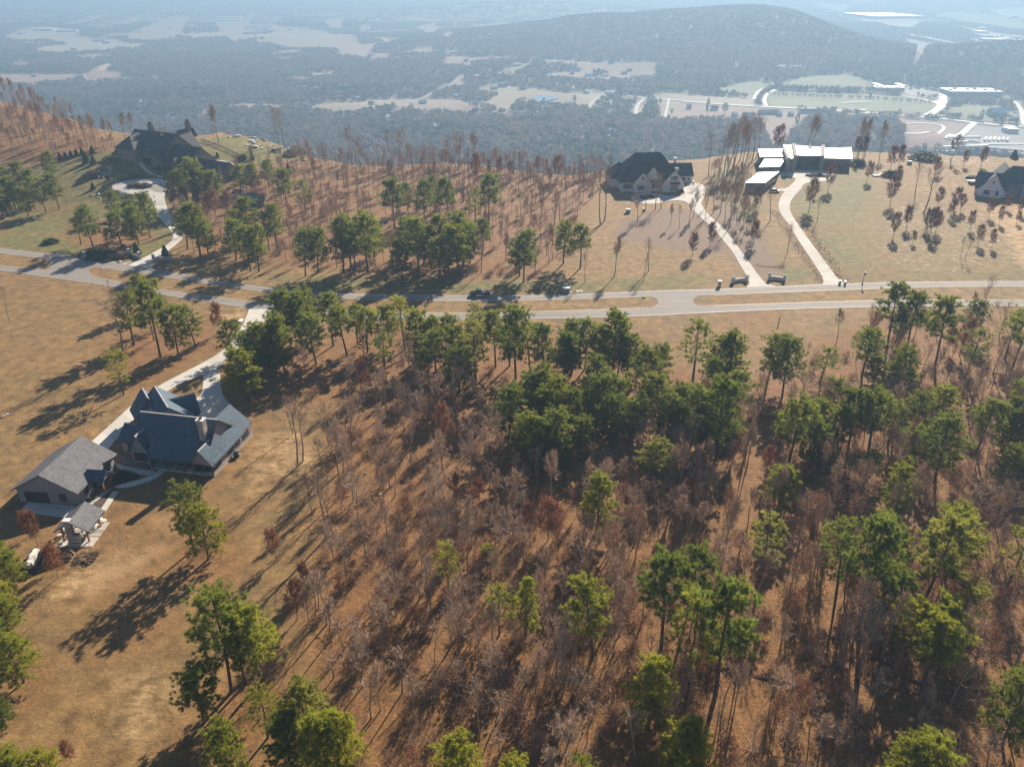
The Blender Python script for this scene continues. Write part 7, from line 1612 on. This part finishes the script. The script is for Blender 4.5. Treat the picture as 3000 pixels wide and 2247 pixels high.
# logs
def log(pa, pb, r0, label, m=M_BARK_P):
    a = hit(*pa); b = hit(*pb); A_ = Acc()
    n = 7; ts = np.linspace(0, 1, n)
    pts = np.stack([a[0] + (b[0] - a[0]) * ts, a[1] + (b[1] - a[1]) * ts + 0.12 * np.sin(ts * 5), np.full(n, 0.0)], -1); pts[:, 2] = ground_z(pts[:, 0], pts[:, 1]) + r0 * 0.8
    A_.tube(pts, r0 * (1 - 0.55 * ts), 8)
    r = empty('fallen_log', (0, 0, 0)); tag(r, label, 'log'); obj('trunk', A_.mesh('log_trunk', m, True), r)
    B_ = Acc()
    for k in range(4):
        f = 0.35 + 0.15 * k; p = pts[0] + (pts[-1] - pts[0]) * f; d_ = unit(rng.normal(size=3) + np.array([0, 0, 1.2])); B_.tube([p, p + d_ * 0.9], [r0 * 0.3, 0.02], 5)
    obj('branch', B_.mesh('log_branch', m), r)
log((2343, 2014), (2206, 1976), 0.2, 'dark fallen trunk on the leaves at lower right'); log((2096, 1955), (2170, 1972), 0.22, 'thinner fallen trunk left of the dark one'); log((6, 1224), (28, 1213), 0.25, 'pale bleached log at the left picture edge', M_ROCKW); log((2640, 1985), (2700, 2000), 0.2, 'small fallen log under the lower right pines'); log((1192, 1870), (1262, 1825), 0.12, 'thin pale fallen tree at the woods edge', M_BARK_G)
# covered trailer among the shrubs at lower left
M_TARP = mat('white_tarp', (0.42, 0.38, 0.33), 0.7, 0.2, 1.4, bump=0.4); M_STEEL = mat('dark_steel', (0.05, 0.05, 0.055), 0.5, 0.2)
ta = np.array(hit(*zr(oV, sV, [(300, 1300)])[0])[:2]); tb = np.array(hit(*zr(oV, sV, [(450, 1020)])[0])[:2]); tm = (ta + tb) / 2
r = empty('covered_trailer', (tm[0], tm[1], gz(*tm)), math.atan2(tb[1] - ta[1], tb[0] - ta[0])); tag(r, 'flat trailer with a white tarp over its load at lower left', 'trailer')
Lt = np.linalg.norm(tb - ta)
V = []; F = []
for i in range(9):
    f = i / 8; x = -Lt / 2 + Lt * f; hh = 1.5 + 0.45 * math.sin(f * PI) + 0.12 * math.sin(i * 2.2); ww = 0.6 + 0.1 * math.sin(i * 1.7)
    V += [(x, -ww, 0.75), (x, -ww * 0.75, hh * 0.85), (x, 0, hh), (x, ww * 0.75, hh * 0.85), (x, ww, 0.75)]
    if i: b = 5 * i; F += [(b - 5 + j, b - 4 + j, b + 1 + j, b + j) for j in range(4)]
F += [(0, 1, 2, 3, 4), tuple(range(5 * 8 + 4, 5 * 8 - 1, -1))]
obj('tarp', pmesh('tarp', V, F, M_TARP), r); box(r, 'deck', -Lt / 2 - .2, Lt / 2 + .2, -1.1, 1.1, 0.6, 0.74, M_STEEL); box(r, 'drawbar', -Lt / 2 - 1.6, -Lt / 2 - .2, -.08, .08, 0.5, 0.62, M_STEEL); box(r, 'jack', -Lt / 2 - 1.3, -Lt / 2 - 1.2, -.06, .06, 0, 0.9, M_STEEL); box(r, 'ramp', -Lt / 2 - .5, -Lt / 2 - .3, -1.3, 1.3, 0.1, 0.6, M_STEEL)
def wheel_mesh(rad, w_, n=14):
    th = np.linspace(0, 2 * PI, n + 1)[:-1]
    ty = []
    F = []
    for (rr_, y) in ((rad * .62, -w_ / 2), (rad * .95, -w_ / 2), (rad, -w_ * .3), (rad, w_ * .3), (rad * .95, w_ / 2), (rad * .62, w_ / 2)): ty += [(rr_ * math.cos(a), y, rr_ * math.sin(a)) for a in th]
    for k in range(5): F += [(k * n + i, k * n + (i + 1) % n, (k + 1) * n + (i + 1) % n, (k + 1) * n + i) for i in range(n)]
    tyre = pmesh('tyre', ty, F, mat('tyre_rubber', (0.02, 0.02, 0.02), 0.8, 0.1))
    V = []
    for y, q_ in ((-w_ * .42, .63), (-w_ * .34, .4), (-w_ * .42, .12), (w_ * .42, .63)): V += [(rad * q_ * math.cos(a), y, rad * q_ * math.sin(a)) for a in th]
    F = [(k * n + i, k * n + (i + 1) % n, (k + 1) * n + (i + 1) % n, (k + 1) * n + i) for k in range(2) for i in range(n)] + [tuple(range(2 * n, 3 * n)), tuple(range(3 * n, 4 * n))]
    rim = pmesh('rim', V, F, mat('wheel_rim', (0.45, 0.45, 0.46), 0.35, 0.05, metal=0.8))
    return tyre, rim
WH = wheel_mesh(0.42, 0.28)
def put_wheel(root, x, y, z=0.42):
    w_ = obj('wheel', WH[0], root, (x, y, z)); obj('rim', WH[1], w_)
    if y > 0: w_.rotation_euler = (0, 0, PI)
for s_ in (-1, 1): put_wheel(r, 0.2, s_ * 1.25, 0.42)
# brush heap
bh = empty('brush_heap', hit(*zr(oV, sV, [(1240, 1080)])[0])); bh.scale = (2.1, 1.8, 0.9); obj('twigs', BRUSH[0], bh); obj('dry_leaves', SH['brown'][0], bh, None, 0, (1.4, 1.4, 1.0)); tag(bh, 'brown heap of cut brush below the pavilion', 'brush heap')

# ------------------------------------------------------------------ vehicles
def car_body(profile, half, name, m, inset=0.12):
    """side profile (x, z) extruded across, pulled in towards the roof"""
    n = len(profile); zs = [z for x, z in profile]; z0, z1 = min(zs), max(zs)
    V = []
    for s_ in (-1, 1):
        for x, z in profile:
            t_ = max(0, (z - 0.95) / (z1 - 0.9)) if z1 > 1.2 else 0
            V.append((x, s_ * (half - inset * 2.2 * max(0, t_)), z))
    F = [tuple(range(n - 1, -1, -1)), tuple(range(n, 2 * n))] + [(i, (i + 1) % n, (i + 1) % n + n, i + n) for i in range(n)]
    me_ = pmesh(name, V, F, m)
    return me_
t = NT('dark_blue_paint'); t.color((0.020, 0.032, 0.050)); t.rough(0.25); t.p.inputs['Metallic'].default_value = 0.3; t.p.inputs['Coat Weight'].default_value = 0.6; t.p.inputs['Specular IOR Level'].default_value = 0.5
t.bump(t.noise(30, 2, 0.5, 'Object'), 0.02, 0.01); M_TPAINT = t.m
M_CHROME = mat('chrome', (0.6, 0.6, 0.6), 0.15, 0.02, metal=1.0); M_LAMP = mat('lamp_glass', (0.7, 0.7, 0.66), 0.1, 0.02); M_TAIL = mat('tail_lamp', (0.35, 0.02, 0.015), 0.2, 0.02)
X, Y, z = hit(1407, 867)
tk = empty('pickup_truck', (X, Y, gz(X, Y) + 0.07), PI + R(1.5)); tag(tk, 'dark blue pickup truck stopped on the far carriageway', 'pickup truck')
# front is local +x (turned to the left of the picture)
obj('body', car_body([(-3.1, 0.55), (3.05, 0.5), (3.12, 0.75), (3.08, 1.2), (1.75, 1.32), (1.7, 1.34), (-0.55, 1.34), (-0.6, 1.3), (-0.62, 0.98), (-3.0, 0.98), (-3.12, 0.95)], 0.98, 'body', M_TPAINT, 0.0), tk)
cab_ = obj('cab', car_body([(1.75, 1.3), (0.95, 1.95), (0.6, 2.02), (-0.45, 2.0), (-0.6, 1.9), (-0.66, 1.3)], 0.93, 'cab', M_TPAINT, 0.1), tk)
obj('windscreen', pmesh('windscreen', [(1.72, -.74, 1.36), (1.72, .74, 1.36), (1.02, .66, 1.93), (1.02, -.66, 1.93)], [(0, 1, 2, 3)], M_GLASS), cab_)
obj('rear_window', pmesh('rear_window', [(-.685, -.7, 1.4), (-.685, .7, 1.4), (-.655, .62, 1.88), (-.655, -.62, 1.88)], [(3, 2, 1, 0)], M_GLASS), cab_)
for s_ in (-1, 1):
    for x0, x1, xt in ((0.62, 1.42, 0.95), (-0.5, 0.5, 0.5)):
        obj('side_window', pmesh('side_window', [(x0, s_ * .885, 1.4), (x1, s_ * .885, 1.4), (xt, s_ * .775, 1.88), (x0, s_ * .775, 1.88)], [(0, 1, 2, 3)], M_GLASS), cab_)
    d_ = box(tk, 'door', 0.56, 1.5, s_ * .985 - .012, s_ * .985 + .012, 0.62, 1.33, M_TPAINT); box(d_, 'handle', 0.62, 0.82, s_ * 1.0 - .02, s_ * 1.0 + .02, 1.1, 1.14, M_CHROME)
    d_ = box(tk, 'door', -0.5, 0.5, s_ * .985 - .012, s_ * .985 + .012, 0.62, 1.33, M_TPAINT); box(d_, 'handle', -0.42, -0.22, s_ * 1.0 - .02, s_ * 1.0 + .02, 1.1, 1.14, M_CHROME)
    box(tk, 'bed_side', -3.08, -0.66, s_ * .93 - .05, s_ * .93 + .05, 0.98, 1.34, M_TPAINT)
    obj('headlight', boxmesh('headlight', 3.06, 3.13, s_ * .78 - .16, s_ * .78 + .16, 0.88, 1.1, M_LAMP), tk); obj('tail_light', boxmesh('tail_light', -3.14, -3.07, s_ * .9 - .07, s_ * .9 + .07, 0.95, 1.28, M_TAIL), tk)
    mir = box(tk, 'mirror', 1.3, 1.45, s_ * 1.14 - .12, s_ * 1.14 + .12, 1.38, 1.62, M_TPAINT)
    for x in (1.95, -1.95): put_wheel(tk, x, s_ * .86)
    obj('wheel_arch', boxmesh('wheel_arch', -2.45, -1.45, s_ * 1.02 - .06, s_ * 1.02 + .06, 0.86, 0.97, M_TPAINT), tk)
box(tk, 'tailgate', -3.13, -3.06, -.85, .85, 0.98, 1.33, M_TPAINT); box(tk, 'grille', 3.1, 3.16, -.55, .55, 0.72, 1.12, M_CHROME); box(tk, 'front_bumper', 3.08, 3.3, -.98, .98, 0.45, 0.68, M_CHROME); box(tk, 'rear_bumper', -3.34, -3.12, -.95, .95, 0.48, 0.66, M_CHROME); box(tk, 'bed_cover', -3.04, -0.68, -.87, .87, 1.2, 1.25, M_STEEL); box(tk, 'hitch', -3.55, -3.34, -.06, .06, 0.42, 0.52, M_STEEL)
# parked car by the modern garage
X, Y, z = hit(*zr(oW, sW, [(600, 905)])[0])
cr = empty('parked_car', (X, Y, gz(X, Y) + 0.1), R(-14)); tag(cr, 'dark car parked beside the white-roofed garage', 'car')
obj('body', car_body([(-2.25, 0.35), (2.2, 0.32), (2.28, 0.6), (2.15, 0.85), (1.2, 0.98), (-1.9, 1.0), (-2.25, 0.95), (-2.32, 0.6)], 0.9, 'body', M_TPAINT, 0.0), cr)
cc_ = obj('cabin', car_body([(1.2, 0.97), (0.45, 1.48), (-1.0, 1.52), (-1.75, 1.35), (-1.95, 0.98)], 0.86, 'cabin', M_TPAINT, 0.12), cr)
obj('windscreen', pmesh('windscreen', [(1.17, -.7, 1.02), (1.17, .7, 1.02), (0.5, .6, 1.47), (0.5, -.6, 1.47)], [(0, 1, 2, 3)], M_GLASS), cc_); obj('rear_window', pmesh('rear_window', [(-1.95, -.62, 1.05), (-1.95, .62, 1.05), (-1.78, .58, 1.34), (-1.78, -.58, 1.34)], [(3, 2, 1, 0)], M_GLASS), cc_)
for s_ in (-1, 1):
    obj('side_window', pmesh('side_window', [(-1.6, s_ * .835, 1.04), (0.9, s_ * .835, 1.04), (0.35, s_ * .66, 1.42), (-1.2, s_ * .66, 1.42)], [(0, 1, 2, 3)], M_GLASS), cc_)
    for x in (1.4, -1.35): put_wheel(cr, x, s_ * .8, 0.36)
    obj('headlight', boxmesh('headlight', 2.16, 2.26, s_ * .68 - .16, s_ * .68 + .16, 0.6, 0.75, M_LAMP), cr); obj('tail_light', boxmesh('tail_light', -2.33, -2.26, s_ * .7 - .15, s_ * .7 + .15, 0.68, 0.84, M_TAIL), cr); box(cr, 'mirror', 0.85, 1.0, s_ * .98 - .1, s_ * .98 + .1, 1.0, 1.14, M_TPAINT)
# stacks at the building site
def stack(px, py, w_, d_, n, m, label, rz):
    X, Y, z = hit(px, py); r = empty('board_stack', (X, Y, z), rz); tag(r, label, 'board stack')
    for k in range(n): box(r, 'board', -w_ / 2 + rng.uniform(-.1, .1), w_ / 2 + rng.uniform(-.1, .1), -d_ / 2 + rng.uniform(-.06, .06), d_ / 2 + rng.uniform(-.06, .06), 0.05 + k * 0.2, 0.23 + k * 0.2, m)
M_BOARD = mat('pale_boards', (0.66, 0.62, 0.55), 0.7, 0.15)
stack(2568, 517, 3.6, 2.0, 3, M_BOARD, 'low pile of pale slabs on the lawn below the right oaks', 0.2); stack(2585, 512, 2.8, 1.6, 2, M_BOARD, 'second pile of pale slabs beside the first', -0.3); stack(2846, 531, 5.2, 1.6, 2, M_BOARD, 'long pale board stack left of the unfinished house', 0.05); stack(2852, 540, 4.0, 2.4, 6, M_FENCE, 'dark timber stack left of the unfinished house', -0.1)
X, Y, z = hit(2850, 523); o = obj('soil_heap', ROCKS[0], None, (X, Y, z + 0.3), 0.4, (3.2, 2.2, 1.9)); o.active_material = None; 
me_ = ROCKS[0].copy(); me_.materials.clear(); me_.materials.append(mat('dark_soil', (0.075, 0.055, 0.045), 0.95, 0.3, 1.0)); o.data = me_; tag(o, 'dark heap of soil beside the unfinished house', 'soil heap')
# ------------------------------------------------------------------ the air over the valley
V = [(-13500, -800, -168), (13500, -800, -168), (13500, 15400, -168), (-13500, 15400, -168), (-13500, -800, 96), (13500, -800, 96), (13500, 15400, 96), (-13500, 15400, 96)]
hm = bpy.data.materials.new('haze_air'); hm.use_nodes = True
hn = hm.node_tree
for n_ in list(hn.nodes):
    if n_.type != 'OUTPUT_MATERIAL': hn.nodes.remove(n_)
pv = hn.nodes.new('ShaderNodeVolumePrincipled')
pv.inputs['Color'].default_value = (0.295, 0.44, 0.605, 1)
pv.inputs['Density'].default_value = HAZE
pv.inputs['Anisotropy'].default_value = 0.25
hn.links.new(pv.outputs[0], [n_ for n_ in hn.nodes if n_.type == 'OUTPUT_MATERIAL'][0].inputs['Volume'])
struct(obj('haze', pmesh('haze', V, [(0, 3, 2, 1), (4, 5, 6, 7), (0, 1, 5, 4), (1, 2, 6, 5), (2, 3, 7, 6), (3, 0, 4, 7)], hm)), 'stuff')
